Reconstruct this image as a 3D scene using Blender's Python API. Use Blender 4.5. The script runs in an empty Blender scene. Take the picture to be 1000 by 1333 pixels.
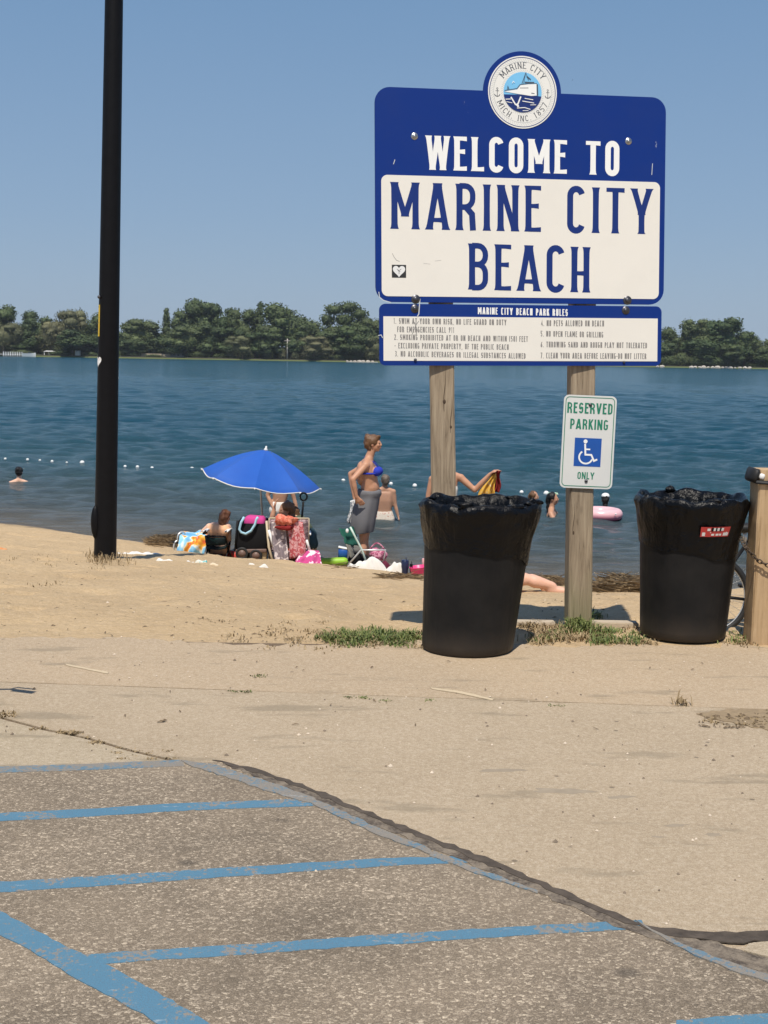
import bpy, math, random
import numpy as np
from math import sin, cos, pi, radians, sqrt, atan, atan2
from mathutils import Vector, Matrix, noise

SC = bpy.context.scene
COL = SC.collection
rnd = random.Random(7)
nprng = np.random.RandomState(11)

# ------------------------------------------------------------------ camera, world, sun, exposure
F = 1700.0; EYE = 1.56; PITCH = atan((666.5 - 463.0) / F); ROLL = radians(0.97)
fw = np.array([0, cos(PITCH), -sin(PITCH)]); up0 = np.array([0, sin(PITCH), cos(PITCH)])
RT = cos(ROLL) * np.array([1., 0, 0]) + sin(ROLL) * up0
UP = -sin(ROLL) * np.array([1., 0, 0]) + cos(ROLL) * up0
CAM = np.array([0, 0, EYE])
cd = bpy.data.cameras.new('camera'); cam = bpy.data.objects.new('camera', cd); COL.objects.link(cam)
cam.matrix_world = Matrix(((RT[0], UP[0], -fw[0], 0), (RT[1], UP[1], -fw[1], 0), (RT[2], UP[2], -fw[2], EYE), (0, 0, 0, 1)))
cd.sensor_fit = 'VERTICAL'; cd.sensor_height = 36; cd.lens = F / 1333 * 36
cd.clip_start = .05; cd.clip_end = 9000
SC.camera = cam

SHX, SHY = 0.05, 0.50            # where a shadow falls, per metre of height
sun_dir = Vector((-SHX, -SHY, 1)).normalized()
SUN_EL = math.asin(sun_dir.z)
w = bpy.data.worlds.new('World'); SC.world = w; w.use_nodes = True
wn = w.node_tree.nodes; wl = w.node_tree.links
bg = wn['Background']; sky = wn.new('ShaderNodeTexSky'); sky.sky_type = 'NISHITA'; sky.sun_disc = False
sky.sun_elevation = SUN_EL; sky.sun_rotation = atan2(sun_dir.x, sun_dir.y)
sky.air_density = 1.0; sky.dust_density = 1.2; sky.ozone_density = 3.0
hs = wn.new('ShaderNodeHueSaturation'); hs.inputs['Saturation'].default_value = 1.0; hs.inputs['Value'].default_value = 1.0
tcw = wn.new('ShaderNodeTexCoord'); spw = wn.new('ShaderNodeSeparateXYZ'); wl.new(tcw.outputs['Generated'], spw.inputs[0])
rw = wn.new('ShaderNodeValToRGB'); e = rw.color_ramp.elements
for i_, (p_, c_) in enumerate(((0.0, (.345, .455, .600)), (.10, (.265, .395, .580)), (.26, (.182, .325, .535)), (1.0, (.07, .16, .42)))):
    if i_ >= len(e): e.new(p_)
    e[i_].position = p_; e[i_].color = (*c_, 1)
sm = wn.new('ShaderNodeVectorMath'); sm.operation = 'SCALE'; sm.inputs['Scale'].default_value = 1 / .095
wl.new(spw.outputs['Z'], rw.inputs[0]); wl.new(rw.outputs[0], sm.inputs[0])
tint = wn.new('ShaderNodeMix'); tint.data_type = 'RGBA'; tint.inputs[0].default_value = .8
wl.new(sky.outputs[0], hs.inputs['Color']); wl.new(hs.outputs[0], tint.inputs[6]); wl.new(sm.outputs[0], tint.inputs[7]); wl.new(tint.outputs[2], bg.inputs[0])
bg.inputs[1].default_value = 0.095
sd = bpy.data.lights.new('sun', 'SUN'); sd.energy = 4.9; sd.angle = radians(0.5); sd.color = (1, .93, .82)
so = bpy.data.objects.new('sun', sd); COL.objects.link(so); so.rotation_mode = 'QUATERNION'
so.rotation_quaternion = sun_dir.to_track_quat('Z', 'Y'); so.location = (0, -5, 20)
SC.view_settings.view_transform = 'Standard'; SC.view_settings.look = 'None'
SC.view_settings.exposure = 0.0; SC.view_settings.gamma = 1; SC.view_settings.use_curve_mapping = False

# ------------------------------------------------------------------ helpers: picking, terrain
WATER = -1.3
def ray(x, y): return fw + (x - 500) / F * RT - (y - 666.5) / F * UP
def at_z(x, y, z=0.0):
    d = ray(x, y); t = (z - EYE) / d[2]; return CAM + d * t
def at_y(x, y, Y):
    d = ray(x, y); return CAM + d * (Y / d[1])
SX = np.array([-700, -30, -12, -7.88, -6.38, -5.47, -4.53, -3.45, -2.17, -.61, .62, 2.0, 2.92, 4.76, 12, 30, 700.])
SY = np.array([60, 34, 24.5, 22.1, 21.5, 20.97, 20.1, 19.4, 18.3, 17.5, 16.96, 16.6, 16.3, 16.1, 15.5, 17, 40.])
def shore(x): return np.interp(x, SX, SY)
def terrain(x, y):
    x = np.asarray(x, float); y = np.asarray(y, float)
    S = shore(x)
    Y0 = 7.75
    t = (S - y) / (S - Y0)
    tt = np.clip(t, 0, 1)
    left = np.clip((-x - .3) / 2.0, 0, 1)
    g = tt + (.18 + .12 * left) * tt * (1 - tt)
    z = WATER + (0 - WATER) * g
    z = np.where(t > 1, 0, z)
    # little drop straight behind the curb
    k = np.clip((x + .45) / .5, 0, 1)
    dip = -.05 * np.clip((y - 7.62) / .1, 0, 1) - .19 * np.clip((y - 7.72) / .7, 0, 1)
    dip = np.where(y < 10.5, dip, 0)
    z = np.minimum(z, z * (1 - k) + dip * k)
    under = WATER - np.minimum(4.5, .11 * np.abs(y - S))
    z = np.where(t < 0, under, z)
    # far land
    far = np.clip((y - 536) / 4, 0, 1)
    z = np.where(y > 535, -5.8 + far * 5.0, z)
    return z
_tab = np.random.RandomState(42).rand(256, 256)
def vno(x, y, f, o=0):
    x = np.asarray(x, float) * f + o * 17.3; y = np.asarray(y, float) * f + o * 9.1
    xi = np.floor(x).astype(int); yi = np.floor(y).astype(int); u = x - xi; v = y - yi
    u = u * u * (3 - 2 * u); v = v * v * (3 - 2 * v); g = lambda a, b: _tab[a % 256, b % 256]
    return (g(xi, yi) * (1 - u) + g(xi + 1, yi) * u) * (1 - v) + (g(xi, yi + 1) * (1 - u) + g(xi + 1, yi + 1) * u) * v
def bumps(x, y):
    fade = np.clip((y - 7.15) / .6, 0, 1) * (y < 60)
    foot = np.clip((vno(x, y, 4.2, 1) - .62) * 3.5, 0, 1)           # trodden hollows
    b = (vno(x, y, .8, 2) - .5) * .05 + (vno(x, y, 2.3, 3) - .5) * .035 - foot * .028 + (vno(x, y, 9, 4) - .5) * .014 + (vno(x, y, 19, 5) - .5) * .007
    S = shore(x); sl = np.clip((S - y) / 1.0, 0.15, 1)
    return b * fade * sl
def Z(x, y): return float(terrain(x, y) + bumps(np.float64(x), np.float64(y)))
def at_g(x, y):
    """pixel -> point of the ground"""
    d = ray(x, y); P = CAM + d * (_DD / d[1])[:, None]
    h = P[:, 2] <= terrain(P[:, 0], P[:, 1])
    return P[int(np.argmax(h))]
_DD = np.arange(1.5, 34, .02)
PXM = lambda D: F / D

# ------------------------------------------------------------------ helpers: meshes
class MB:
    def __init__(s): s.v = []; s.f = []
    def add(s, vs, fs):
        b = len(s.v); s.v += [tuple(map(float, p)) for p in vs]; s.f += [tuple(b + i for i in q) for q in fs]; return s
    def box(s, c, d, rot=None, taper=1.0, bev=0.0):
        c = Vector(c); hx, hy, hz = d[0] / 2, d[1] / 2, d[2] / 2
        if bev > 0:
            pr = [(-hx + bev, -hy), (hx - bev, -hy), (hx, -hy + bev), (hx, hy - bev), (hx - bev, hy), (-hx + bev, hy), (-hx, hy - bev), (-hx, -hy + bev)]
            rings = [(-hz, 1 - bev / max(hx, hy)), (-hz + bev, 1), (hz - bev, 1), (hz, 1 - bev / max(hx, hy))]
            vs = [Vector((x * k, y * k, z)) for z, k in rings for x, y in pr]
            fs = [tuple(reversed(range(8))), tuple(range(24, 32))]
            for r in range(3):
                for i in range(8): j = (i + 1) % 8; fs.append((r * 8 + i, r * 8 + j, r * 8 + 8 + j, r * 8 + 8 + i))
        else:
            vs = [Vector((x * hx * (taper if z > 0 else 1), y * hy * (taper if z > 0 else 1), z * hz)) for z in (-1, 1) for y in (-1, 1) for x in (-1, 1)]
            fs = [(0, 2, 3, 1), (4, 5, 7, 6), (0, 1, 5, 4), (2, 6, 7, 3), (0, 4, 6, 2), (1, 3, 7, 5)]
        if rot is not None: vs = [rot @ p for p in vs]
        return s.add([c + p for p in vs], fs)
    def tube(s, pts, r, n=8, cap=True, closed=False, sq=None):
        P = [Vector(p) for p in pts]; m = len(P)
        R = r if hasattr(r, '__len__') else [r] * m
        vs = []; prev = None
        for i, p in enumerate(P):
            a = P[(i - 1) % m] if closed or i > 0 else P[i]; b = P[(i + 1) % m] if closed or i < m - 1 else P[i]
            t = (b - a).normalized()
            if prev is None:
                q = Vector((0, 0, 1)) if abs(t.z) < .9 else Vector((1, 0, 0)); prev = t.cross(q).normalized()
            prev = (prev - t * prev.dot(t)).normalized(); bi = t.cross(prev)
            for k in range(n):
                a_ = 2 * pi * k / n; u, v_ = cos(a_), sin(a_)
                if sq: v_ *= sq
                vs.append(p + (prev * u + bi * v_) * R[i])
        fs = []
        for i in range(m if closed else m - 1):
            for k in range(n):
                k2 = (k + 1) % n; i2 = (i + 1) % m
                fs.append((i * n + k, i * n + k2, i2 * n + k2, i2 * n + k))
        if cap and not closed: fs += [tuple(reversed(range(n))), tuple(range((m - 1) * n, m * n))]
        return s.add(vs, fs)
    def lathe(s, prof, c=(0, 0, 0), n=32, rot=None, wob=None, cap=True):
        c = Vector(c); vs = []
        for j, (r, z) in enumerate(prof):
            for k in range(n):
                a = 2 * pi * k / n; rr = r; zz = z
                if wob: rr, zz = wob(r, z, a, j)
                p = Vector((rr * cos(a), rr * sin(a), zz))
                vs.append(c + (rot @ p if rot is not None else p))
        fs = []
        for j in range(len(prof) - 1):
            for k in range(n): k2 = (k + 1) % n; fs.append((j * n + k, j * n + k2, j * n + n + k2, j * n + n + k))
        if cap:
            if prof[0][0] > 1e-6: fs.append(tuple(reversed(range(n))))
            if prof[-1][0] > 1e-6: fs.append(tuple(range((len(prof) - 1) * n, len(prof) * n)))
        return s.add(vs, fs)
    def ell(s, c, r, rot=None, n=16, m=10):
        if not hasattr(r, '__len__'): r = (r, r, r)
        prof = [(sin(pi * j / m), -cos(pi * j / m)) for j in range(m + 1)]
        c = Vector(c); vs = []; 
        for (rr, zz) in prof:
            for k in range(n):
                a = 2 * pi * k / n; p = Vector((rr * cos(a) * r[0], rr * sin(a) * r[1], zz * r[2]))
                vs.append(c + (rot @ p if rot is not None else p))
        fs = [(j * n + k, j * n + (k + 1) % n, j * n + n + (k + 1) % n, j * n + n + k) for j in range(m) for k in range(n)]
        return s.add(vs, fs)
    def cap(s, p1, r1, p2, r2, n=12):
        """tapered capsule"""
        p1 = Vector(p1); p2 = Vector(p2); d = p2 - p1; L = d.length
        if L < 1e-6: return s.ell(p1, r1)
        d /= L; pts = []; R = []
        for a in (-90, -60, -30, 0): pts.append(p1 + d * (r1 * sin(radians(a)))); R.append(max(1e-4, r1 * cos(radians(a))))
        for a in (0, 30, 60, 90): pts.append(p2 + d * (r2 * sin(radians(a)))); R.append(max(1e-4, r2 * cos(radians(a))))
        return s.tube(pts, R, n)
    def prism(s, poly, fn, h0, h1):
        """poly: 2D points; fn(u, v, h) -> 3D"""
        n = len(poly)
        vs = [fn(u, v, h0) for u, v in poly] + [fn(u, v, h1) for u, v in poly]
        fs = [tuple(reversed(range(n))), tuple(range(n, 2 * n))] + [(i, (i + 1) % n, n + (i + 1) % n, n + i) for i in range(n)]
        return s.add(vs, fs)

def tag(o, label=None, cat=None, group=None, kind=None):
    if label: o['label'] = label
    if cat: o['category'] = cat
    if group: o['group'] = group
    if kind: o['kind'] = kind
    return o
def empty(name, loc, label, cat, group=None):
    o = bpy.data.objects.new(name, None); COL.objects.link(o); o.location = Vector(loc); o.empty_display_size = .1
    o['wl'] = list(map(float, loc))
    return tag(o, label, cat, group)
def wloc(o): 
    return Vector(o['wl']) if o is not None else Vector((0, 0, 0))
def obj(name, mb, mat, parent=None, smooth=True, base=None, auto=None):
    """world-space shape -> one mesh object; origin at parent's origin or at base"""
    org = wloc(parent) if parent is not None else Vector(base if base is not None else (0, 0, 0))
    me = bpy.data.meshes.new(name)
    V = np.array(mb.v, float) - np.array(org)
    me.from_pydata(V.tolist(), [], mb.f); me.materials.append(mat)
    me.validate()
    if smooth:
        me.polygons.foreach_set('use_smooth', [True] * len(me.polygons))
        if auto: 
            try: me.set_sharp_from_angle(angle=radians(auto))
            except Exception: pass
    o = bpy.data.objects.new(name, me); COL.objects.link(o)
    o['wl'] = list(map(float, org))
    if parent is not None: o.parent = parent
    else: o.location = org
    me.update()
    return o
def fastmesh(name, V, Fq, mat, smooth=True, attrs=None):
    me = bpy.data.meshes.new(name); V = np.asarray(V, np.float32); Fq = np.asarray(Fq, np.int32)
    n = Fq.shape[1]
    me.vertices.add(len(V)); me.vertices.foreach_set('co', V.ravel())
    me.loops.add(Fq.size); me.loops.foreach_set('vertex_index', Fq.ravel())
    me.polygons.add(len(Fq)); me.polygons.foreach_set('loop_start', np.arange(0, Fq.size, n, dtype=np.int32))
    me.polygons.foreach_set('loop_total', np.full(len(Fq), n, np.int32))
    me.update(calc_edges=True)
    if smooth: me.polygons.foreach_set('use_smooth', np.ones(len(Fq), bool))
    for k, a in (attrs or {}).items():
        at = me.attributes.new(k, 'FLOAT', 'POINT'); at.data.foreach_set('value', np.asarray(a, np.float32))
    me.materials.append(mat)
    return me
def link(name, me, loc=(0, 0, 0), parent=None):
    o = bpy.data.objects.new(name, me); COL.objects.link(o); o.location = loc; o['wl'] = list(map(float, loc))
    if parent is not None: o.parent = parent
    return o

# ------------------------------------------------------------------ helpers: materials
class NT:
    def __init__(s, name):
        s.m = bpy.data.materials.new(name); s.m.use_nodes = True; s.n = s.m.node_tree.nodes; s.l = s.m.node_tree.links
        s.b = s.n['Principled BSDF']; s.tc = s.n.new('ShaderNodeTexCoord')
    def map(s, scale=(1, 1, 1), rot=(0, 0, 0), out='Object'):
        m = s.n.new('ShaderNodeMapping'); m.inputs['Scale'].default_value = scale; m.inputs['Rotation'].default_value = rot
        s.l.new(s.tc.outputs[out], m.inputs[0]); return m.outputs[0]
    def noise(s, vec, scale=5, detail=4, rough=.55, dist=0):
        n = s.n.new('ShaderNodeTexNoise'); n.inputs['Scale'].default_value = scale; n.inputs['Detail'].default_value = detail
        n.inputs['Roughness'].default_value = rough; n.inputs['Distortion'].default_value = dist; s.l.new(vec, n.inputs['Vector']); return n.outputs['Fac']
    def vor(s, vec, scale=5, feat='F1', out='Distance', rnd_=1.0):
        n = s.n.new('ShaderNodeTexVoronoi'); n.feature = feat; n.inputs['Scale'].default_value = scale
        n.inputs['Randomness'].default_value = rnd_; s.l.new(vec, n.inputs['Vector']); return n.outputs[out]
    def ramp(s, fac, stops):
        r = s.n.new('ShaderNodeValToRGB'); e = r.color_ramp.elements
        while len(e) < len(stops): e.new(.5)
        for i, (p, c) in enumerate(stops):
            e[i].position = p; e[i].color = (*c, 1) if hasattr(c, '__len__') else (c, c, c, 1)
        s.l.new(fac, r.inputs[0]); return r.outputs[0]
    def mix(s, fac, a, b, mode='MIX'):
        m = s.n.new('ShaderNodeMix'); m.data_type = 'RGBA'; m.blend_type = mode
        for i, v in ((0, fac), (6, a), (7, b)):
            if isinstance(v, (int, float)): m.inputs[i].default_value = v
            elif isinstance(v, tuple): m.inputs[i].default_value = (*v, 1)
            else: s.l.new(v, m.inputs[i])
        return m.outputs[2]
    def math(s, op, a, b=0.0):
        m = s.n.new('ShaderNodeMath'); m.operation = op
        for i, v in ((0, a), (1, b)):
            if isinstance(v, (int, float)): m.inputs[i].default_value = v
            else: s.l.new(v, m.inputs[i])
        return m.outputs[0]
    def attr(s, name):
        a = s.n.new('ShaderNodeAttribute'); a.attribute_name = name; return a.outputs['Fac']
    def sep(s, out='Object'):
        a = s.n.new('ShaderNodeSeparateXYZ'); s.l.new(s.tc.outputs[out], a.inputs[0]); return a.outputs
    def col(s, c):
        if isinstance(c, tuple): s.b.inputs['Base Color'].default_value = (*c, 1)
        else: s.l.new(c, s.b.inputs['Base Color'])
        return s
    def rough(s, v):
        if isinstance(v, (int, float)): s.b.inputs['Roughness'].default_value = v
        else: s.l.new(v, s.b.inputs['Roughness'])
        return s
    def bump(s, h, strength=.3, dist=.01):
        b = s.n.new('ShaderNodeBump'); b.inputs['Strength'].default_value = strength; b.inputs['Distance'].default_value = dist
        s.l.new(h, b.inputs['Height']); s.l.new(b.outputs[0], s.b.inputs['Normal']); return s
    def spec(s, v): s.b.inputs['Specular IOR Level'].default_value = v; return s

def simple(name, c, rough=.6, var=.15, scale=30, bump=.15, bd=.002, spec=.4, stretch=(1, 1, 1), metallic=0):
    t = NT(name); v = t.map(stretch); n = t.noise(v, scale, 5)
    t.col(t.mix(n, tuple(x * (1 - var) for x in c), tuple(min(1, x * (1 + var)) for x in c))).rough(rough).spec(spec)
    if bump: t.bump(n, bump, bd)
    t.b.inputs['Metallic'].default_value = metallic
    return t.m

def m_cloth(name, c, c2=None, scale=8, thr=.5, rough=.9, var=.12):
    t = NT(name); v = t.map(); n = t.noise(v, 60, 3)
    base = tuple(c)
    if c2:
        f = t.ramp(t.noise(v, scale, 2, .5, 1.0), [(thr - .02, 0.0), (thr + .02, 1.0)])
        colr = t.mix(f, base, tuple(c2))
    else: colr = t.mix(t.noise(v, 5, 3), tuple(x * (1 - var) for x in base), tuple(min(1, x * (1 + var)) for x in base))
    t.col(colr).rough(rough).spec(.15).bump(n, .3, .004); return t.m

# sand
t = NT('beach_sand'); v = t.map(); X, Y_, Z_ = t.sep()
n1 = t.noise(v, 1.2, 5, .6); n2 = t.noise(v, 14, 6, .7); n3 = t.noise(v, 160, 3, .7)
c = t.mix(t.ramp(n1, [(.3, 0.0), (.7, 1.0)]), (0.545, 0.389, 0.218), (0.649, 0.477, 0.277))
c = t.mix(t.ramp(n2, [(.35, 0.0), (.75, 1.0)]), c, t.mix(.5, c, (0.463, 0.325, 0.181)))
c = t.mix(t.ramp(n3, [(.58, 0.0), (.72, 1.0)]), c, (0.720, 0.580, 0.384))
c = t.mix(t.ramp(n3, [(.25, 1.0), (.40, 0.0)]), c, (0.302, 0.208, 0.118))
n6 = t.noise(t.map((1, 1.5, 1)), 34, 5, .8)
c = t.mix(t.ramp(n6, [(.53, 0.0), (.70, .55)]), c, (0.842, 0.662, 0.459)); c = t.mix(t.ramp(n6, [(.28, .6), (.45, 0.0)]), c, (0.316, 0.224, 0.137))
deb = t.ramp(t.noise(t.map((1, 2.2, 1)), 9, 7, .8), [(.63, 0.0), (.69, 1.0)])
c = t.mix(t.math('MULTIPLY', deb, .35), c, (0.159, 0.108, 0.056))
wet = t.ramp(t.math('ADD', Z_, t.math('MULTIPLY', t.math('SUBTRACT', n1, .5), .12)), [(0, 0.0), (1, 0.0)])
wf = t.n.new('ShaderNodeMapRange'); wf.inputs['From Min'].default_value = WATER + .03; wf.inputs['From Max'].default_value = WATER + .10
wf.inputs['To Min'].default_value = 1; wf.inputs['To Max'].default_value = 0
t.l.new(t.math('ADD', Z_, t.math('MULTIPLY', t.math('SUBTRACT', n1, .5), .10)), wf.inputs[0])
c = t.mix(wf.outputs[0], c, (0.104, 0.078, 0.047))
far = t.n.new('ShaderNodeMapRange'); far.inputs['From Min'].default_value = 500; far.inputs['From Max'].default_value = 520; t.l.new(Y_, far.inputs[0])
c = t.mix(far.outputs[0], c, (0.099, 0.118, 0.039))
t.col(c); t.rough(t.mix(wf.outputs[0], (.9, .9, .9), (.35, .35, .35))); t.spec(.25)
t.bump(t.math('ADD', t.math('MULTIPLY', n2, 1.0), t.math('MULTIPLY', n3, .25)), 1.0, .035)
M_sand = t.m

# concrete
def concrete(name, a, b):
    t = NT(name); v = t.map(); n1 = t.noise(v, .9, 5, .6); n2 = t.noise(v, 260, 3, .7); n3 = t.noise(v, 22, 5, .65); n4 = t.noise(t.map((1, 3.5, 1)), 1.6, 4, .6)
    c = t.mix(t.ramp(n1, [(.3, 0.0), (.72, 1.0)]), a, b)
    c = t.mix(t.ramp(n2, [(.52, 0.0), (.72, 1.0)]), c, (0.576, 0.496, 0.356))
    c = t.mix(t.ramp(n2, [(.28, 1.0), (.44, 0.0)]), c, (0.204, 0.158, 0.101))
    n5 = t.noise(v, 75, 4, .75); c = t.mix(t.ramp(n5, [(.50, 0.0), (.68, .45)]), c, (.62, .53, .41)); c = t.mix(t.ramp(n5, [(.30, .5), (.46, 0.0)]), c, (.25, .19, .13))
    c = t.mix(t.math('MULTIPLY', t.ramp(n3, [(.55, 0.0), (.8, 1.0)]), .35), c, (0.279, 0.214, 0.138))
    c = t.mix(t.math('MULTIPLY', t.ramp(n4, [(.58, 0.0), (.66, 1.0)]), .55), c, (0.229, 0.188, 0.129))
    v2 = t.vor(v, 5.0); sp = t.ramp(v2, [(.035, 1.0), (.06, 0.0)])
    c = t.mix(t.math('MULTIPLY', sp, .7), c, (0.119, 0.094, 0.065))
    t.col(c).rough(.9).spec(.25).bump(t.math('ADD', n2, n3), .6, .006); return t.m
M_conc = concrete('concrete', (0.369, 0.284, 0.189), (0.432, 0.336, 0.229))
M_conc2 = concrete('sandy_concrete', (0.397, 0.297, 0.194), (0.457, 0.340, 0.220))
M_conc3 = concrete('pale_concrete', (0.376, 0.302, 0.205), (0.437, 0.354, 0.247))
M_base = simple('joint_soil', (0.144, 0.102, 0.065), .95, .3, 60)

# asphalt
t = NT('asphalt'); v = t.map()
wv = t.n.new('ShaderNodeTexWhiteNoise')
nd = t.n.new('ShaderNodeTexNoise'); nd.inputs['Scale'].default_value = 95; t.l.new(v, nd.inputs['Vector'])
vv = t.n.new('ShaderNodeVectorMath'); vv.operation = 'MULTIPLY_ADD'; t.l.new(nd.outputs['Color'], vv.inputs[0]); vv.inputs[1].default_value = (.020, .014, 0); t.l.new(v, vv.inputs[2])
st1 = t.vor(vv.outputs[0], 135, 'F1', 'Color'); sx = t.n.new('ShaderNodeSeparateColor'); t.l.new(st1, sx.inputs[0])
ed = t.vor(vv.outputs[0], 135, 'DISTANCE_TO_EDGE')
c = t.ramp(sx.outputs[0], [(0, (0.208, 0.165, 0.114)), (.45, (0.276, 0.220, 0.155)), (.75, (0.354, 0.285, 0.205)), (.90, (0.458, 0.375, 0.273)), (1, (0.603, 0.500, 0.364))])
fine = t.noise(v, 420, 3, .7)
c = t.mix(t.math('MULTIPLY', t.ramp(ed, [(0.02, 1.0), (.12, 0.0)]), .6), c, (0.063, 0.049, 0.038))
c = t.mix(t.ramp(fine, [(.35, .35), (.65, 0.0)]), c, (0.076, 0.059, 0.046))
big = t.ramp(t.noise(t.map((1, 1.6, 1)), 1.6, 4, .6), [(.3, .85), (.7, 1.25)])
c = t.mix(1.0, c, big, 'MULTIPLY')
dust = t.ramp(t.noise(v, .8, 3), [(.45, 0.0), (.75, .35)])
c = t.mix(dust, c, (0.386, 0.302, 0.210))
oil = t.ramp(t.vor(t.map((1, 1.4, 1)), 2.1), [(.05, .55), (.10, 0.0)])
c = t.mix(oil, c, (0.050, 0.042, 0.034))
t.col(c).rough(.85).spec(.3).bump(t.math('ADD', sx.outputs[0], t.math('MULTIPLY', ed, 1.5)), .6, .004)
M_asph = t.m

def worn(name, a, b, thr=.585):
    t = NT(name); v = t.map(); n = t.noise(v, 60, 5, .7); n2 = t.noise(v, 6, 4, .6); f = t.noise(v, 300, 2)
    c = t.mix(t.noise(v, 3, 3), a, b)
    c = t.mix(t.ramp(t.math('ADD', t.math('MULTIPLY', n, .6), t.math('MULTIPLY', n2, .5)), [(thr, 0.0), (thr + .05, 1.0)]), c, (.25, .22, .18))
    c = t.mix(t.ramp(f, [(.35, .5), (.52, 0.0)]), c, (.10, .12, .14))
    c = t.mix(t.ramp(t.noise(t.map((1, 4, 1)), 9, 5, .8), [(.62, 0.0), (.68, .55)]), c, (.42, .45, .45))
    t.col(c).rough(.7).spec(.3).bump(f, .5, .003); return t.m
M_blue_line = worn('blue_line_paint', (.075, .185, .275), (.10, .225, .315))
M_blue_faded = worn('faded_blue_paint', (.09, .19, .27), (.17, .22, .24), .50)
M_seal = simple('crack_sealant', (.082, .066, .052), .85, .7, 22, 1.0, .012, .2)

# water
t = NT('river_water'); dp = t.attr('depth'); v = t.map((1, 1, 1))
bodyc = t.ramp(t.math('MULTIPLY', dp, .25), [(0.0, (.16, .135, .10)), (.08, (.085, .105, .105)), (.30, (.036, .095, .120)), (.8, (.006, .066, .104))])
t.col(bodyc).rough(.12); t.b.inputs['IOR'].default_value = 1.33; t.spec(.27)
na = t.noise(t.map((1.0, 2.4, 1), (0, 0, .1)), 2.8, 6, .68, .5); nb = t.noise(t.map((1.0, 2.0, 1), (0, 0, -.2)), 11, 4, .6, .3)
t.bump(t.math('ADD', na, t.math('MULTIPLY', nb, .35)), 1.0, .22)
M_water = t.m

# foliage materials
def leafmat(name, a, b, c3):
    t = NT(name); v = t.map(); oi = t.n.new('ShaderNodeObjectInfo')
    g = t.n.new('ShaderNodeNewGeometry')
    c = t.mix(t.ramp(t.noise(v, .35, 4, .6), [(.35, 0.0), (.65, 1.0)]), a, b)
    c = t.mix(t.ramp(t.noise(v, 2.2, 2), [(.5, 0.0), (.7, .7)]), c, c3)
    c = t.mix(1.0, c, t.ramp(g.outputs['Random Per Island'], [(0, .6), (1, 1.35)]), 'MULTIPLY')
    c = t.mix(1.0, c, t.ramp(oi.outputs['Random'], [(0, (.8, .85, .8)), (1, (1.2, 1.1, 1.15))]), 'MULTIPLY')
    t.col(c).rough(.65).spec(.25); t.b.inputs['Transmission Weight'].default_value = 0
    return t.m
M_leafA = leafmat('dark_leaves', (0.055, 0.085, 0.034), (0.076, 0.108, 0.042), (0.095, 0.127, 0.052))
M_leafB = leafmat('mid_leaves', (0.067, 0.095, 0.036), (0.087, 0.114, 0.044), (0.114, 0.138, 0.055))
M_leafC = leafmat('willow_leaves', (.092, .102, .048), (.125, .130, .062), (.155, .155, .078))
M_bark = simple('bark', (.11, .085, .065), .9, .3, 8, .5, .05)
def grassmat(name, a, b):
    t = NT(name); g = t.n.new('ShaderNodeNewGeometry'); t.col(t.mix(g.outputs['Random Per Island'], a, b)).rough(.6).spec(.3); return t.m
M_grass = grassmat('grass_blades', (.06, .10, .022), (.22, .24, .08))
M_dry = grassmat('dry_grass', (.20, .14, .07), (.40, .30, .17))
M_reed = grassmat('dry_reeds', (.13, .09, .05), (.42, .31, .18))

# wood
def wood(name, a, b, dark, sc=1.0):
    t = NT(name); v = t.map((1, 1, .045)); v2 = t.map((1, 1, .09))
    n = t.noise(v, 42 * sc, 6, .7, 1.0); n2 = t.noise(v2, 9 * sc, 4, .6, .6); f = t.noise(t.map((1, 1, .12)), 140, 4, .7)
    c = t.mix(t.ramp(n, [(.3, 0.0), (.68, 1.0)]), a, b)
    c = t.mix(t.ramp(n, [(.28, .9), (.40, 0.0)]), c, dark)
    c = t.mix(t.ramp(n2, [(.5, 0.0), (.8, .5)]), c, t.mix(.6, c, dark))
    kn = t.vor(t.map((5, 5, 2.2)), 1.0); c = t.mix(t.ramp(kn, [(.05, .9), (.12, 0.0)]), c, dark)
    Xs, Ys, Zs = t.sep()
    t.col(c).rough(.85).spec(.2).bump(t.math('ADD', n, t.math('MULTIPLY', f, .3)), .8, .006); return t, c
t_, c_ = wood('weathered_post', (.20, .150, .10), (.40, .32, .225), (.055, .038, .026)); 
mr = t_.n.new('ShaderNodeMapRange'); mr.inputs['From Min'].default_value = .05; mr.inputs['From Max'].default_value = .55; mr.inputs['To Min'].default_value = .55; mr.inputs['To Max'].default_value = 0
t_.l.new(t_.math('ADD', t_.sep()[2], t_.math('MULTIPLY', t_.noise(t_.map((1, 1, .3)), 12, 3), .4)), mr.inputs[0])
t_.col(t_.mix(mr.outputs[0], c_, (.17, .19, .075))); M_post = t_.m
M_newwood = wood('tan_post', (.40, .27, .145), (.55, .39, .23), (.20, .12, .06))[0].m

M_blue = None
def paint(name, c, rough=.35, dirt=.25, chips=False):
    t = NT(name); v = t.map(); n = t.noise(v, 3.5, 5, .65)
    cc = t.mix(t.math('MULTIPLY', t.ramp(n, [(.45, 0.0), (.8, 1.0)]), dirt), c, tuple(x * .72 + .02 for x in c))
    if chips:
        s = t.ramp(t.noise(t.map((1, 1, .35)), 11, 6, .75), [(.705, 0.0), (.72, .5)]); cc = t.mix(s, cc, (.55, .58, .62))
    t.col(cc).rough(rough).spec(.2).bump(n, .08, .01); return t.m
M_signblue = paint('sign_blue', (.004, .030, .20), .5, .3, True)
M_signwhite = paint('sign_white', (.80, .765, .69), .45, .18)
M_letterblue = paint('letter_blue', (.012, .034, .18), .5, .2)
M_letterwhite = paint('letter_white', (.86, .86, .83), .45, .1)
M_rule = simple('rule_text', (.22, .21, .20), .6, .25, 40, 0)
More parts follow.
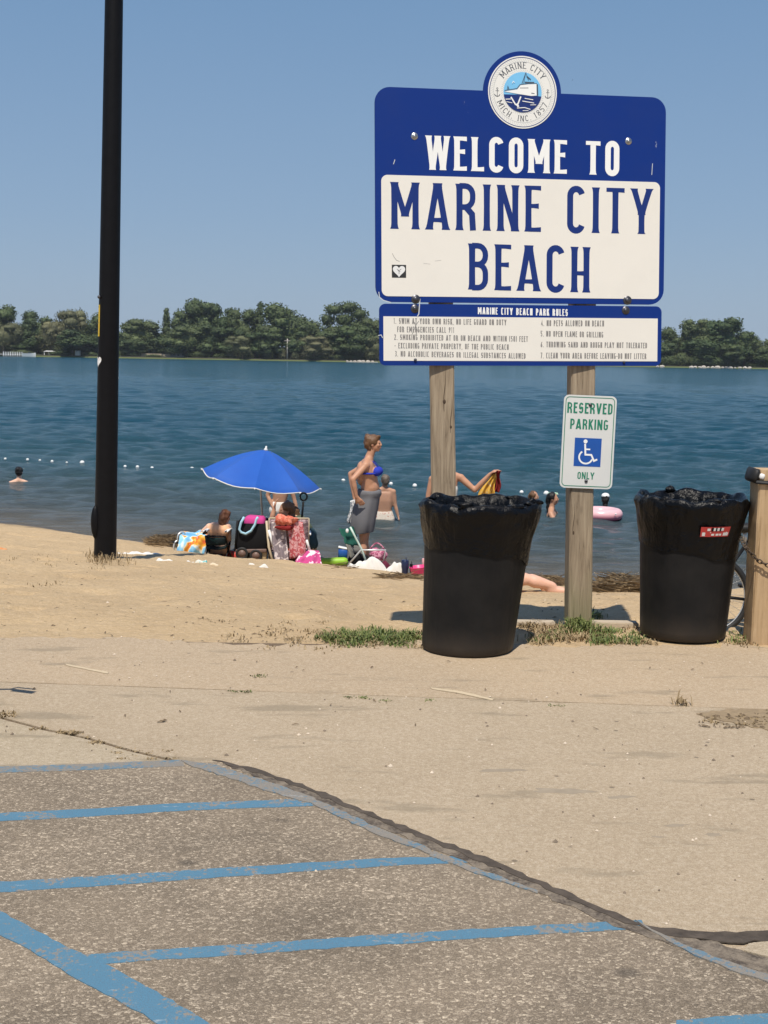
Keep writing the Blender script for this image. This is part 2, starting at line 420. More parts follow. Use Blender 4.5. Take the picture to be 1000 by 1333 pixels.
M_black = simple('black_paint', (.0045, .0045, .0055), .5, .5, 12, .2, .002, .18)
M_can = None
t = NT('black_can_plastic'); v = t.map(); n = t.noise(v, 5, 5, .65); n2 = t.noise(t.map((1, 1, .12)), 60, 4)
c = t.mix(t.ramp(n, [(.4, 0.0), (.75, 1.0)]), (.0075, .0075, .008), (.016, .015, .0145))
Zc = t.sep()[2]; mr = t.n.new('ShaderNodeMapRange'); mr.inputs['From Min'].default_value = 0; mr.inputs['From Max'].default_value = .16; mr.inputs['To Min'].default_value = .55; mr.inputs['To Max'].default_value = 0
t.l.new(t.math('ADD', Zc, t.math('MULTIPLY', t.math('SUBTRACT', n, .5), .25)), mr.inputs[0])
c = t.mix(mr.outputs[0], c, (.07, .055, .042))
c = t.mix(t.ramp(t.noise(v, 28, 6, .8), [(.70, 0.0), (.74, .5)]), c, (.09, .085, .08))
t.col(c).rough(t.ramp(n2, [(.3, .45), (.7, .62)])).spec(.22).bump(n2, .12, .002); M_can = t.m
t = NT('black_bag_film'); v = t.map(); n = t.noise(v, 16, 4, .6, 1.2); n2 = t.noise(t.map((1, 1, .35)), 42, 4, .6, .8)
t.col((.0025, .0025, .003)).rough(.27).spec(.22).bump(t.math('ADD', n, t.math('MULTIPLY', n2, .6)), .55, .02); M_bag = t.m
M_red = simple('red_sticker', (.55, .05, .045), .5, .15, 30, 0)
M_white = simple('white_plastic', (.78, .78, .76), .4, .08, 20, 0)
M_metal = simple('grey_metal', (.45, .45, .45), .35, .2, 40, .1, .001, .5, metallic=.9)
M_alu = simple('bright_tube', (.62, .62, .60), .35, .1, 40, 0, metallic=.5)
M_rust = simple('rusty_chain_metal', (.10, .075, .055), .6, .5, 30, .3, .002, .4, metallic=.6)
M_screw = simple('screw_metal', (.10, .10, .11), .4, .4, 40, .1, .001, .5, metallic=.8)
M_rubber = simple('black_rubber', (.014, .014, .014), .6, .3, 20, .2)
M_green = simple('sign_green', (.02, .20, .12), .5, .1, 30, 0)
M_hcblue = simple('symbol_blue', (.012, .085, .36), .45, .12, 20, 0)
M_reflwhite = simple('reflective_white', (.66, .66, .63), .45, .06, 10, .05)
M_yellow = simple('yellow_label', (.70, .48, .03), .5, .1, 30, 0)
def skinmat(name, c):
    t = NT(name); v = t.map(); n = t.noise(v, 9, 4)
    t.col(t.mix(n, tuple(x * .86 for x in c), tuple(min(1, x * 1.1) for x in c))).rough(.5).spec(.35)
    t.b.inputs['Subsurface Weight'].default_value = .08; t.b.inputs['Subsurface Radius'].default_value = (.02, .008, .004); t.bump(n, .05, .004); return t.m
SK_tan = skinmat('tanned_skin', (.50, .265, .165)); SK_fair = skinmat('fair_skin', (.78, .48, .34)); SK_mid = skinmat('mid_skin', (.46, .255, .165)); SK_dark = skinmat('olive_skin', (.36, .19, .12))
def hairmat(name, c):
    t = NT(name); n = t.noise(t.map((1, 1, .15)), 90, 4); t.col(t.mix(n, tuple(x * .5 for x in c), tuple(x * 1.5 for x in c))).rough(.5).spec(.4).bump(n, .6, .01); return t.m
H_brown = hairmat('brown_hair', (.13, .065, .03)); H_black = hairmat('black_hair', (.012, .010, .009)); H_grey = hairmat('grey_brown_hair', (.13, .10, .075)); H_chest = hairmat('reddish_hair', (.12, .05, .025))
M_lip = simple('lip', (.40, .12, .10), .4, .1, 30, 0); M_eye = simple('eye', (.03, .02, .02), .2, .1, 30, 0)


# ================================================================== SETTING
def G(x, y): p = at_z(x, y, 0.0); return (float(p[0]), float(p[1]))
def grid_axis(segs):
    out = []
    for a, b, n, k in segs:
        t_ = np.linspace(0, 1, n, endpoint=False); out.append(a + (b - a) * (t_ ** k if k > 0 else 1 - (1 - t_) ** (-k)))
    out.append([segs[-1][1]]); return np.concatenate(out)
def quads(ny, nx):
    i = np.arange(ny - 1)[:, None] * nx + np.arange(nx - 1)[None, :]
    return np.stack([i, i + 1, i + 1 + nx, i + nx], -1).reshape(-1, 4)

gx = grid_axis([(-2500, -40, 12, -2.5), (-40, -9, 24, -1.5), (-9, 7, 330, 1), (7, 40, 24, 1.5), (40, 2500, 13, 2.5)])
gy = grid_axis([(-60, 6.6, 14, 1), (6.6, 18.6, 300, 1), (18.6, 27, 90, 1), (27, 60, 26, 1.3), (60, 534, 14, 1), (534, 542, 8, 1), (542, 4500, 14, 2)])
XX, YY = np.meshgrid(gx, gy)
ZZ = terrain(XX, YY) + bumps(XX, YY)
nz = nprng.rand(*XX.shape) * .006 * (YY > 7.3) * (YY < 24); ZZ = ZZ + nz
# the ground sheet sits just under the paving
ZZ = np.where(YY < 7.2, -.004, ZZ)
me = fastmesh('ground', np.stack([XX, YY, ZZ], -1).reshape(-1, 3), quads(len(gy), len(gx)), M_sand)
tag(link('ground', me), kind='structure')

# water: one sheet of wind ripples
rows = 980
yd = 14.0 * (541.0 / 14.0) ** (np.linspace(0, 1, rows) ** .93)
s_ = np.concatenate([-np.linspace(2.6, .40, 26, endpoint=False) , np.linspace(-.40, .40, 400), np.linspace(.40, 2.6, 27)[1:]])
SXg, YD = np.meshgrid(s_, yd); XW = SXg * np.maximum(YD, 20) ; XW = SXg * YD
rs = np.random.RandomState(3)
dz = np.zeros_like(XW); cell = np.gradient(yd)[:, None] * np.ones_like(XW)
warp = .9 * np.sin(XW * .21 + YD * .13) + .6 * np.sin(XW * .47 - YD * .33 + 2)
for i in range(60):
    lam = .22 * (2.3 / .22) ** (rs.rand() ** .9); th = rs.normal(0, .50) + .12; k = 2 * pi / lam
    amp = .0088 * lam ** .75
    fade_ = np.clip((lam / cell - 2.5) / 3, 0, 1)
    gust = .6 + .4 * np.sin(XW * .05 * (1 + i % 3) + YD * .031 * (1 + i % 4) + i)
    dz += fade_ * gust * amp * np.sin(k * (XW * sin(th) + YD * cos(th) + .25 * warp) + rs.rand() * 6.28)
dz = dz + .30 * np.abs(dz)      # peaked crests
depth = WATER - terrain(XW, YD)
dz *= np.clip(.22 + depth * 1.1, .0, 1)
dz *= np.clip((540 - YD) / 8, 0, 1)
V = np.stack([XW, YD, WATER + dz], -1).reshape(-1, 3)
me = fastmesh('water', V, quads(len(yd), len(s_)), M_water, attrs={'depth': np.clip(depth, 0, 4).ravel()})
tag(link('water', me), kind='structure')

# paving ------------------------------------------------------------
def sheet(name, poly, z0, z1, mat, parent=None, kind=None, label=None):
    mb = MB(); mb.prism(poly, lambda u, v, h: (u, v, h), z0, z1)
    bm_poly = poly
    o = obj(name, mb, mat, parent, smooth=False)
    if kind: tag(o, kind=kind)
    if label: o['label'] = label
    return o
def ccw(poly):
    a = sum(poly[i][0] * poly[(i + 1) % len(poly)][1] - poly[(i + 1) % len(poly)][0] * poly[i][1] for i in range(len(poly)))
    return poly if a > 0 else poly[::-1]
def jag(a, b, n, amp, seed):
    r = random.Random(seed); out = []
    for i in range(n):
        t_ = i / n; nx_, ny_ = -(b[1] - a[1]), b[0] - a[0]; L = math.hypot(nx_, ny_)
        k = (r.random() - .5) * amp + .6 * amp * sin(t_ * 40 + seed) * .5
        out.append((a[0] + (b[0] - a[0]) * t_ + nx_ / L * k, a[1] + (b[1] - a[1]) * t_ + ny_ / L * k))
    return out
A_, B_ = G(440, 905), G(1000, 925); ja = (B_[1] - A_[1]) / (B_[0] - A_[0]); jb = A_[1] - ja * A_[0]
up = lambda x: ja * x + jb
crack = [G(x, y) for x, y in ((0, 936), (60, 952), (110, 962), (170, 979), (225, 992))]
cs = (crack[-1][1] - crack[0][1]) / (crack[-1][0] - crack[0][0]); xi = (crack[0][1] - cs * crack[0][0] - jb) / (ja - cs)
if not (-12 < xi < -2): xi = -5.0
pav = tag(sheet('pavement', [(-30, -40), (30, -40), (30, 6.95), (-30, 6.95)], -.003, .0005, M_base), kind='structure')
gp = .007
S1 = [(xi, up(xi) - gp)] + [(x - gp, y - gp) for x, y in crack] + [(crack[-1][0], -40), (-30, -40), (-30, up(-30) - gp)]
S2 = [(crack[-1][0] + .02, -40)] + [(x + gp, y + gp) for x, y in crack[::-1]] + [(xi + .03, up(xi + .03) - gp), (A_[0], up(A_[0]) - gp)] + jag((A_[0] + .1, up(A_[0] + .1) - gp), (30, up(30) - gp), 200, .012, 3) + [(30, -40)]
edge = []
xx = 30.0; r_ = random.Random(5)
while xx > -30:
    y = 6.98 + .05 * sin(xx * 1.7) + .05 * sin(xx * 4.1 + 1) + (r_.random() - .5) * .07 + (.12 if xx > 1.9 else 0)
    edge.append((xx, y)); xx -= .05 if -4 < xx < 4 else 1
S3 = jag((-30, up(-30) + gp), (30, up(30) + gp), 300, .010, 9) + edge
for P_, z1, mt in ((S1, .006, M_conc3), (S2, .0066, M_conc), (S3, .0054, M_conc2)):
    sheet('slab', ccw(P_), .001, z1, mt, pav)

# asphalt
def PX(pts): return [G(x, y) for x, y in pts]
edgeA = PX([(-900, 1026), (-300, 1015), (0, 1007), (120, 1002), (235, 996), (285, 995), (340, 1014), (400, 1036), (500, 1076), (600, 1116), (700, 1158), (800, 1200), (900, 1236), (1000, 1268), (1200, 1340), (1500, 1460)])
def densify(pts, step, amp, seed):
    r = random.Random(seed); out = []
    for a, b in zip(pts[:-1], pts[1:]):
        L = math.hypot(b[0] - a[0], b[1] - a[1]); n = max(1, int(L / step))
        for i in range(n):
            t_ = i / n; k = (r.random() - .5) * amp if L < 2.5 else 0; nx_, ny_ = -(b[1] - a[1]) / L, (b[0] - a[0]) / L
            out.append((a[0] + (b[0] - a[0]) * t_ + nx_ * k, a[1] + (b[1] - a[1]) * t_ + ny_ * k))
    out.append(pts[-1]); return out
asp = densify(edgeA, .03, .012, 4) + [(8, -40), (-30, -40)]
tag(sheet('parking_lot', ccw(asp), .0068, .011, M_asph), kind='structure')
# sealed crack between asphalt and concrete
def strip(name, top, bot, z0, z1, mat, seed, amp=.012, step=.03, parent=None):
    a = densify(PX(top), step, amp, seed); b = densify(PX(bot), step, amp, seed + 1)
    return sheet(name, ccw(a + b[::-1]), z0, z1, mat, parent)
lot = bpy.data.objects['parking_lot']
t = NT('worn_edge'); v = t.map(); n = t.noise(v, 16, 6, .75); n2 = t.noise(v, 120, 3, .7)
c = t.mix(t.ramp(n, [(.40, 0.0), (.60, 1.0)]), (.075, .060, .048), (.22, .18, .135)); c = t.mix(t.ramp(n2, [(.5, 0.0), (.75, .6)]), c, (.30, .25, .19)); t.col(c).rough(.85).spec(.2).bump(n, .8, .01); M_edge = t.m
o = strip('asphalt_edge', [(286, 995), (340, 1010), (400, 1032), (450, 1052), (500, 1073), (560, 1097), (600, 1113), (700, 1155), (800, 1200), (860, 1219), (930, 1232), (1000, 1252), (1100, 1285)],
      [(290, 999), (340, 1017), (400, 1043), (450, 1063), (500, 1084), (560, 1109), (600, 1126), (700, 1168), (800, 1211), (860, 1231), (930, 1254), (1000, 1275), (1100, 1308)], .0108, .0130, M_edge, 23, .022)
tag(o, kind='structure')
o = strip('crack_sealant', [(278, 993), (340, 1007), (400, 1028), (450, 1049), (500, 1070), (560, 1094), (600, 1109), (700, 1151), (800, 1195), (860, 1215), (930, 1220), (1000, 1218), (1100, 1222)],
      [(288, 997), (340, 1012), (400, 1034), (450, 1055), (500, 1077), (560, 1101), (600, 1116), (700, 1158), (800, 1202), (860, 1222), (900, 1229), (950, 1233), (1000, 1231), (1100, 1234)], .0108, .0146, M_seal, 21, .020)
tag(o, kind='structure')
o = strip('concrete_patch', [(974, 1235), (1010, 1233), (1100, 1240)], [(968, 1245), (1010, 1254), (1100, 1280)], .0108, .0160, M_conc3, 25, .01); tag(o, kind='structure')
# painted lines
lines = tag(strip('painted_line', [(-400, 1009), (0, 1002), (120, 998), (238, 993)], [(-400, 1019), (0, 1010), (120, 1006), (240, 1001)], .0108, .0124, M_blue_faded, 31, .008), kind='structure')
for top, bot, mt in (
    ([(-500, 1096), (0, 1063), (100, 1058), (250, 1049), (410, 1044)], [(-500, 1110), (0, 1073.5), (100, 1068), (250, 1059), (410, 1053)], M_blue_line),
    ([(-500, 1190), (0, 1153), (100, 1147), (300, 1134), (500, 1122), (615, 1119)], [(-500, 1204), (0, 1167), (100, 1160), (300, 1146), (500, 1132), (622, 1127)], M_blue_line),
    ([(108, 1248), (300, 1236), (500, 1222), (700, 1210), (835, 1203)], [(118, 1261), (300, 1249), (500, 1235), (700, 1222), (840, 1213)], M_blue_line),
    ([(880, 1334), (1000, 1325), (1200, 1314)], [(880, 1348), (1000, 1340), (1200, 1327)], M_blue_line)):
    o = strip('painted_line', top, bot, .0108, .0124, mt, 41, .007); tag(o, kind='structure')
o = strip('painted_line', [(-300, 1055), (0, 1191), (60, 1224), (105, 1247), (150, 1268), (195, 1292), (264, 1333), (420, 1430)], [(-300, 1082), (0, 1222), (60, 1254), (99, 1281), (150, 1306), (197, 1333), (330, 1415)], .0108, .0136, M_blue_line, 45, .008); tag(o, kind='structure')
o = strip('painted_line', [(236, 994), (280, 1000), (330, 1016), (400, 1040), (480, 1077), (560, 1111)], [(245, 1000), (300, 1018), (350, 1035), (405, 1050), (480, 1087), (565, 1119)], .0108, .0150, M_blue_faded, 47, .012); tag(o, kind='structure')
o = strip('painted_line', [(565, 1113), (620, 1136), (700, 1165)], [(560, 1119), (620, 1142), (700, 1169)], .0108, .0148, M_blue_faded, 48, .010); tag(o, kind='structure')
o = strip('painted_line', [(828, 1203), (860, 1222), (930, 1252), (1010, 1280)], [(840, 1213), (890, 1243), (950, 1268), (1010, 1290)], .0108, .0150, M_blue_faded, 49, .010); tag(o, kind='structure')
# soil patch at the right
o = strip('bare_soil_patch', [(905, 931), (950, 926), (1050, 926), (1400, 928)], [(915, 936), (960, 945), (1000, 953), (1100, 972), (1400, 985)], .0072, .0100, simple('bare_soil', (.27, .20, .12), .95, .4, 40, .8, .01), 51, .03); tag(o, kind='structure')
# yellowish scratch marks on the concrete
M_scr = simple('pale_scratch', (.52, .42, .28), .9, .2, 60, 0)
for top, bot in (([(560, 897), (600, 902), (643, 912)], [(562, 899), (600, 905), (641, 914)]), ([(85, 866), (115, 872), (142, 877)], [(86, 868), (115, 874), (140, 879)])):
    tag(strip('scratch_mark', top, bot, .0072, .0085, M_scr, 53, .006), kind='structure')

M_stain = simple('concrete_stain', (.30, .245, .175), .9, .25, 18, .2, .003)
def blob(cx, cy, wx, wy, seed):
    r = random.Random(seed); pts = []
    for i in range(36):
        a = 2 * pi * i / 36; k_ = 1 + .25 * sin(2 * a + seed) + .15 * sin(5 * a + seed) + r.uniform(-.12, .12); pts.append(G(cx + wx * cos(a) * k_, cy + wy * sin(a) * k_))
    tag(sheet('stain', ccw(pts), .0062, .0070, M_stain), kind='structure')
for a_ in ((733, 1032, 32, 4.2, 1), (653, 1005, 24, 2.6, 2), (808, 1040, 16, 2, 3), (880, 1077, 17, 1.6, 4), (928, 1089, 12, 1.8, 5), (857, 1092, 9, 1.2, 6)): blob(*a_)
# curb stones in line with the sign posts
M_curb = simple('curb_stone', (.46, .38, .28), .9, .25, 25, .5, .006)
cb = tag(obj('curb', MB().box((1.05, 7.60, -.06), (2.6, .05, .05)), M_base, smooth=False), kind='structure')
for k, (x0, x1) in enumerate(((.74, 1.03), (1.23, 1.52), (1.53, 1.85))):
    o = obj('stone', MB().box(((x0 + x1) / 2, 7.60 + .012 * sin(k * 3), -.008 + .005 * sin(k * 2)), ((x1 - x0) - .012, .075, .05), bev=.008), M_curb, cb, smooth=False)

# loose bits -----------------------------------------------------------
def scatter(name, spec, mat, seed, kindfn):
    r = random.Random(seed); mb = MB()
    for (x0, x1, y0, y1, n) in spec:
        for _ in range(n):
            x = r.uniform(x0, x1); y = r.uniform(y0, y1)
            P = at_g(x, y) if y < 850 else at_z(x, y, .008)
            kindfn(mb, r, P)
    return tag(obj(name, mb, mat, smooth=False), kind='stuff')
def f_peb(mb, r, P):
    s = r.uniform(.002, .006) * (1 + r.random() ** 6) * (1 + (P[1] > 8) * .7); b = len(mb.v); z = P[2] if P[1] < 7.2 else Z(P[0], P[1])
    a = r.random() * 6
    vs = [(P[0] + cos(a + k * pi / 2) * s * r.uniform(.7, 1.3), P[1] + sin(a + k * pi / 2) * s * r.uniform(.7, 1.3), z) for k in range(4)] + [(P[0], P[1], z + s * .9)]
    mb.add(vs, [(0, 1, 4), (1, 2, 4), (2, 3, 4), (3, 0, 4)])
def f_twig(mb, r, P):
    L = r.uniform(.010, .035) * (1 + (P[1] > 8) * .6); a = r.random() * pi; z = (P[2] if P[1] < 7.2 else Z(P[0], P[1])) + .002; wd = r.uniform(.0015, .004)
    dx, dy = cos(a) * L, sin(a) * L * .8; nx_, ny_ = -sin(a) * wd, cos(a) * wd
    mb.add([(P[0] - nx_, P[1] - ny_, z), (P[0] + dx - nx_, P[1] + dy - ny_, z + .003), (P[0] + dx + nx_, P[1] + dy + ny_, z + .003), (P[0] + nx_, P[1] + ny_, z), (P[0] + dx / 2, P[1] + dy / 2, z + wd * 2.2)],
           [(0, 1, 4), (1, 2, 4), (2, 3, 4), (3, 0, 4)])
M_peb = simple('pebble', (.20, .155, .11), .8, .5, 60, 0)
M_pebl = simple('pale_pebble', (.62, .52, .40), .8, .3, 60, 0)
M_twig = simple('twig_debris', (.16, .115, .07), .85, .5, 60, 0)
scatter('pebbles', [(-20, 1020, 850, 1000, 70), (400, 1020, 1000, 1230, 35), (-20, 900, 1010, 1333, 20)], M_peb, 1, f_peb)
scatter('pale_pebbles', [(-20, 1020, 845, 1000, 90), (400, 1020, 1000, 1230, 40), (0, 1000, 760, 850, 160)], M_pebl, 2, f_peb)
scatter('twig_litter', [(-20, 1020, 780, 850, 150), (-20, 560, 735, 790, 70), (-20, 1020, 850, 960, 25), (300, 400, 815, 850, 50), (700, 1000, 775, 800, 50), (910, 1000, 930, 950, 50)], M_twig, 3, f_twig)

def tufts(name, spec, mat, seed):
    """spec: px region, count, blade length m"""
    r = random.Random(seed); mb = MB()
    for (x0, x1, y0, y1, n, L, clump) in spec:
        cl = [(r.uniform(x0, x1), r.uniform(y0, y1)) for _ in range(clump)]
        for _ in range(n):
            c = r.choice(cl); x = c[0] + r.gauss(0, 7 if L > .03 else 4); y = c[1] + r.gauss(0, 2.0 if L > .03 else .8)
            P = at_g(x, min(y, 1300)) if y < 850 else at_z(x, y, 0.); z = Z(P[0], P[1]) - .003 if P[1] > 7.1 else .004
            a = r.random() * 6.28; l = L * r.uniform(.4, 1.1); wd = r.uniform(.0022, .0045); ln = r.uniform(.2, .95) * l; b = r.uniform(.5, .95)
            dx, dy = cos(a), sin(a); nx_, ny_ = -dy * wd, dx * wd; hz = l * b * .75
            p0 = (P[0], P[1]); p1 = (p0[0] + dx * ln * .4, p0[1] + dy * ln * .4); p2 = (p0[0] + dx * ln, p0[1] + dy * ln)
            mb.add([(p0[0] - nx_, p0[1] - ny_, z), (p0[0] + nx_, p0[1] + ny_, z), (p1[0] + nx_ * .8, p1[1] + ny_ * .8, z + hz * .75), (p1[0] - nx_ * .8, p1[1] - ny_ * .8, z + hz * .75), (p2[0], p2[1], z + hz * r.uniform(.6, 1))],
                   [(0, 1, 2, 3), (3, 2, 4)])
    return tag(obj(name, mb, mat, smooth=False), kind='stuff')
tufts('grass', [(418, 548, 826, 842, 1500, .05, 40), (425, 545, 822, 836, 700, .085, 22), (738, 775, 806, 824, 700, .13, 14), (770, 830, 822, 838, 700, .06, 20), (690, 745, 822, 836, 350, .06, 12), (950, 972, 825, 838, 90, .06, 4), (448, 480, 908, 911, 70, .018, 5), (482, 505, 913, 915, 35, .014, 3), (555, 562, 912, 915, 16, .02, 2), (710, 735, 920, 922, 30, .014, 3), (300, 330, 901, 903, 45, .02, 3), (326, 345, 881, 883, 30, .02, 2)], M_grass, 61)
tufts('dry_grass', [(415, 560, 818, 845, 500, .05, 24), (680, 745, 812, 840, 900, .07, 24), (735, 850, 812, 840, 500, .06, 20), (118, 160, 722, 736, 320, .16, 9), (260, 420, 800, 850, 260, .045, 16), (62, 98, 955, 959, 170, .024, 5), (40, 60, 949, 952, 40, .02, 2), (104, 135, 962, 970, 90, .018, 5), (150, 225, 974, 991, 130, .016, 10), (0, 12, 932, 938, 60, .04, 2), (915, 1000, 933, 946, 260, .025, 18), (876, 892, 915, 922, 24, .09, 2), (960, 1000, 826, 842, 200, .05, 6), (0, 140, 722, 740, 120, .05, 8), (20, 70, 758, 762, 40, .05, 3)], M_dry, 62)

# dry reeds washed up along the water
def reeds(name, spec, seed):
    r = random.Random(seed); mb = MB()
    for (x0, x1, y0, h, n) in spec:
        for _ in range(n):
            x = r.uniform(x0, x1); t_ = (x - x0) / (x1 - x0); hh = h * (sin(pi * t_) ** .5)
            P = at_g(x, y0 + r.uniform(-3, 4)); z = Z(P[0], P[1]) + r.random() * hh
            L = r.uniform(.1, .35); a = r.gauss(0, .45); e = r.gauss(0, .25); wd = r.uniform(.004, .010)
            dx, dy, dz_ = cos(a) * L, sin(a) * L, sin(e) * L * .6
            mb.add([(P[0] - dx / 2, P[1] - dy / 2, z - dz_ / 2), (P[0] - dx / 2, P[1] - dy / 2, z - dz_ / 2 + wd), (P[0] + dx / 2, P[1] + dy / 2, z + dz_ / 2 + wd), (P[0] + dx / 2, P[1] + dy / 2, z + dz_ / 2), (P[0], P[1] - wd, z + wd)],
                   [(0, 1, 2, 3), (0, 3, 4), (1, 4, 2)])
    return tag(obj(name, mb, M_reed, smooth=False), kind='stuff')
reeds('washed_up_reeds', [(196, 246, 708, .13, 900), (670, 742, 760, .06, 600), (775, 850, 769, .12, 1300), (430, 475, 738, .03, 90), (500, 550, 753, .03, 90), (560, 680, 757, .03, 150)], 71)

# ------------------------------------------------------------------ far bank
YB = 541.0
def far(x, y=YB, z=WATER):
    """photo column -> X of the far bank"""
    return float(at_y(x, 466 + .017 * x, y)[0])
def far_z(x, y, Y=YB): return float(at_y(x, y, Y)[2])
sw = obj('seawall', MB().box((-30, YB, -.95), (700, .5, .9)), simple('seawall_steel', (.055, .05, .045), .8, .3, 1, 0), smooth=False); tag(sw, 'long dark low seawall edging the far bank of the river', 'seawall')
tag(obj('riverside_path', MB().box((far(330), YB + 2.2, -.52), (260, 1.6, .06)), simple('path_gravel', (.45, .42, .36), .9, .2, 1, 0), smooth=False), kind='structure')

def crown_mesh(name, lobes, nleaf, mat, seed, leaf=.55, droop=0.0):
    """lobes: (x, y, z, rx, ry, rz) in a crown about 1 high and 1 wide (unit: metres at full size)"""
    r = np.random.RandomState(seed); V = []; Fq = []
    wts = np.array([l[3] * l[5] for l in lobes]); wts = wts / wts.sum()
    mb = MB()
    for (x, y, z, rx, ry, rz) in lobes:
        mb.lathe([(0.001, -.8)] + [(sin(pi * j / 7), -.8 * cos(pi * j / 7)) for j in range(1, 7)] + [(.001, .8)], n=9, cap=False,
                 wob=lambda rr, zz, a, j: (rr * .78 * (1 + .18 * sin(3 * a + j)), zz)) if False else None
        b = len(mb.v); mb.ell((x, y, z), (rx * .74, ry * .74, rz * .74), n=9, m=6)
        for i in range(b, len(mb.v)):
            p = Vector(mb.v[i]); q = noise.noise(p * .45 + Vector((seed, 0, 0))); c_l = Vector((x, y, z)); mb.v[i] = tuple(c_l + (p - c_l) * (1 + .25 * q))
    tri = [q if len(q) == 4 else q for q in mb.f]
    L = r.choice(len(lobes), nleaf, p=wts); lo = np.array(lobes)[L]
    d = r.normal(size=(nleaf, 3)); d /= np.linalg.norm(d, axis=1)[:, None]
    # clumps of leaves with gaps
    k = .80 + .26 * r.rand(nleaf) 
    cl = np.sin(d[:, 0] * 7 + L * 1.7) * np.sin(d[:, 2] * 8 + L) * np.sin(d[:, 1] * 6 + 2 * L)
    k += .16 * cl + (r.rand(nleaf) < .06) * r.rand(nleaf) * .16
    C_ = lo[:, :3] + d * lo[:, 3:] * k[:, None]
    if droop: C_[:, 2] -= droop * r.rand(nleaf) * np.abs(d[:, 2] - 1)
    s = leaf * (.5 + r.rand(nleaf))
    u = r.normal(size=(nleaf, 3)); u[:, 2] *= .6
    if droop: u = r.normal(size=(nleaf, 3)) * .35; u[:, 2] += 1.0
    u /= np.linalg.norm(u, axis=1)[:, None]
    w_ = np.cross(u, d + .5 * r.normal(size=(nleaf, 3))); w_ /= np.linalg.norm(w_, axis=1)[:, None] + 1e-9
    wk = .35 if droop else .75
    su, sw_ = (u * s[:, None] * (1.5 if droop else 1)), (w_ * s[:, None] * wk)
    LV = np.stack([C_ - su * .5 - sw_ * .3, C_ + sw_ * .5 - su * .1, C_ + su * .5 + sw_ * .1, C_ - sw_ * .5 + su * .15], 1).reshape(-1, 3)
    b = len(mb.v); V = np.concatenate([np.array(mb.v), LV]); LF = (b + np.arange(nleaf * 4)).reshape(-1, 4)
    Fq = np.concatenate([np.array(mb.f), LF])
    return fastmesh(name, V, Fq, mat, smooth=False)
def trunk_mesh(h, r0, seed, spread=3.0):
    rr = random.Random(seed); mb = MB()
    mb.tube([(0, 0, -.6), (.1, 0, h * .3), (.15, .1, h * .62), (.0, .2, h * .95)], [r0 * 1.3, r0, r0 * .7, r0 * .3], 8)
    for k in range(6):
        a = k * 1.05 + rr.random(); z0 = h * rr.uniform(.25, .7); L = spread * rr.uniform(.6, 1.1)
        mb.tube([(0.1, .05, z0), (cos(a) * L * .5, sin(a) * L * .5, z0 + L * .35), (cos(a) * L, sin(a) * L, z0 + L * .9)], [r0 * .5, r0 * .35, r0 * .12], 6)
    me = bpy.data.meshes.new('trunk'); me.from_pydata(mb.v, [], mb.f); me.materials.append(M_bark); return me
def lobes_round(seed, n=9, H=18, W=14, z0=1.6):
    r = random.Random(seed); out = [(0, 0, z0 + (H - z0) * .45, W * .34, W * .34, (H - z0) * .40)]
    for i in range(n):
        a = r.random() * 6.28; t_ = r.random(); z = z0 + (H - z0) * (.16 + .72 * t_); rad = W * .5 * (.72 - .55 * abs(t_ - .35)) ; s = W * r.uniform(.10, .23)
        out.append((cos(a) * rad, sin(a) * rad, z, s, s, s * r.uniform(.7, .95)))
    return out
protos = []
for i in range(3): protos.append(('A', crown_mesh('crown', lobes_round(10 + i, 20), 5200, M_leafA, 20 + i), trunk_mesh(14, .38, i)))
for i in range(3): protos.append(('B', crown_mesh('crown', lobes_round(30 + i, 20, 18, 15), 5200, M_leafB, 40 + i), trunk_mesh(14, .38, 5 + i)))
for i in range(2): protos.append(('C', crown_mesh('crown', lobes_round(50 + i, 16, 18, 15, 2.0), 5200, M_leafC, 60 + i, .5, 2.2), trunk_mesh(13, .42, 8 + i)))
protos.append(('D', crown_mesh('crown', [(.5 * (k % 2) - .25, 0, 4 + 2.2 * k, 3.4 - .36 * k, 2.8 - .3 * k, 1.9) for k in range(7)], 2200, M_leafA, 77, .5), trunk_mesh(15, .25, 12, 1.5)))
protos.append(('E', crown_mesh('crown', [(-3, 0, 15.6, 3.0, 3, 2.0), (1, 1, 16.4, 3.6, 3, 2.0), (4.2, 0, 14.2, 2.8, 2.5, 2.1), (-5.0, 0, 12.5, 2.3, 2.3, 2.0), (0, 0, 12.5, 3.4, 2.5, 2.2), (3.6, 0, 10.8, 2.6, 2.5, 2.2), (2, 0, 7.5, 4.6, 4, 4.2), (-3, 0, 7.5, 4.4, 4, 4.4)], 4200, M_leafB, 78, .5), trunk_mesh(15.5, .35, 14, 4.5)))
protos.append(('S', crown_mesh('crown', [(0, 0, 2.2, 2.0, 2.0, 2.2), (.8, 0, 1.6, 1.6, 1.6, 1.5), (-.9, 0, 1.5, 1.5, 1.5, 1.4)], 800, M_leafC, 79, .4), trunk_mesh(2.4, .12, 15, .8)))
protos.append(('T', crown_mesh('crown', [(0, 0, 2.6, 3.6, 2.4, 2.1), (2.6, 0, 2.0, 2.4, 2, 1.6), (-2.7, 0, 1.9, 2.5, 2, 1.6)], 1300, M_leafB, 80, .45), trunk_mesh(2.6, .12, 16, 1.0)))
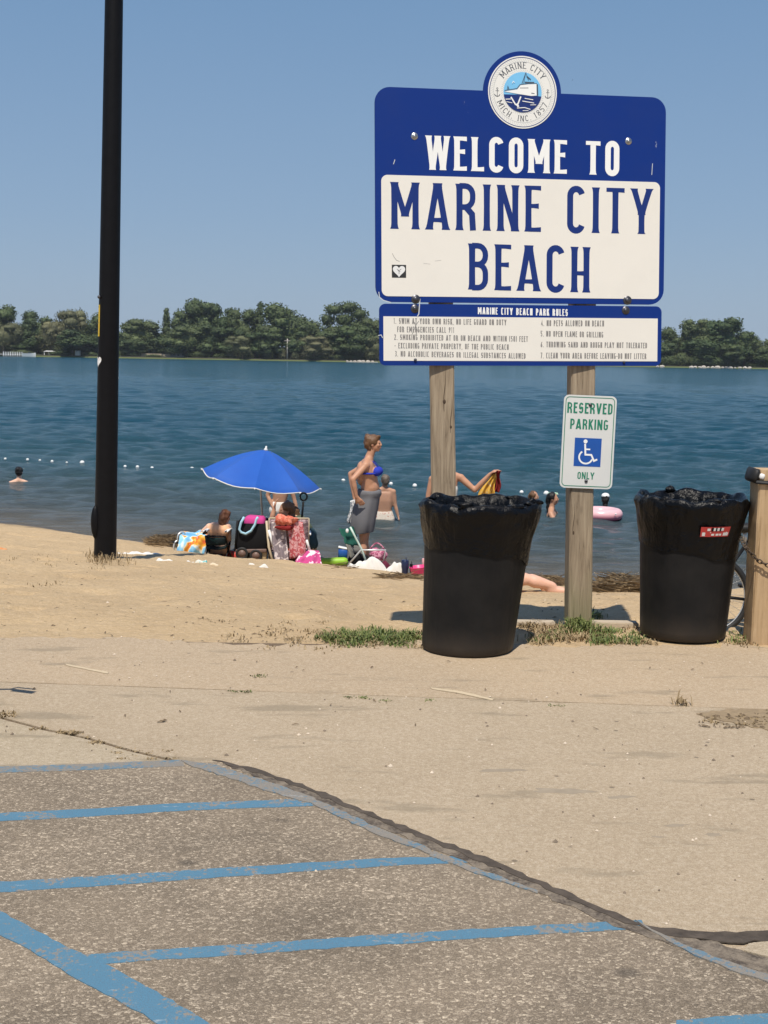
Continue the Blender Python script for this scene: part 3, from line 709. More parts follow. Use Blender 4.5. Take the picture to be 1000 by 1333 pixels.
def plant(px, top, hw, kind, dy, label, group='trees along the far bank', name='broadleaf_tree', cat='tree'):
    cand = [p for p in protos if p[0] == kind]; p = cand[(int(px) + int(top)) % len(cand)]
    Y = YB + dy; base = -.8; x = far(px, Y)
    H = far_z(px, top, Y) - base; H0 = {'A': 18.4, 'B': 18.4, 'C': 18.4, 'D': 18.8, 'E': 18.3, 'S': 4.4, 'T': 4.7}[kind]; W0 = {'A': 5.9, 'B': 6.3, 'C': 6.5, 'D': 2.8, 'E': 6.4, 'S': 2.4, 'T': 4.8}[kind]
    ww = hw * 1.12 * Y / F
    o = empty(name, (x, Y, base), label, cat, group)
    o.scale = (ww / W0, (ww / W0 + H / H0) / 2, H / H0); o.rotation_euler = (0, 0, (px * 1.7) % 6.28 if kind not in 'ET' else 0)
    for nm, me in (('crown', p[1]), ('trunk', p[2])):
        c = bpy.data.objects.new(nm, me); COL.objects.link(c); c.parent = o
    return o
TREES = [
 (-40, 398, 30, 'B', 18, 'mid green broadleaf tree cut off by the left edge of the photo'),
 (2, 394, 20, 'B', 20, 'tall green tree rising behind the pale willow at the left edge'),
 (4, 415, 24, 'C', 6, 'pale olive willow at the far left behind the white dock posts'),
 (24, 440, 16, 'A', 10, 'low dark tree right of the leftmost willow'),
 (50, 404, 19, 'A', 16, 'dark tree with ragged top between the two pale willows at left'),
 (36, 428, 14, 'A', 12, 'short dark tree below the ragged-topped dark tree at left'),
 (66, 415, 18, 'C', 12, 'pale willow standing left of the round dark tree'),
 (93, 401, 25, 'C', 18, 'tallest pale willow left of the light pole'),
 (95, 426, 29, 'A', 3, 'round dark spreading tree in front of the tall willow, near the light pole'),
 (124, 404, 18, 'B', 20, 'green tree partly hidden behind the light pole'),
 (146, 428, 18, 'A', 8, 'dark tree seen right behind the light pole'),
 (183, 412, 26, 'B', 14, 'wide flat-topped green tree first right of the light pole'),
 (178, 436, 22, 'A', 6, 'low dark tree in front of the flat-topped green tree'),
 (217, 401, 9, 'D', 20, 'narrow dark conifer-like tree left of the tallest tree'),
 (218, 432, 20, 'A', 10, 'mid-height dark tree below the narrow pointed tree'),
 (244, 393, 17, 'A', 20, 'dark tree on the left shoulder of the tallest crown'),
 (264, 384, 24, 'A', 22, 'tallest dark round-topped tree of the far bank'),
 (242, 422, 24, 'B', 5, 'broad yellowish green tree in front of the tallest tree'),
 (292, 394, 15, 'A', 20, 'dark tree on the right shoulder of the tallest crown'),
 (276, 420, 24, 'A', 10, 'shaded dark tree below the tallest crown'),
 (316, 400, 18, 'B', 20, 'green tree between the tallest tree and the round willow'),
 (338, 393, 9, 'D', 22, 'narrow spiky dark tree left of the round crown'),
 (302, 424, 22, 'A', 8, 'dark tree behind the small light tree'),
 (310, 436, 18, 'C', 2, 'small light green tree with a pale trunk by the seawall'),
 (332, 430, 20, 'A', 7, 'dark tree right of the small light tree'),
 (373, 392, 31, 'B', 12, 'big smooth round-topped tree left of the welcome sign'),
 (398, 412, 18, 'B', 18, 'green tree behind the right flank of the round-topped tree'),
 (352, 428, 20, 'A', 5, 'dark low tree beneath the round-topped tree'),
 (384, 430, 18, 'A', 6, 'dark tree behind the utility pole'),
 (448, 392, 26, 'E', 16, 'open airy tree with layered crown and sky gaps next to the sign'),
 (408, 436, 22, 'C', 2, 'pale low rounded tree right of the utility pole'),
 (432, 426, 24, 'A', 9, 'dark tree below the open airy tree'),
 (462, 422, 24, 'B', 5, 'olive tree in front of the airy tree, close to the sign edge'),
 (482, 410, 18, 'B', 16, 'green tree half hidden by the left edge of the sign'),
 (490, 436, 18, 'C', 4, 'pale low tree touching the lower left corner of the sign'),
 (872, 424, 17, 'B', 14, 'green tree emerging from the right edge of the sign'),
 (862, 436, 20, 'A', 8, 'dark tree tucked at the right edge of the sign'),
 (904, 411, 20, 'B', 14, 'left part of the big crown right of the sign, grey green tree'),
 (938, 409, 27, 'A', 12, 'biggest dark tree right of the sign'),
 (920, 432, 28, 'A', 6, 'dark tree in front of the biggest tree right of the sign'),
 (968, 428, 18, 'B', 14, 'sloping green tree right of the biggest tree'),
 (950, 446, 22, 'B', 4, 'low green tree under the biggest tree on the right'),
 (990, 440, 18, 'B', 14, 'low olive tree at the right edge of the photo'),
 (996, 452, 20, 'A', 6, 'dark bushy tree at the right edge by the water'),
 (1030, 436, 30, 'B', 14, 'green tree just outside the right edge'),
]
for a in TREES: plant(*a)
for px, top in ((349, 455), (367, 453), (384, 456), (325, 457)):
    plant(px, top, 5, 'S', 1.5, {349: 'small pale upright bush left of the utility pole by the seawall', 367: 'small upright bush immediately left of the utility pole', 384: 'small upright bush immediately right of the utility pole', 325: 'small upright bush farthest left of the utility pole'}[px], 'small bushes by the utility pole', 'bush', 'bush')
for i, (px, top, hw) in enumerate(((868, 462, 14), (884, 458, 14), (905, 462, 12), (930, 464, 17), (950, 470, 11), (400, 460, 10), (418, 462, 12), (440, 461, 12), (462, 460, 14), (200, 461, 10), (172, 458, 10), (40, 460, 12), (118, 458, 9), (1000, 462, 14), (28, 455, 14), (80, 456, 14), (258, 457, 14), (290, 459, 12))):
    plant(px, top, hw, 'T', 2.0 + i % 3, ['leafy shrub below the right edge of the sign', 'rounded shrub right of the sign edge above the rocks', 'olive shrub left below the biggest right-hand tree', 'wide mounded shrub in front of the biggest right-hand tree', 'small shrub above the pale shore rocks', 'shrub right of the utility pole', 'shrub between the utility pole and the sign', 'shrub below the open airy tree', 'shrub nearest the left edge of the sign', 'shrub by the low pale wall right of the light pole', 'shrub next to the light pole, right side', 'shrub beside the white dock', 'shrub next to the pale shed', 'shrub at the right edge above the water', 'shrub behind the white dock posts', 'shrub behind the pavilion', 'shrub right of the low pale wall', 'shrub left of the small light tree'][i], 'shrubs along the far bank', 'shrub', 'shrub')

# woodland behind the single trees
rr_ = random.Random(4); wlob = []
for i in range(210):
    px = -260 + 1520 * i / 210 + rr_.uniform(-4, 4); h = 6.5 + 3.0 * sin(i * .21) + rr_.uniform(-1.5, 2.0)
    if i % 3 == 0: h *= .6
    s = rr_.uniform(3.2, 4.6); wlob.append((far(px, YB + 30), YB + 30 + rr_.uniform(-4, 5), -.8 + max(1.5, h - s), s, s * .8, s))
    wlob.append((far(px + 3, YB + 28), YB + 27, 1.2, 4.2, 2.5, 3.0))
tag(link('woodland', crown_mesh('woodland', wlob, 42000, M_leafA, 91, .65)), kind='stuff')
# small built things on the far bank
def P3(px, py, Y): return at_y(px, py, Y)
bs = (far(24, YB - 2), YB - 2, WATER)
t = empty('dock', bs, 'white dock with a row of posts at the far left bank', 'dock')
obj('deck', MB().box((far(10, YB - 2), YB - 2, -.45), (14, 2, .18)), M_white, t, smooth=False)
for k, px in enumerate((5, 8, 11, 14, 17, 20, 23, 26, 29)):
    obj('post', MB().box((far(px, YB - 3), YB - 3.1, -.3), (.3, .35, 1.9 - .1 * (k % 3))), M_white, t, smooth=False)
def boat(px, L, Y, label):
    x = far(px, Y); t = empty('motor_boat', (x, Y, WATER), label, 'boat')
    mb = MB(); n = 9; vs = []
    for i in range(n):
        u = -1 + 2 * i / (n - 1); bw = .95 * (1 - max(0, u) ** 2.4) + .02; sh = .75 + .35 * max(0, u) ** 2
        vs += [(x + u * L / 2, Y - bw, -.7 + sh), (x + u * L / 2, Y - bw * .6, -1.25), (x + u * L / 2, Y + bw * .6, -1.25), (x + u * L / 2, Y + bw, -.7 + sh)]
    fs = [(i * 4 + k, i * 4 + k + 1, i * 4 + 5 + k, i * 4 + 4 + k) for i in range(n - 1) for k in range(3)] + [(i * 4 + 3, i * 4, i * 4 + 4, i * 4 + 7) for i in range(n - 1)] + [(0, 3, 2, 1), (n * 4 - 4, n * 4 - 3, n * 4 - 2, n * 4 - 1)]
    mb.add(vs, fs); obj('hull', mb, M_white, t, smooth=False)
    obj('windshield', MB().box((x + .2, Y, .35), (.9, 1.5, .6), taper=.7), simple('tinted_glass', (.03, .04, .05), .15, .1, 5, 0), t, smooth=False)
boat(38, 5.5, YB - 4, 'small white motor boat moored right of the white dock')
# pavilion, shed, wall, pole, rocks
x = far(64, YB + 2); t = empty('picnic_pavilion', (x, YB + 3, -.8), 'open pale-roofed pavilion on the far bank left of the shed', 'pavilion')
obj('roof', MB().box((x, YB + 3, 1.1), (4.6, 3, .4), taper=.5), simple('pale_roof', (.5, .5, .48), .8, .1, 2, 0), t, smooth=False)
for sx in (-1.9, 0, 1.9): obj('post', MB().box((x + sx, YB + 1.8, .1), (.2, .2, 1.8)), M_white, t, smooth=False)
x = far(101, YB + 2); t = empty('shed', (x, YB + 3, -.8), 'small pale cream shed standing by the water left of the light pole', 'shed')
obj('wall', MB().box((x, YB + 3, .35), (1.9, 2, 2.3)), M_signwhite, t, smooth=False); obj('roof', MB().box((x, YB + 3, 1.65), (2.2, 2.4, .3), taper=.6), simple('grey_roof', (.35, .33, .3), .8, .1, 2, 0), t, smooth=False)
x0, x1 = far(184, YB + 4), far(222, YB + 4); tag(obj('garden_wall', MB().box(((x0 + x1) / 2, YB + 4, .0), (x1 - x0, .4, 1.6)), simple('tan_wall', (.36, .30, .21), .9, .2, 1, 0), smooth=False), 'low tan garden wall on the far bank right of the light pole', 'wall')
x = far(232, YB + 6); t = empty('cottage', (x, YB + 8, -.8), 'little pale cottage between the trunks on the far bank', 'cottage')
obj('wall', MB().box((x, YB + 8, .4), (7, 3, 2.4)), simple('grey_siding', (.42, .43, .42), .8, .1, 2, 0), t, smooth=False); obj('roof', MB().box((x, YB + 8, 2.1), (7.6, 3.6, 1.0), taper=.55), simple('cottage_roof', (.16, .17, .17), .8, .1, 2, 0), t, smooth=False)
for sx in (-2, 0, 2): obj('window', MB().box((x + sx, YB + 6.46, .5), (.8, .08, .9)), simple('dark_pane', (.04, .05, .06), .2, .1, 2, 0), t, smooth=False)
x = far(374, YB + 1.2); t = empty('utility_pole', (x, YB + 1.2, -.8), 'pale utility pole with crossarm standing on the far seawall', 'utility pole')
zt = far_z(374, 441, YB + 1.2)
obj('pole', MB().tube([(x, YB + 1.2, -.8), (x, YB + 1.2, zt)], [.32, .22], 8), simple('pale_pole', (.48, .44, .38), .8, .1, 3, 0), t)
obj('crossarm', MB().box((x, YB + 1.0, zt - .8), (2.4, .2, .25)), simple('pale_arm', (.42, .38, .33), .8, .1, 3, 0), t, smooth=False)
M_rock = simple('pale_rock', (.48, .44, .38), .9, .25, 3, 0)
rr = random.Random(9)
rocks = [(px, .5 + .5 * rr.random(), 'rocks at right') for px in (900, 905, 911, 916, 922, 928, 934, 941, 946, 951, 957, 963, 970, 976, 862, 856)] + [(px, .4 + .5 * rr.random(), '') for px in (452, 457, 462, 468, 473, 479, 485)]
mb = MB()
for px, s, _ in rocks:
    x = far(px, YB - 1.2); b = len(mb.v); mb.ell((x, YB - 1.0, -1.0), (1.3 * s, .8, .75 * s), n=7, m=5)
    for i in range(b, len(mb.v)): mb.v[i] = tuple(Vector(mb.v[i]) + Vector((rr.uniform(-.2, .2), 0, rr.uniform(-.12, .12))))
tag(obj('shore_rocks', mb, M_rock, smooth=False), kind='stuff')
x0, x1 = far(452, YB - 2), far(492, YB - 2); tag(obj('sand_bar', MB().box(((x0 + x1) / 2, YB - 2, -1.2), (x1 - x0, 3, .35)), M_rock, smooth=False), kind='structure')

# river haze
hz = bpy.data.materials.new('river_haze'); hz.use_nodes = True; hn = hz.node_tree.nodes; hn.remove(hn['Principled BSDF'])
pv = hn.new('ShaderNodeVolumePrincipled'); pv.inputs['Color'].default_value = (.80, .88, 1, 1); pv.inputs['Density'].default_value = .00009
hz.node_tree.links.new(pv.outputs[0], hn['Material Output'].inputs['Volume'])
hb_ = obj('haze', MB().box((0, 2240, 14.0), (5200, 4700, 42)), hz, smooth=False); tag(hb_, kind='stuff')
# ================================================================== STROKE LETTERING
def arc(cx, cy, rx, ry, a0, a1, n=8):
    return [(cx + rx * cos(radians(a0 + (a1 - a0) * i / n)), cy + ry * sin(radians(a0 + (a1 - a0) * i / n))) for i in range(n + 1)]
def glyph(ch, w, t, ht):
    """strokes (points, thickness, closed); box 0..w, 0..1; t upright weight, ht level weight"""
    h = t / 2; k = ht / 2; W = w; r = min(.20, (W - t) / 2); q = (W - t) / 2; cx = W / 2
    def bowl(y0, y1, x0=None):
        x0 = h if x0 is None else x0; m = (y0 + y1) / 2; ry = min((y1 - y0) / 2, .19); rx = W - h - x0 - .0; rx = min(rx, .17)
        return [(x0, y1)] + [(W - h - rx, y1)] + arc(W - h - rx, y1 - ry, rx, ry, 90, 0, 5)[1:] + arc(W - h - rx, y0 + ry, rx, ry, 0, -90, 5) + [(x0, y0)]
    ry = min(.22, q * 1.1)
    oval = arc(cx, 1 - k - ry, q, ry, 180, 0, 9) + arc(cx, k + ry, q, ry, 0, -180, 9)
    V = lambda x: ([(x, 0), (x, 1)], t, False)
    H = lambda y, a=h, b=None: ([(a, y), ((W if b is None else b), y)], ht, False)
    if ch == 'A': return [([(h * .9, 0), (cx - .012, 1)], t, False), ([(W - h * .9, 0), (cx + .012, 1)], t, False), H(.21, W * .22, W * .78)]
    if ch == 'B': return [V(h), (bowl(.55, 1 - k), t * .82, False), (bowl(k, .55), t * .82, False)]
    if ch == 'C': return [(arc(cx, 1 - k - ry, q, ry, 15, 180, 10) + arc(cx, k + ry, q, ry, 180, 345, 10), t * .92, False)]
    if ch == 'D': return [V(h), (bowl(k, 1 - k), t * .85, False)]
    if ch == 'E': return [V(h), H(1 - k), H(.56, h, W * .86), H(k)]
    if ch == 'F': return [V(h), H(1 - k), H(.55, h, W * .86)]
    if ch == 'G': return [(arc(cx, 1 - k - ry, q, ry, 15, 180, 10) + arc(cx, k + ry, q, ry, 180, 360, 10) + [(W - h, .45)], t * .9, False), ([(cx, .46), (W, .46)], ht, False)]
    if ch == 'H': return [V(h), V(W - h), H(.42, h, W - h)]
    if ch == 'I': return [([(cx, 0), (cx, 1)], t, False)]
    if ch == 'K': return [V(h), ([(W - h * .8, 1), (h * 1.6, .47)], t * .85, False), ([(h * 2.2, .56), (W - h * .7, 0)], t * .95, False)]
    if ch == 'L': return [V(h), H(k)]
    if ch == 'M': return [V(h), V(W - h), ([(h, 1), (cx, .27)], t * .95, False), ([(W - h, 1), (cx, .27)], t * .95, False)]
    if ch == 'N': return [V(h * .9), V(W - h * .9), ([(h, 1), (W - h, 0)], t * .95, False)]
    if ch in 'O0': return [(oval, t * .95, True)]
    if ch == 'P': return [V(h), (bowl(.42, 1 - k), t * .85, False)]
    if ch == 'R': return [V(h), (bowl(.50, 1 - k), t * .82, False), ([(cx, .50), (W - h * 1.2, .35), (W - h * .9, 0)], t * .9, False)]
    if ch in 'S5':
        if ch == '5': return [([(W, 1 - k), (h, 1 - k), (h, .58), (cx, .62)] + arc(cx, k + .22, q, .22, 50, -150, 9), t * .85, False)]
        return [(arc(cx, 1 - k - .21, q, .21, 20, 180, 8) + arc(cx, .5 + .03, q, .10, 200, 250, 3) + arc(cx, .5 - .03, q, .10, 70, 20, 3) + arc(cx, k + .21, q, .21, 0, -160, 8), t * .88, False)]
    if ch == 'T': return [([(cx, 0), (cx, 1)], t, False), H(1 - k, 0)]
    if ch == 'U': return [([(h, 1), (h, .25)] + arc(cx, k + ry, q, ry, 180, 360, 9) + [(W - h, 1)], t * .92, False)]
    if ch == 'V': return [([(h * .8, 1), (cx, 0)], t, False), ([(W - h * .8, 1), (cx, 0)], t, False)]
    if ch == 'W': return [([(h * .7, 1), (W * .27, 0)], t * .9, False), ([(cx, 1), (W * .27, 0)], t * .9, False), ([(cx, 1), (W * .73, 0)], t * .9, False), ([(W - h * .7, 1), (W * .73, 0)], t * .9, False)]
    if ch == 'X': return [([(h, 1), (W - h, 0)], t, False), ([(W - h, 1), (h, 0)], t, False)]
    if ch == 'Y': return [([(h * .8, 1), (cx, .42)], t, False), ([(W - h * .8, 1), (cx, .42)], t, False), ([(cx, 0), (cx, .47)], t, False)]
    if ch == '1': return [([(cx, 0), (cx, 1)], t, False), ([(cx - W * .3, .82), (cx, 1 - k)], ht, False)]
    if ch == '2': return [(arc(cx, 1 - k - .22, q, .22, 160, -20, 9) + [(h, k), (W, k)], t * .85, False)]
    if ch == '3': return [(arc(cx, .74, q, .26 - k, 150, -80, 8) + arc(cx, .26, q, .26 - k, 80, -150, 8), t * .85, False)]
    if ch == '4': return [([(W * .7, 0), (W * .7, 1), (h, .3), (W, .3)], t * .8, False)]
    if ch == '6': return [([(W - h, .95), (h * 1.2, .45)], t * .85, False), (arc(cx, .27, q, .27 - k, 0, 360, 12)[:-1], t * .85, True)]
    if ch == '7': return [([(0, 1 - k), (W - h, 1 - k), (W * .35, 0)], t * .85, False)]
    if ch == '8': return [(arc(cx, .75, q * .9, .25 - k, 0, 360, 12)[:-1], t * .85, True), (arc(cx, .26, q, .26 - k, 0, 360, 12)[:-1], t * .85, True)]
    if ch == '9': return [([(h, .05), (W - h * 1.2, .55)], t * .85, False), (arc(cx, .73, q, .27 - k, 0, 360, 12)[:-1], t * .85, True)]
    if ch == '.': return [([(cx, 0), (cx, .12)], .12, False)]
    if ch == ',': return [([(cx - .03, -.12), (cx, .1)], .09, False)]
    if ch == '-': return [([(0, .45), (W, .45)], ht, False)]
    if ch == '(': return [(arc(W, .5, W * .8, .6, 120, 240, 6), ht, False)]
    if ch == ')': return [(arc(0, .5, W * .8, .6, 60, -60, 6), ht, False)]
    return []
BASEW = {'M': .58, 'W': .60, 'I': .16, 'A': .48, 'R': .42, 'N': .44, 'E': .34, 'F': .33, 'L': .33, 'C': .40, 'O': .40, 'T': .40, 'Y': .46, 'V': .44, 'B': .42, ' ': .26, '1': .22, '.': .12, ',': .12, '-': .24, '(': .16, ')': .16}
def ribbon(mb, pts, th, closed, fn, z):
    P = [np.array(p, float) for p in pts]
    P = [p for i, p in enumerate(P) if i == 0 or np.linalg.norm(p - P[i - 1]) > 1e-5]; n = len(P)
    L, R = [], []
    for i in range(n):
        a = P[(i - 1) % n] if (closed or i > 0) else None; b = P[(i + 1) % n] if (closed or i < n - 1) else None
        d1 = (P[i] - a) / np.linalg.norm(P[i] - a) if a is not None else None
        d2 = (b - P[i]) / np.linalg.norm(b - P[i]) if b is not None else None
        if d1 is None: d1 = d2
        if d2 is None: d2 = d1
        n1 = np.array([-d1[1], d1[0]]); n2 = np.array([-d2[1], d2[0]]); m = n1 + n2; m = m / max(1e-6, np.linalg.norm(m)); k = th / 2 / max(.55, m @ n1)
        L.append(P[i] + m * k); R.append(P[i] - m * k)
    if not closed and n == 2 and abs(P[0][0] - P[1][0]) > .03 and abs(P[0][1] - P[1][1]) > .25:
        # slanted stroke: cut level with the line
        for i, o_ in ((0, 1), (1, 0)):
            d = P[i] - P[o_]; d /= np.linalg.norm(d)
            for arr in (L, R):
                if abs(d[1]) > .2:
                    dyv = P[i][1] - arr[i][1]; arr[i] = arr[i] + d * (dyv / d[1])
    vs = [fn(p[0], p[1], z) for p in L] + [fn(p[0], p[1], z) for p in R]
    m = n if closed else n - 1
    fs = [(n + i, n + (i + 1) % n, (i + 1) % n, i) for i in range(m)]
    mb.add(vs, fs)
def text_mesh(s, w_, h_, fn, t=.15, ht=.11, gap=.11, z=0.0, dz=.00018, flare=False, each=None):
    """lettering fitted in a w_ by h_ box; fn(u, v, z) -> 3D"""
    tot = sum(BASEW.get(c, .40) for c in s) + gap * (len(s) - 1); k = w_ / h_ / tot   # widths scale
    mb = MB(); x = 0
    for ch in s:
        W = BASEW.get(ch, .40) * k
        for i, (pts, th, cl) in enumerate(glyph(ch, W, min(t, W * (.5 if ch != 'I' else 1)), ht)):
            f2 = lambda u, v, z_, x=x: fn((x + u) * h_, v * h_, z_)
            if flare and not cl and len(pts) == 2 and ch not in '.,-' and abs(pts[0][1] - pts[1][1]) + abs(pts[0][0] - pts[1][0]) > .2:
                (xa, ya), (xb, yb) = pts; lev = abs(ya - yb) < .02
                vs_ = []
                for sgn in (-1, 1):
                    for q_, ws in ((0, 1.28), (.05, 1.04), (.12, .94), (.5, .9), (.88, .94), (.95, 1.04), (1, 1.28)):
                        x_, y_ = xa + (xb - xa) * q_, ya + (yb - ya) * q_; hf = th / 2 * ws
                        if lev: hf = th / 2 * (1.0 if q_ < .6 else 1.0 + (q_ - .6) * .7)
                        vs_.append((x_, min(1.0, max(0.0, y_ + sgn * hf))) if lev else (x_ + sgn * hf, y_))
                mb.add([f2(u, v, z + dz * (i + 1)) for u, v in vs_], [(k_, k_ + 1, k_ + 8, k_ + 7) for k_ in range(6)])
                continue
            ribbon(mb, pts, th, cl, f2, z + dz * (i + 1))
        x += W + gap * k
        if each and mb.v: each(mb); mb = MB()
    return mb

# ================================================================== WELCOME SIGN
yaw, tilt, rl = 0.177, 0.0433, 0.0137
AX = np.array([cos(yaw) * cos(rl), sin(yaw) * cos(rl), sin(rl)])
NN = np.array([sin(yaw) * cos(tilt), -cos(yaw) * cos(tilt), sin(tilt)])
AZ = np.cross(AX, -NN); AZ /= np.linalg.norm(AZ)
if AZ[2] < 0: AZ = -AZ
NN = np.cross(AX, AZ); NN = NN if NN[1] < 0 else -NN
OO = np.array([0.760, 7.6, 2.4623])
def SP(u, v, h=0.0): return tuple(OO + AX * u + AZ * v + NN * h)
def s2(px, py):
    d = ray(px, py); t_ = ((OO - CAM) @ NN) / (d @ NN); P = CAM + d * t_ - OO; return float(P @ AX), float(P @ AZ)
def rrect(u0, v0, u1, v1, r, n=7):
    out = []
    for cx, cy, a in ((u1 - r, v1 - r, 0), (u0 + r, v1 - r, 90), (u0 + r, v0 + r, 180), (u1 - r, v0 + r, 270)):
        out += arc(cx, cy, r, r, a, a + 90, n)
    return out
sign = empty('welcome_sign', (0.76, 7.72, 0), 'big blue and white welcome sign on two weathered wooden posts beside the beach', 'sign')
# posts
def post(name, top, bot, wd, dp, rz, parent, mat, seed, n=26):
    r = random.Random(seed); mb = MB(); T = Vector(top); B = Vector(bot); rot = Matrix.Rotation(rz, 3, 'Z'); bv = .008
    pr = [(-wd / 2 + bv, -dp / 2), (wd / 2 - bv, -dp / 2), (wd / 2, -dp / 2 + bv), (wd / 2, dp / 2 - bv), (wd / 2 - bv, dp / 2), (-wd / 2 + bv, dp / 2), (-wd / 2, dp / 2 - bv), (-wd / 2, -dp / 2 + bv)]
    vs = []
    for i in range(n + 1):
        c = B.lerp(T, i / n); ww = 1 + .012 * sin(i * 1.3 + seed) + .008 * r.random()
        vs += [c + rot @ Vector((x * ww, y * ww, 0)) for x, y in pr]
    fs = [tuple(reversed(range(8))), tuple(range(n * 8, n * 8 + 8))] + [(i * 8 + k, i * 8 + (k + 1) % 8, i * 8 + 8 + (k + 1) % 8, i * 8 + 8 + k) for i in range(n) for k in range(8)]
    mb.add(vs, fs); return obj(name, mb, mat, parent, smooth=False)
def behind(px, py, off): u, v = s2(px, py); return np.array(SP(u, v, -off))
PD = .085
def post_line(px_top, px_mid, bot):
    A = behind(px_top, 150, PD); B = behind(px_mid, 479, PD)
    Yb = B[1] + (B[1] - A[1]) * (B[2] - 0) / (A[2] - B[2])
    C = at_y(bot[0], bot[1], Yb); return A, B, C
def extend(a, b, zt): k = (zt - a[2]) / (b[2] - a[2]); return a + (b - a) * k
LA, LB, LC = post_line(580, 579.2, (579.8, 800)); RA, RB, RC = post_line(768, 762.7, (752.3, 812))
post('post', extend(LC, LB, SP(0, .5)[2]), extend(LC, LB, -.35), .139, .139, radians(-1), sign, M_post, 1)
post('post', extend(RC, RB, SP(0, .45)[2]), extend(RC, RB, -.35), .139, .139, radians(3), sign, M_post, 2)
RPt = RB
def on_line(A, B, px, py, off=.0712):
    d = ray(px, py); Y_ = 7.5
    for _ in range(4): P = CAM + d * (Y_ / d[1]); c_ = A + (B - A) * ((P[2] - A[2]) / (B[2] - A[2])); Y_ = c_[1] - off
    return CAM + d * (Y_ / d[1])
M_knot = simple('wood_knot', (.07, .045, .028), .8, .4, 60, .4, .003)
for A, B, px, py, rx, rz in ((LC, LB, 578.5, 523, .009, .014), (LC, LB, 587, 556, .007, .010), (RC, RB, 746.5, 694, .007, .016)):
    obj('knot', MB().ell(on_line(A, B, px, py, .0685), (rx, .004, rz), n=14, m=8), M_knot, sign)
    # split in the grain running through the knot
    P = on_line(A, B, px, py, .0702)
    obj('crack', MB().tube([P + np.array([.004 * sin(k_ * .9), 0, (k_ - 5) * .035]) for k_ in range(11)], [.0004 + .0016 * sin(pi * k_ / 10) for k_ in range(11)], 5), M_knot, sign)
# main panel outline with the round crest on top
uL, vT = s2(485.5, 113); uR, _ = s2(868, 127); _, vB = s2(491.5, 391.5); uRb, vBr = s2(862.5, 398)
uL = (uL + s2(491.5, 391.5)[0]) / 2; uR = (uR + uRb) / 2; vB = (vB + vBr) / 2; vT = (vT + s2(868, 127)[1]) / 2
cu, cv = s2(680, 120.5); RS = (s2(730, 121)[0] - s2(629, 119)[0]) / 2
r_ = .085
poly = arc(uR - r_, vT - r_, r_, r_, 0, 90, 7)
a0 = math.degrees(math.asin((vT - cv) / RS)) if abs(vT - cv) < RS else 0
poly += [(u, v) for u, v in arc(cu, cv, RS, RS, a0, 180 - a0, 36)]
poly += arc(uL + r_, vT - r_, r_, r_, 90, 180, 7) + arc(uL + r_, vB + r_, r_, r_, 180, 270, 7) + arc(uR - r_, vB + r_, r_, r_, 270, 360, 7)
obj('main_board', MB().prism(poly, SP, -.012, .004), M_signblue, sign, smooth=False)
# white field
fl = s2(494.5, 226)[0]; fr = s2(860, 240)[0]; ft = (s2(494, 226)[1] + s2(860, 239)[1]) / 2; fb = (s2(500, 385)[1] + s2(855, 390)[1]) / 2
fl = (fl + s2(498.5, 384)[0]) / 2; fr = (fr + s2(856, 390)[0]) / 2
obj('white_field', MB().prism(rrect(fl, fb, fr, ft, .035), SP, .004, .0055), M_signwhite, sign, smooth=False)
# headline words
def line(txt, a, b, ph, mat, t, ht, gap, h0=.0058, flare=False, sh=1.0, parent=None, name='lettering', pad=0):
    """a, b: pixel of the lower left and lower right of the line; ph: pixel of the top above a"""
    ua, va = s2(*a); ub, vb = s2(*b); H_ = s2(a[0], ph)[1] - va; sl = (vb - va) / (ub - ua)
    fn = lambda u, v, z: SP(ua + u, va + v + sl * u, z)
    if H_ > .15:
        text_mesh(txt, ub - ua, H_, fn, t, ht, gap, h0, flare=flare, each=lambda m_: obj('letter', m_, mat, parent or sign, smooth=False)); return
    return tag(obj(name, text_mesh(txt, ub - ua, H_, fn, t, ht, gap, h0, flare=flare), mat, parent or sign, smooth=False), kind='stuff')
line('WELCOME TO', (555, 221), (806, 228.5), 176.5, M_letterwhite, .185, .115, .13, .0045, True)
line('MARINE CITY', (509, 298), (848, 305), 237, M_letterblue, .150, .09, .15, flare=True)
line('BEACH', (610, 377), (767, 381), 317, M_letterblue, .150, .09, .135, flare=True)
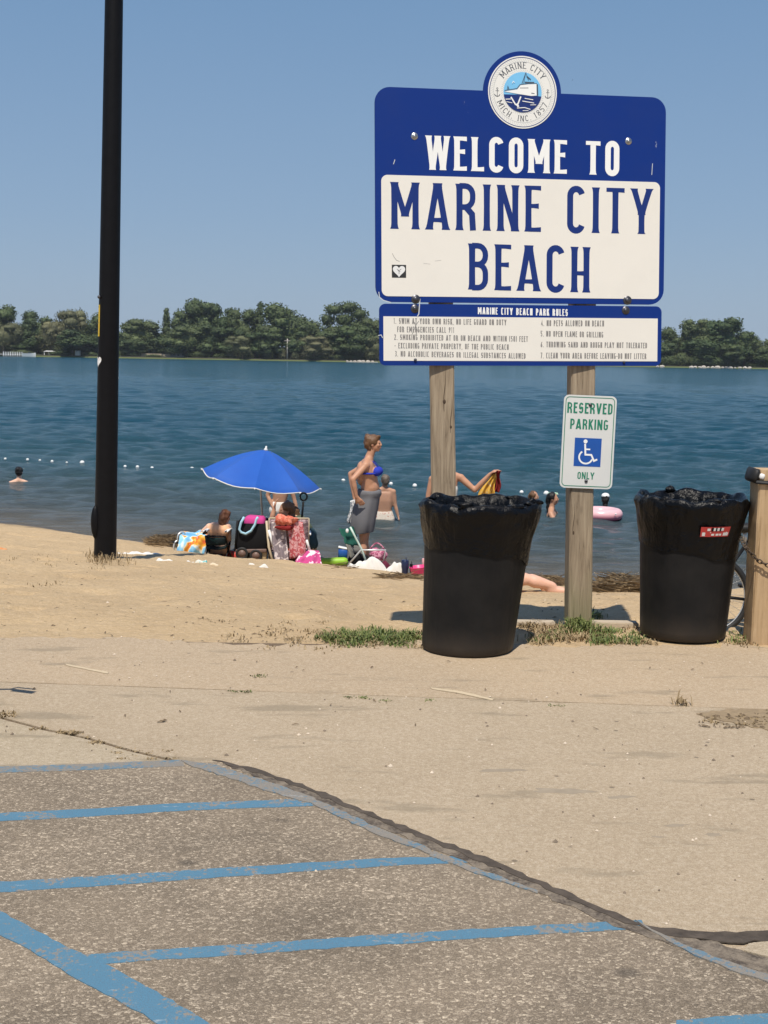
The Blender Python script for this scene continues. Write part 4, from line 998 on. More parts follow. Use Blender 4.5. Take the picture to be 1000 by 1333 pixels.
# rules board
rL = (s2(493.5, 395)[0] + s2(494.5, 474)[0]) / 2; rR = (s2(861.5, 402)[0] + s2(860, 477)[0]) / 2
rT = vB - .010; rB = (s2(495, 475)[1] + s2(860, 477)[1]) / 2
obj('rules_board', MB().prism(rrect(rL, rB, rR, rT, .035), SP, -.012, .003), M_signblue, sign, smooth=False)
gl = s2(499, 412)[0]; gr = s2(856, 416)[0]; gt = (s2(499, 410.5)[1] + s2(856, 416)[1]) / 2; gb = (s2(501, 468.5)[1] + s2(854, 471.5)[1]) / 2
obj('rules_field', MB().prism([(gl, gb), (gr, gb), (gr, gt), (gl, gt)], SP, .003, .0045), M_signwhite, sign, smooth=False)
line('MARINE CITY BEACH PARK RULES', (622, 409), (739, 411.5), 400, M_letterwhite, .19, .13, .14, .0035)
for txt, a, b, ph in (
    ('1. SWIM AT YOUR OWN RISK, NO LIFE GUARD ON DUTY', (512.5, 421.5), (659, 423.5), 414),
    ('FOR EMERGENCIES CALL 911', (517, 432.5), (591, 433.5), 425),
    ('2. SMOKING PROHIBITED AT OR ON BEACH AND WITHIN (50) FEET', (513, 442.5), (687, 445), 435.2),
    ('- EXCLUDING PRIVATE PROPERTY, OF THE PUBLIC BEACH', (513.5, 453.5), (662, 455.5), 446.2),
    ('3. NO ALCOHOLIC BEVERAGES OR ILLEGAL SUBSTANCES ALLOWED', (514, 464), (684, 467), 456.8),
    ('4. NO PETS ALLOWED ON BEACH', (704, 424.5), (786, 425), 416.8),
    ('5. NO OPEN FLAME OR GRILLING', (703.5, 438), (785, 439.5), 430.6),
    ('6. THROWING SAND AND ROUGH PLAY NOT TOLERATED', (703.5, 452), (842, 453.5), 444.6),
    ('7. CLEAN YOUR AREA BEFORE LEAVING-DO NOT LITTER', (703.5, 466.5), (841, 467.5), 459)):
    line(txt, a, b, ph, M_rule, .15, .13, .17, .0048)
# crest
M_sealwhite = paint('seal_white', (.80, .79, .74), .4, .1); M_sealblue = paint('seal_navy', (.020, .040, .17), .4, .1); M_sealsky = simple('seal_sky', (.20, .52, .80), .4, .1, 5, 0); M_ink = simple('seal_ink', (.07, .08, .10), .5, .2, 40, 0)
R1 = RS * .885
cf = lambda u, v, h: SP(cu + u, cv + v, h)
def ring(r0, r1, h, n=72, a0=0, a1=360): 
    mb = MB(); m = n; vs = []
    for i in range(m + 1):
        a = radians(a0 + (a1 - a0) * i / m); vs += [cf(r0 * cos(a), r0 * sin(a), h), cf(r1 * cos(a), r1 * sin(a), h)]
    return mb.add(vs, [(2 * i, 2 * i + 1, 2 * i + 3, 2 * i + 2) for i in range(m)])
def disc(r, h, n=64): return MB().prism([(r * cos(2 * pi * i / n), r * sin(2 * pi * i / n)) for i in range(n)], cf, h - .002, h)
seal = obj('town_seal', disc(R1, .0065), M_sealwhite, sign, smooth=False)
obj('ring', ring(R1 * .945, R1 * .965, .0068), M_sealblue, seal, smooth=False)
def rope(r, h, n, wd, L):
    mb = MB()
    for i in range(n):
        a = 2 * pi * i / n; a2 = a + L; r0, r1 = r - wd / 2, r + wd / 2; e = .0011
        mb.add([cf(r0 * cos(a), r0 * sin(a), h), cf(r0 * cos(a + e / r), r0 * sin(a + e / r), h), cf(r1 * cos(a2 + e / r), r1 * sin(a2 + e / r), h), cf(r1 * cos(a2), r1 * sin(a2), h)], [(0, 1, 2, 3)])
    return mb
M_rope = simple('seal_grey', (.33, .36, .38), .5, .2, 30, 0)
mb = rope(R1 * .885, .0068, 84, R1 * .085, .07); mb2 = rope(R1 * .595, .0068, 60, R1 * .07, .10); mb.add(mb2.v, mb2.f); tag(obj('rope_border', mb, M_rope, seal, smooth=False), kind='stuff')
obj('ring', ring(R1 * .835, R1 * .842, .0068), M_rope, seal, smooth=False)
R2 = R1 * .555
obj('sky_disc', disc(R2, .0075), M_sealsky, seal, smooth=False)
pts = [(R2 * cos(radians(a)), R2 * sin(radians(a))) for a in range(-172, -7, 6)]
obj('sea', MB().prism([(-R2 * .985, -R2 * .14)] + pts + [(R2 * .985, -R2 * .18), (R2 * .2, -R2 * .12)], cf, .0075, .0085), M_sealblue, seal, smooth=False)
q = lambda L: [(R2 * x, R2 * y) for x, y in L]
obj('ship', MB().prism(q([(-.97, 0.0), (-.28, .13), (-.12, .34), (.30, .40), (.72, .43), (.73, -.14), (.45, -.17), (-.2, -.10)]), cf, .0085, .0095), M_letterwhite, seal, smooth=False)
mb = MB()
for L, th in (([(.76, .42), (.78, -.14)], .07), ([(-.95, .05), (-.3, .17), (-.14, .37), (.3, .43), (.74, .46)], .035), ([(-.05, .42), (.16, .98)], .025), ([(.04, .42), (.16, .98), (.3, .6)], .025), ([(.2, .8), (.42, .64)], .05), ([(.1, .50), (.6, .50)], .05), ([(-.8, .1), (-.78, .28), (-.72, .12)], .04), ([(-.15, .2), (.3, .22)], .03), ([(.45, -.03), (.62, -.05)], .04)):
    ribbon(mb, q(L), th * R2, False, cf, .0098)
tag(obj('rigging', mb, M_ink, seal, smooth=False), kind='stuff')
mb = MB()
for i, (L, th) in enumerate((([(-.62, -.26), (-.38, -.62), (-.28, -.66), (-.10, -.22)], .07), ([(-.32, -.58), (-.22, -.74)], .10), ([(.1, -.30), (.55, -.36)], .035), ([(-.02, -.44), (.6, -.52)], .04), ([(.40, -.62), (.7, -.60)], .03), ([(-.9, -.38), (-.62, -.36)], .04), ([(-.85, -.5), (-.55, -.55)], .03), ([(-.3, -.80), (.1, -.76), (.4, -.84)], .04), ([(0, -.92), (.3, -.9)], .03), ([(-.55, .42), (-.50, .52), (-.42, .46)], .03))):
    ribbon(mb, q(L), th * R2, False, cf, .0102 + i * .00005)
tag(obj('gull_and_waves', mb, M_letterwhite, seal, smooth=False), kind='stuff')
def curved(txt, a_mid, span, r_in, hgt, inward, t=.13):
    tot = sum(BASEW.get(c, .40) for c in txt) + .2 * (len(txt) - 1); mb = MB(); x = 0
    for ch in txt:
        W = BASEW.get(ch, .40); mid = (x + W / 2) / tot
        a = a_mid + (.5 - mid) * span if not inward else a_mid - (.5 - mid) * span
        ar = radians(a); wl_ = abs(radians(span)) * (r_in + hgt / 2) * W / tot
        for i, (pts, th, cl) in enumerate(glyph(ch, wl_ / hgt, t, .08)):
            def f2(u, v, z, ar=ar, wl_=wl_):
                lu = u * hgt - wl_ / 2; lv = v * hgt
                if not inward: R = r_in + lv; return cf(R * cos(ar) + lu * sin(ar), R * sin(ar) - lu * cos(ar), z)
                R = r_in + hgt - lv; return cf(R * cos(ar) - lu * sin(ar), R * sin(ar) + lu * cos(ar), z)
            ribbon(mb, pts, th, cl, f2, .0068 + .00012 * (i + 1))
            if ch not in '.' :
                for (x_, y_) in ((pts[0] if not cl else (9, 9)), (pts[-1] if not cl else (9, 9))):
                    if (y_ < .05 or y_ > .95) : ribbon(mb, [(x_ - .13, min(.97, max(.03, y_))), (x_ + .13, min(.97, max(.03, y_)))], .06, False, f2, .0068 + .00012 * (i + 1) + .00006)
        x += W + .2
    return mb
BW_ = dict(BASEW)
rin = R1 * .655; hg = R1 * .17
tag(obj('lettering', curved('MARINE CITY', 90, 112, rin, hg, False), M_ink, seal, smooth=False), kind='stuff')
tag(obj('lettering', curved('MICH.', 224, 46, rin - .002, hg * .92, True), M_ink, seal, smooth=False), kind='stuff')
tag(obj('lettering', curved('INC.', 274, 30, rin - .002, hg * .92, True), M_ink, seal, smooth=False), kind='stuff')
tag(obj('lettering', curved('1857', 318, 38, rin - .002, hg * .92, True), M_ink, seal, smooth=False), kind='stuff')
for s_x in (-1, 1):
    x0 = s_x * R1 * .735; y0 = -.02 * R1; a = R1 * .10; mb = MB()
    for i, (L, th) in enumerate((([(0, -1.1), (0, .8)], .16), ([(-.5, .35), (.5, .35)], .14), ([(-.8, -.55), (-.55, -1.0), (0, -1.2), (.55, -1.0), (.8, -.55)], .2))):
        ribbon(mb, [(x0 + u * a, y0 + v * a) for u, v in L], th * a, False, cf, .0069 + i * .0001)
    ribbon(mb, [(x0 + .22 * a * cos(t_), y0 + a + .22 * a * sin(t_)) for t_ in np.linspace(0, 2 * pi, 9)[:-1]], .1 * a, True, cf, .0072)
    obj('anchor_mark', mb, M_ink, seal, smooth=False)
# bolts
def bolt(px, py, r=.013, h=.006, mat=None, washer=True):
    u, v = s2(px, py); rot = Matrix((AX, AZ, NN)).transposed()
    mb = MB()
    if washer: mb.lathe([(r * 1.9, 0), (r * 1.8, .0025), (.001, .0026)], SP(u, v, h - .001), 14, rot)
    mb.lathe([(r, .002), (r * .95, .007), (r * .5, .010), (.001, .0105)], SP(u, v, h - .001), 10, rot)
    return obj('bolt', mb, mat or M_screw, sign)
bolt(539.5, 177.5, .011, .004, M_metal); bolt(818, 184, .011, .004, M_metal)
bolt(541, 389.5, .014, .005); bolt(816.5, 391, .014, .005); bolt(540, 402, .013, .004); bolt(814.5, 404, .013, .004)
bolt(540.5, 468.5, .009, .004, None, False); bolt(812, 471.5, .008, .004, None, False)
# dents, scratches, small sticker
M_chip = simple('chipped_paint', (.55, .58, .60), .6, .2, 30, 0)
mb = MB()
for i, L in enumerate((([(493, 380), (494, 387), (499, 391), (509, 394)]), ([(546.5, 389), (545, 409), (543, 412)]), ([(514, 208), (513, 211), (512, 214)]), ([(849, 213), (848.5, 221), (848, 228)]), ([(492, 437), (496, 436), (498, 440)]))):
    ribbon(mb, [s2(*p) for p in L], .0045 if i in (0, 4) else .006 if i == 1 else .004, False, SP, .0062 + i * .0001)
tag(obj('scratch', mb, M_chip, sign, smooth=False), kind='stuff')
mb = MB()
ribbon(mb, [s2(510.5, 330), (s2(513, 335)), s2(516, 339), s2(520, 340.5)], .0022, False, SP, .0059)
ribbon(mb, [s2(537, 417), s2(540, 421), s2(543, 430), s2(541, 437)], .004, False, SP, .0052); ribbon(mb, [s2(536, 436), s2(541, 424), s2(545, 418)], .003, False, SP, .0054)
ribbon(mb, [s2(551, 343), s2(560, 344)], .0012, False, SP, .0059); ribbon(mb, [s2(566, 340), s2(574, 339)], .0012, False, SP, .0059)
tag(obj('scratch', mb, M_rule, sign, smooth=False), kind='stuff')
a = s2(510, 361.5); b = s2(528.5, 345)
st = obj('heart_sticker', MB().prism([(a[0], a[1]), (b[0], a[1]), (b[0], b[1]), (a[0], b[1])], SP, .0055, .0062), simple('sticker_black', (.03, .03, .03), .5, .2, 20, 0), sign, smooth=False)
hu, hv = (a[0] + b[0]) / 2, (a[1] + b[1]) / 2; hs_ = (b[0] - a[0]) * .44
def heart(u0, v0, s): return [(u0 + s * .0625 * 16 * sin(t_) ** 3, v0 + s * .0625 * (13 * cos(t_) - 5 * cos(2 * t_) - 2 * cos(3 * t_) - cos(4 * t_)) ) for t_ in np.linspace(0, 2 * pi, 25)[:-1]]
obj('heart', MB().prism(heart(hu, hv + .003, hs_), SP, .0062, .0068), M_white, st, smooth=False)
mb = MB()
for i, L in enumerate(([(-.35, .35), (0, .1), (.35, .35)], [(0, .1), (0, -.45)], [(-.2, .1), (.2, -.05)])): ribbon(mb, [(hu + u * hs_, hv + v * hs_) for u, v in L], .003, False, SP, .007 + i * .0001)
tag(obj('heart_drawing', mb, M_rule, st, smooth=False), kind='stuff')

# ================================================================== RESERVED PARKING SIGN
c0 = at_y(765.8, 575.5, 7.60 + .02)
pyaw = radians(2); proll = radians(1.15 - .97 + 1.3); 
PAX = np.array([cos(pyaw) * cos(proll), sin(pyaw), -sin(proll)]); PAX /= np.linalg.norm(PAX)
PN = np.array([sin(pyaw), -cos(pyaw), .035]); PN -= PAX * (PN @ PAX); PN /= np.linalg.norm(PN)
PAZ = np.cross(PAX, -PN); PAZ = PAZ if PAZ[2] > 0 else -PAZ
# move it right in front of the post
pz = c0[2]; py_ = extend(RC, RB, pz)[1]
kk = (py_ - .0695 - .016) / c0[1]; c0 = CAM + (c0 - CAM) * kk
def PPt(u, v, h=0.0): return tuple(c0 + PAX * u + PAZ * v + PN * h)
sc_ = c0[1] / F / cos(0.0)
W_, H_ = 69 * sc_, 121 * sc_
park = empty('reserved_parking_sign', PPt(0, -H_ / 2), 'white and green reserved parking sign with wheelchair symbol on the right post', 'sign')
obj('plate', MB().prism(rrect(-W_ / 2, -H_ / 2, W_ / 2, H_ / 2, .030), PPt, -.003, 0), M_reflwhite, park, smooth=False)
def frame(u0, v0, u1, v1, r, th, h):
    a = rrect(u0, v0, u1, v1, r); b = rrect(u0 + th, v0 + th, u1 - th, v1 - th, max(.004, r - th)); n = len(a); mb = MB()
    return mb.add([PPt(u, v, h) for u, v in a] + [PPt(u, v, h) for u, v in b], [(i, (i + 1) % n, n + (i + 1) % n, n + i) for i in range(n)])
obj('border', frame(-W_ / 2 + .010, -H_ / 2 + .010, W_ / 2 - .010, H_ / 2 - .010, .024, .0045, .0008), M_green, park, smooth=False)
def pline(txt, u0, v0, w_, h_, t=.17, ht=.15, gap=.11): text_mesh(txt, w_, h_, lambda u, v, z: PPt(u0 + u, v0 + v, z), t, ht, gap, .0006, each=lambda m_: obj('letter', m_, M_green, park, smooth=False))
pline('RESERVED', -W_ * .43, H_ * .305, W_ * .86, H_ * .115)
pline('PARKING', -W_ * .36, H_ * .135, W_ * .72, H_ * .11)
pline('ONLY', -W_ * .17, -H_ * .40, W_ * .32, H_ * .075)
bx = W_ * .255
sy = -H_ * .11
blk = obj('symbol_panel', MB().prism([(-bx, sy - bx * 1.05), (bx, sy - bx * 1.05), (bx, sy + bx * 1.05), (-bx, sy + bx * 1.05)], PPt, 0, .001), M_hcblue, park, smooth=False)
mb = MB(); f3 = lambda u, v, z: PPt(u * bx, sy + v * bx, z)
ribbon(mb, [(-.22, .62), (-.16, -.18), (.28, -.18), (.50, -.62), (.74, -.50)], .13, False, f3, .0014)
ribbon(mb, [(-.18, .22), (.18, .22)], .11, False, f3, .00145)
ribbon(mb, [(-.12 + .50 * cos(radians(a)), -.36 + .48 * sin(radians(a))) for a in range(125, 351, 12)], .12, False, f3, .0015)
mb.add([f3(-.20 + .15 * cos(2 * pi * i / 14), .80 + .15 * sin(2 * pi * i / 14), .0016) for i in range(14)], [tuple(range(14))])
obj('wheelchair_symbol', mb, M_letterwhite, blk, smooth=False)
for v in (H_ * .40, -H_ * .42):
    obj('bolt', MB().lathe([(.010, 0), (.0095, .004), (.001, .006)], PPt(0, v, .001), 10, Matrix((PAX, PAZ, PN)).transposed()), M_screw, park)

# ================================================================== LIGHT POLE
base = at_g(137, 728); D = base[1]
bx_, bz_ = base[0], Z(base[0], base[1])
rb = 14.6 / F * D
topP = at_y(149.5, -60, D); lean = (topP - base) / (topP[2] - base[2])
pole = empty('light_pole', (bx_, D, bz_), 'tall black light pole standing in the sand at left', 'light pole')
def polept(z): return np.array([bx_, D, bz_]) + lean * (z - bz_)
zt_ = topP[2] + 2.5
r_top = 11.0 / 14.6 * rb
rz = lambda z: rb + (r_top - rb) * (z - bz_) / (topP[2] - bz_)
obj('shaft', MB().tube([polept(z) for z in (bz_ - .4, bz_, bz_ + .6, 2, topP[2], zt_)], [rb, rb, rz(bz_ + .6), rz(2), r_top, r_top * .8], 24), M_black, pole)
p = polept(zt_); obj('arm', MB().tube([p, p + np.array([.25, -.1, .25]), p + np.array([.9, -.3, .3])], [.035, .03, .025], 10), M_black, pole)
hd = p + np.array([1.15, -.38, .28]); o = obj('lamp_head', MB().box(hd, (.62, .28, .12), bev=.03), M_black, pole)
obj('lens', MB().box(hd - np.array([0, 0, .066]), (.4, .2, .012)), M_white, o)
# cover plate
hz = at_y(127.5, 679, D)[2]; pc = polept(hz) + np.array([-rz(hz) * .80, -rz(hz) * .55, 0])
obj('hand_hole_cover', MB().ell(pc, (.045, .05, .17), Matrix.Rotation(radians(-35), 3, 'Z'), 14, 10), M_black, pole)
def on_pole(az, z, h): 
    c = polept(z); r = rz(z) + h; return (c[0] + r * sin(az), c[1] - r * cos(az), z)
zy0, zy1 = at_y(131, 438, D)[2], at_y(132, 397, D)[2]
def wrap(a0, a1, z0, z1, h, n=6):
    mb = MB(); vs = []
    for i in range(n + 1):
        a = a0 + (a1 - a0) * i / n; vs += [on_pole(a, z0, h), on_pole(a, z1, h)]
    return mb.add(vs, [(2 * i, 2 * i + 2, 2 * i + 3, 2 * i + 1) for i in range(n)])
lab = obj('yellow_label', wrap(radians(-100), radians(-48), zy0, zy1, .002), M_yellow, pole)
mb = MB()
txt = 'TORDTO'
for i, ch in enumerate('DTCETB'):
    z0 = zy0 + (zy1 - zy0) * (i + .15) / 6; hh = (zy1 - zy0) / 6 * .6
    for j, (pts, th, cl) in enumerate(glyph('IHTEIO'[i], .45, .16, .12)):
        ribbon(mb, pts, th, cl, lambda u, v, z, z0=z0, hh=hh: on_pole(radians(-88) + (v * .55), z0 + (1 - u) * hh, z), .003 + j * .0002)
tag(obj('label_print', mb, M_rule, lab, smooth=False), kind='stuff')
zh = at_y(133, 470, D)[2]; mb = MB()
hp = heart(0, 0, .055); mb.add([on_pole(radians(-55) + u / rz(zh) * .9, zh + v, .003) for u, v in hp] + [on_pole(radians(-55), zh, .0035)], [(i, (i + 1) % 24, 24) for i in range(24)])
obj('heart_sticker', mb, M_white, pole, smooth=False)
obj('bolt', MB().ell(on_pole(radians(-50), at_y(133, 387, D)[2], .01), .018, n=8, m=6), M_screw, pole)

# ================================================================== TRASH CANS
def trash_can(px, py_front, rbot, seed, label, lean_x, sticker, tops):
    r = random.Random(seed)
    fr_ = at_z(px, py_front, .006); cx, cy = fr_[0], fr_[1] + rbot; z0 = .009
    k = rbot / .245; Hc = .785 * tops
    t = empty('trash_can', (cx, cy, z0), label, 'trash can', 'black trash cans by the sign')
    L = lambda z: np.array([cx + lean_x * z, cy, z0 + z])
    prof = [(.235 * k, 0), (.245 * k, .012), (.247 * k, .05), (.262 * k, .30), (.276 * k, .52), (.279 * k, .56), (.283 * k, .60), (.290 * k, Hc - .05), (.300 * k, Hc - .045), (.306 * k, Hc - .02), (.302 * k, Hc), (.290 * k, Hc), (.284 * k, Hc - .03), (.27 * k, .45), (.235 * k, .03)]
    n = 64; vs = []
    for (rr_, z) in prof:
        c = L(z)
        for i in range(n):
            a = 2 * pi * i / n
            fl = 1 - .006 * (abs(sin(a * 8)) < .2) * (z < .55)
            vs.append((c[0] + rr_ * fl * cos(a), c[1] + rr_ * fl * sin(a), c[2]))
    fs = [(j * n + i, j * n + (i + 1) % n, j * n + n + (i + 1) % n, j * n + n + i) for j in range(len(prof) - 1) for i in range(n)]
    fs += [tuple(reversed(range(n))), tuple(range((len(prof) - 1) * n, len(prof) * n))]
    obj('can_body', MB().add(vs, fs), M_can, t, auto=50)
    # liner bag folded over the rim
    n = 180; rows_ = 22; vs = []; ph = [r.random() * 6.28 for _ in range(8)]
    for j in range(rows_ + 1):
        s_v = j / rows_
        for i in range(n):
            a = 2 * pi * i / n
            hem = .245 + .06 * sin(a * 1 + ph[0]) + .025 * sin(2 * a + ph[1]) + .008 * sin(5 * a + ph[2]) + .003 * sin(13 * a + ph[6])
            fold = .004 * sin(17 * a + ph[3] + 4 * s_v) + .003 * sin(29 * a + ph[4] - 5 * s_v) + .006 * sin(6 * a + ph[5] + 6 * s_v)
            if s_v < .3:       # inside
                q_ = s_v / .3; rr_ = .18 * k + (.272 * k - .18 * k) * q_ ** .5; z = Hc - .16 + .165 * q_; off = fold * .8
                z += .015 * sin(5 * a + ph[1]) * (1 - q_)
            elif s_v < .48:    # puffed roll over the rim
                q_ = (s_v - .3) / .18; an = pi * (1 - q_); pf = .016 + .006 * sin(5 * a + ph[2]) + .004 * sin(11 * a + ph[3])
                rr_ = .300 * k + pf * 1.15 * cos(an); z = Hc - .004 + pf * 1.15 * sin(an); off = fold * .7
            else:
                q_ = (s_v - .48) / .52; z = Hc - .01 - q_ * hem; rr_ = np.interp(z, [.30, .60, Hc], [.262 * k, .283 * k, .308 * k]) + .012 * (1 - q_) ** 1.5 + .004 + .004 * (1 - q_) * sin(q_ * 8 + 3 * a)
                off = abs(fold) * (1.0 - .85 * q_)
            c = L(z); rr_ += off * .9
            w_ = (.006 if s_v < .6 else .002) * noise.noise(Vector((cos(a) * 5, sin(a) * 5, z * 14 + seed))) 
            vs.append((c[0] + (rr_ + w_) * cos(a), c[1] + (rr_ + w_) * sin(a), c[2] + w_ * 1.2 + (.010 * noise.noise(Vector((cos(a) * 4, sin(a) * 4, seed))) if .2 < s_v < .55 else 0)))
    fs = [(j * n + i, j * n + (i + 1) % n, j * n + n + (i + 1) % n, j * n + n + i) for j in range(rows_) for i in range(n)]
    fs.append(tuple(reversed(range(n))))
    obj('liner_bag', MB().add(vs, fs), M_bag, t)
    # bunched film on the rim
    mb = MB()
    for i in range(9):
        a = radians(r.uniform(-150, -20)) if i < 4 else r.random() * 6.28; c = L(Hc + .005)
        rr_ = .29 * k; p = Vector((c[0] + rr_ * cos(a), c[1] + rr_ * sin(a), c[2] + r.uniform(-.005, .015)))
        b = len(mb.v); mb.ell(p, (r.uniform(.03, .06), r.uniform(.012, .02), r.uniform(.008, .018)), Matrix.Rotation(a + pi / 2 + r.gauss(0, .4), 3, 'Z'), 12, 8)
        for q_ in range(b, len(mb.v)):
            v_ = Vector(mb.v[q_]); mb.v[q_] = tuple(v_ + (v_ - p) * .9 * noise.noise(v_ * 45))
    tag(obj('bunched_film', mb, M_bag, t), kind='stuff')
    if sticker:
        hz = .60; c = L(hz)
        def onc(a, z, h): c = L(z); rr_ = float(np.interp(z, [0, .3, .6, Hc], [.245 * k, .262 * k, .285 * k, .298 * k])) + h; return (c[0] + rr_ * sin(a), c[1] - rr_ * cos(a), c[2])
        a0, a1, z0_, z1_ = radians(-2), radians(31), .602, .658
        mb = MB(); vs = []
        for i in range(9): a = a0 + (a1 - a0) * i / 8; vs += [onc(a, z0_, .016), onc(a, z1_, .030)]
        st_ = obj('red_sticker', mb.add(vs, [(2 * i, 2 * i + 2, 2 * i + 3, 2 * i + 1) for i in range(8)]), M_red, t)
        mb = MB()
        for (b0, b1, y0_, y1_) in ((.05, .15, .08, .45), (.3, .9, .40, .48), (.76, .96, .10, .42), (.35, .45, .12, .32), (.5, .6, .12, .32), (.62, .70, .12, .32), (.2, .3, .60, .85), (.40, .47, .6, .9), (.52, .6, .6, .9), (.66, .75, .6, .9)):
            A = [(b0, y0_), (b1, y0_), (b1, y1_), (b0, y1_)]
            mb.add([onc(a0 + (a1 - a0) * u, z0_ + (z1_ - z0_) * v, .0168 + .014 * v) for u, v in A], [(0, 1, 2, 3)])
        tag(obj('sticker_print', mb, M_white, st_, smooth=False), kind='stuff')
        mb = MB()
        for (b0, b1) in ((.33, .40), (.47, .52), (.6, .66)):
            A = [(b0, .55), (b1, .55), (b1, .95), (b0, .95)]; mb.add([onc(a0 + (a1 - a0) * u, z0_ + (z1_ - z0_) * v, .0172 + .014 * v) for u, v in A], [(0, 1, 2, 3)])
        tag(obj('sticker_mark', mb, M_black, st_, smooth=False), kind='stuff')
    return t
trash_can(612, 857.5, .245, 4, 'black trash can with liner bag in front of the left sign post', .066, False, 1.0)
trash_can(901, 838, .240, 9, 'black trash can with red sticker next to the wooden post at right', .022, True, 1.0)

# ================================================================== WOODEN GUARD POST WITH ROPE AND CHAIN
b0 = at_z(990, 839, 0); wd = .175
gx_ = at_z(972, 839, 0)[0] + .028 + wd / 2; gy_ = b0[1] + .09
guard = empty('wooden_guard_post', (gx_, gy_, 0), 'tan wooden guard post with black strap at the right edge', 'post')
topz = at_y(985, 612, gy_ - .09)[2]; lx = (at_y(981, 640, gy_ - .09)[0] - at_z(972, 839, 0)[0]) 
gp_ = post('timber', (gx_ + lx, gy_, topz), (gx_, gy_, -.3), wd, wd, 0, guard, M_newwood, 7)
for (pa, pb) in ((650, 682), (742, 782)):
    za, zb = at_y(1000, pa, gy_ - .09)[2], at_y(1000, pb, gy_ - .09)[2]
    cxx = gx_ + lx * ((za + zb) / 2 / topz) + .055
    rot = None
    mb = MB(); fy = gy_ - wd / 2
    mb.add([(cxx - .035, fy + .004, za), (cxx + .03, fy + .004, za), (cxx + .03, fy - .030, zb), (cxx - .035, fy - .030, zb), (cxx - .035, fy + .004, zb - .035), (cxx + .03, fy + .004, zb - .035)],
           [(0, 3, 2, 1), (0, 4, 3), (1, 2, 5), (3, 4, 5, 2)])
    obj('wooden_cleat', mb, M_newwood, guard, smooth=False)
ct = np.array([gx_ + lx, gy_, topz]); hw = wd / 2
mb = MB()
zz = topz - .065
mb.tube([(ct[0] - hw - .012, gy_ - hw - .012, zz), (ct[0] + hw + .012, gy_ - hw - .012, zz - .01), (ct[0] + hw + .012, gy_ + hw + .012, zz), (ct[0] - hw - .012, gy_ + hw + .012, zz)], .011, 8, closed=True)
obj('black_strap', mb, M_rubber, guard)
obj('rubber_pad', MB().box((ct[0] - hw - .018, gy_ - .02, topz - .030), (.040, .17, .075), Matrix.Rotation(.25, 3, 'Y'), bev=.016), M_rubber, guard)
obj('foam_plug', MB().box((ct[0] - hw + .014, gy_ - hw - .004, topz - .034), (.030, .016, .03), Matrix.Rotation(.3, 3, 'Y'), bev=.006), M_white, guard)
# chain
ch = empty('chain', (gx_, gy_, .5), 'rusty chain hanging from the wooden guard post at right', 'chain')
pa, pb = at_y(973, 706, gy_ - hw - .02), at_y(1004, 738, gy_ - hw - .03)
P0 = np.array([pa[0] - .02, gy_ - .0, pa[2] + .03]); P1 = np.array([pa[0] - .008, gy_ - hw - .02, pa[2] - .03]); P2 = np.array([pb[0], pb[1], pb[2]]); P3_ = P2 + np.array([.35, .0, -.02]); P4 = P2 + np.array([.8, 0, .08])
path = []
CP = [P0, P1, P1 * .5 + P2 * .5 + np.array([0, 0, -.02]), P2, P3_, P4]
acc = []; 
for a_, b_ in zip(CP[:-1], CP[1:]):
    n = max(1, int(np.linalg.norm(b_ - a_) / .004)); acc += [a_ + (b_ - a_) * i / n for i in range(n)]
acc = np.array(acc); step = 6
link_pts = acc[::step]
for i in range(len(link_pts) - 1):
    c = (link_pts[i] + link_pts[i + 1]) / 2; d = Vector(link_pts[i + 1] - link_pts[i]).normalized()
    side = d.cross(Vector((0, 1, 0)) if i % 2 else Vector((0, .3, 1))).normalized()
    loop = [Vector(c) + d * (.017 * cos(t_)) + side * (.0095 * sin(t_)) for t_ in np.linspace(0, 2 * pi, 13)[:-1]]
    obj('chain_link', MB().tube(loop, .0035, 5, closed=True), M_rust, ch)

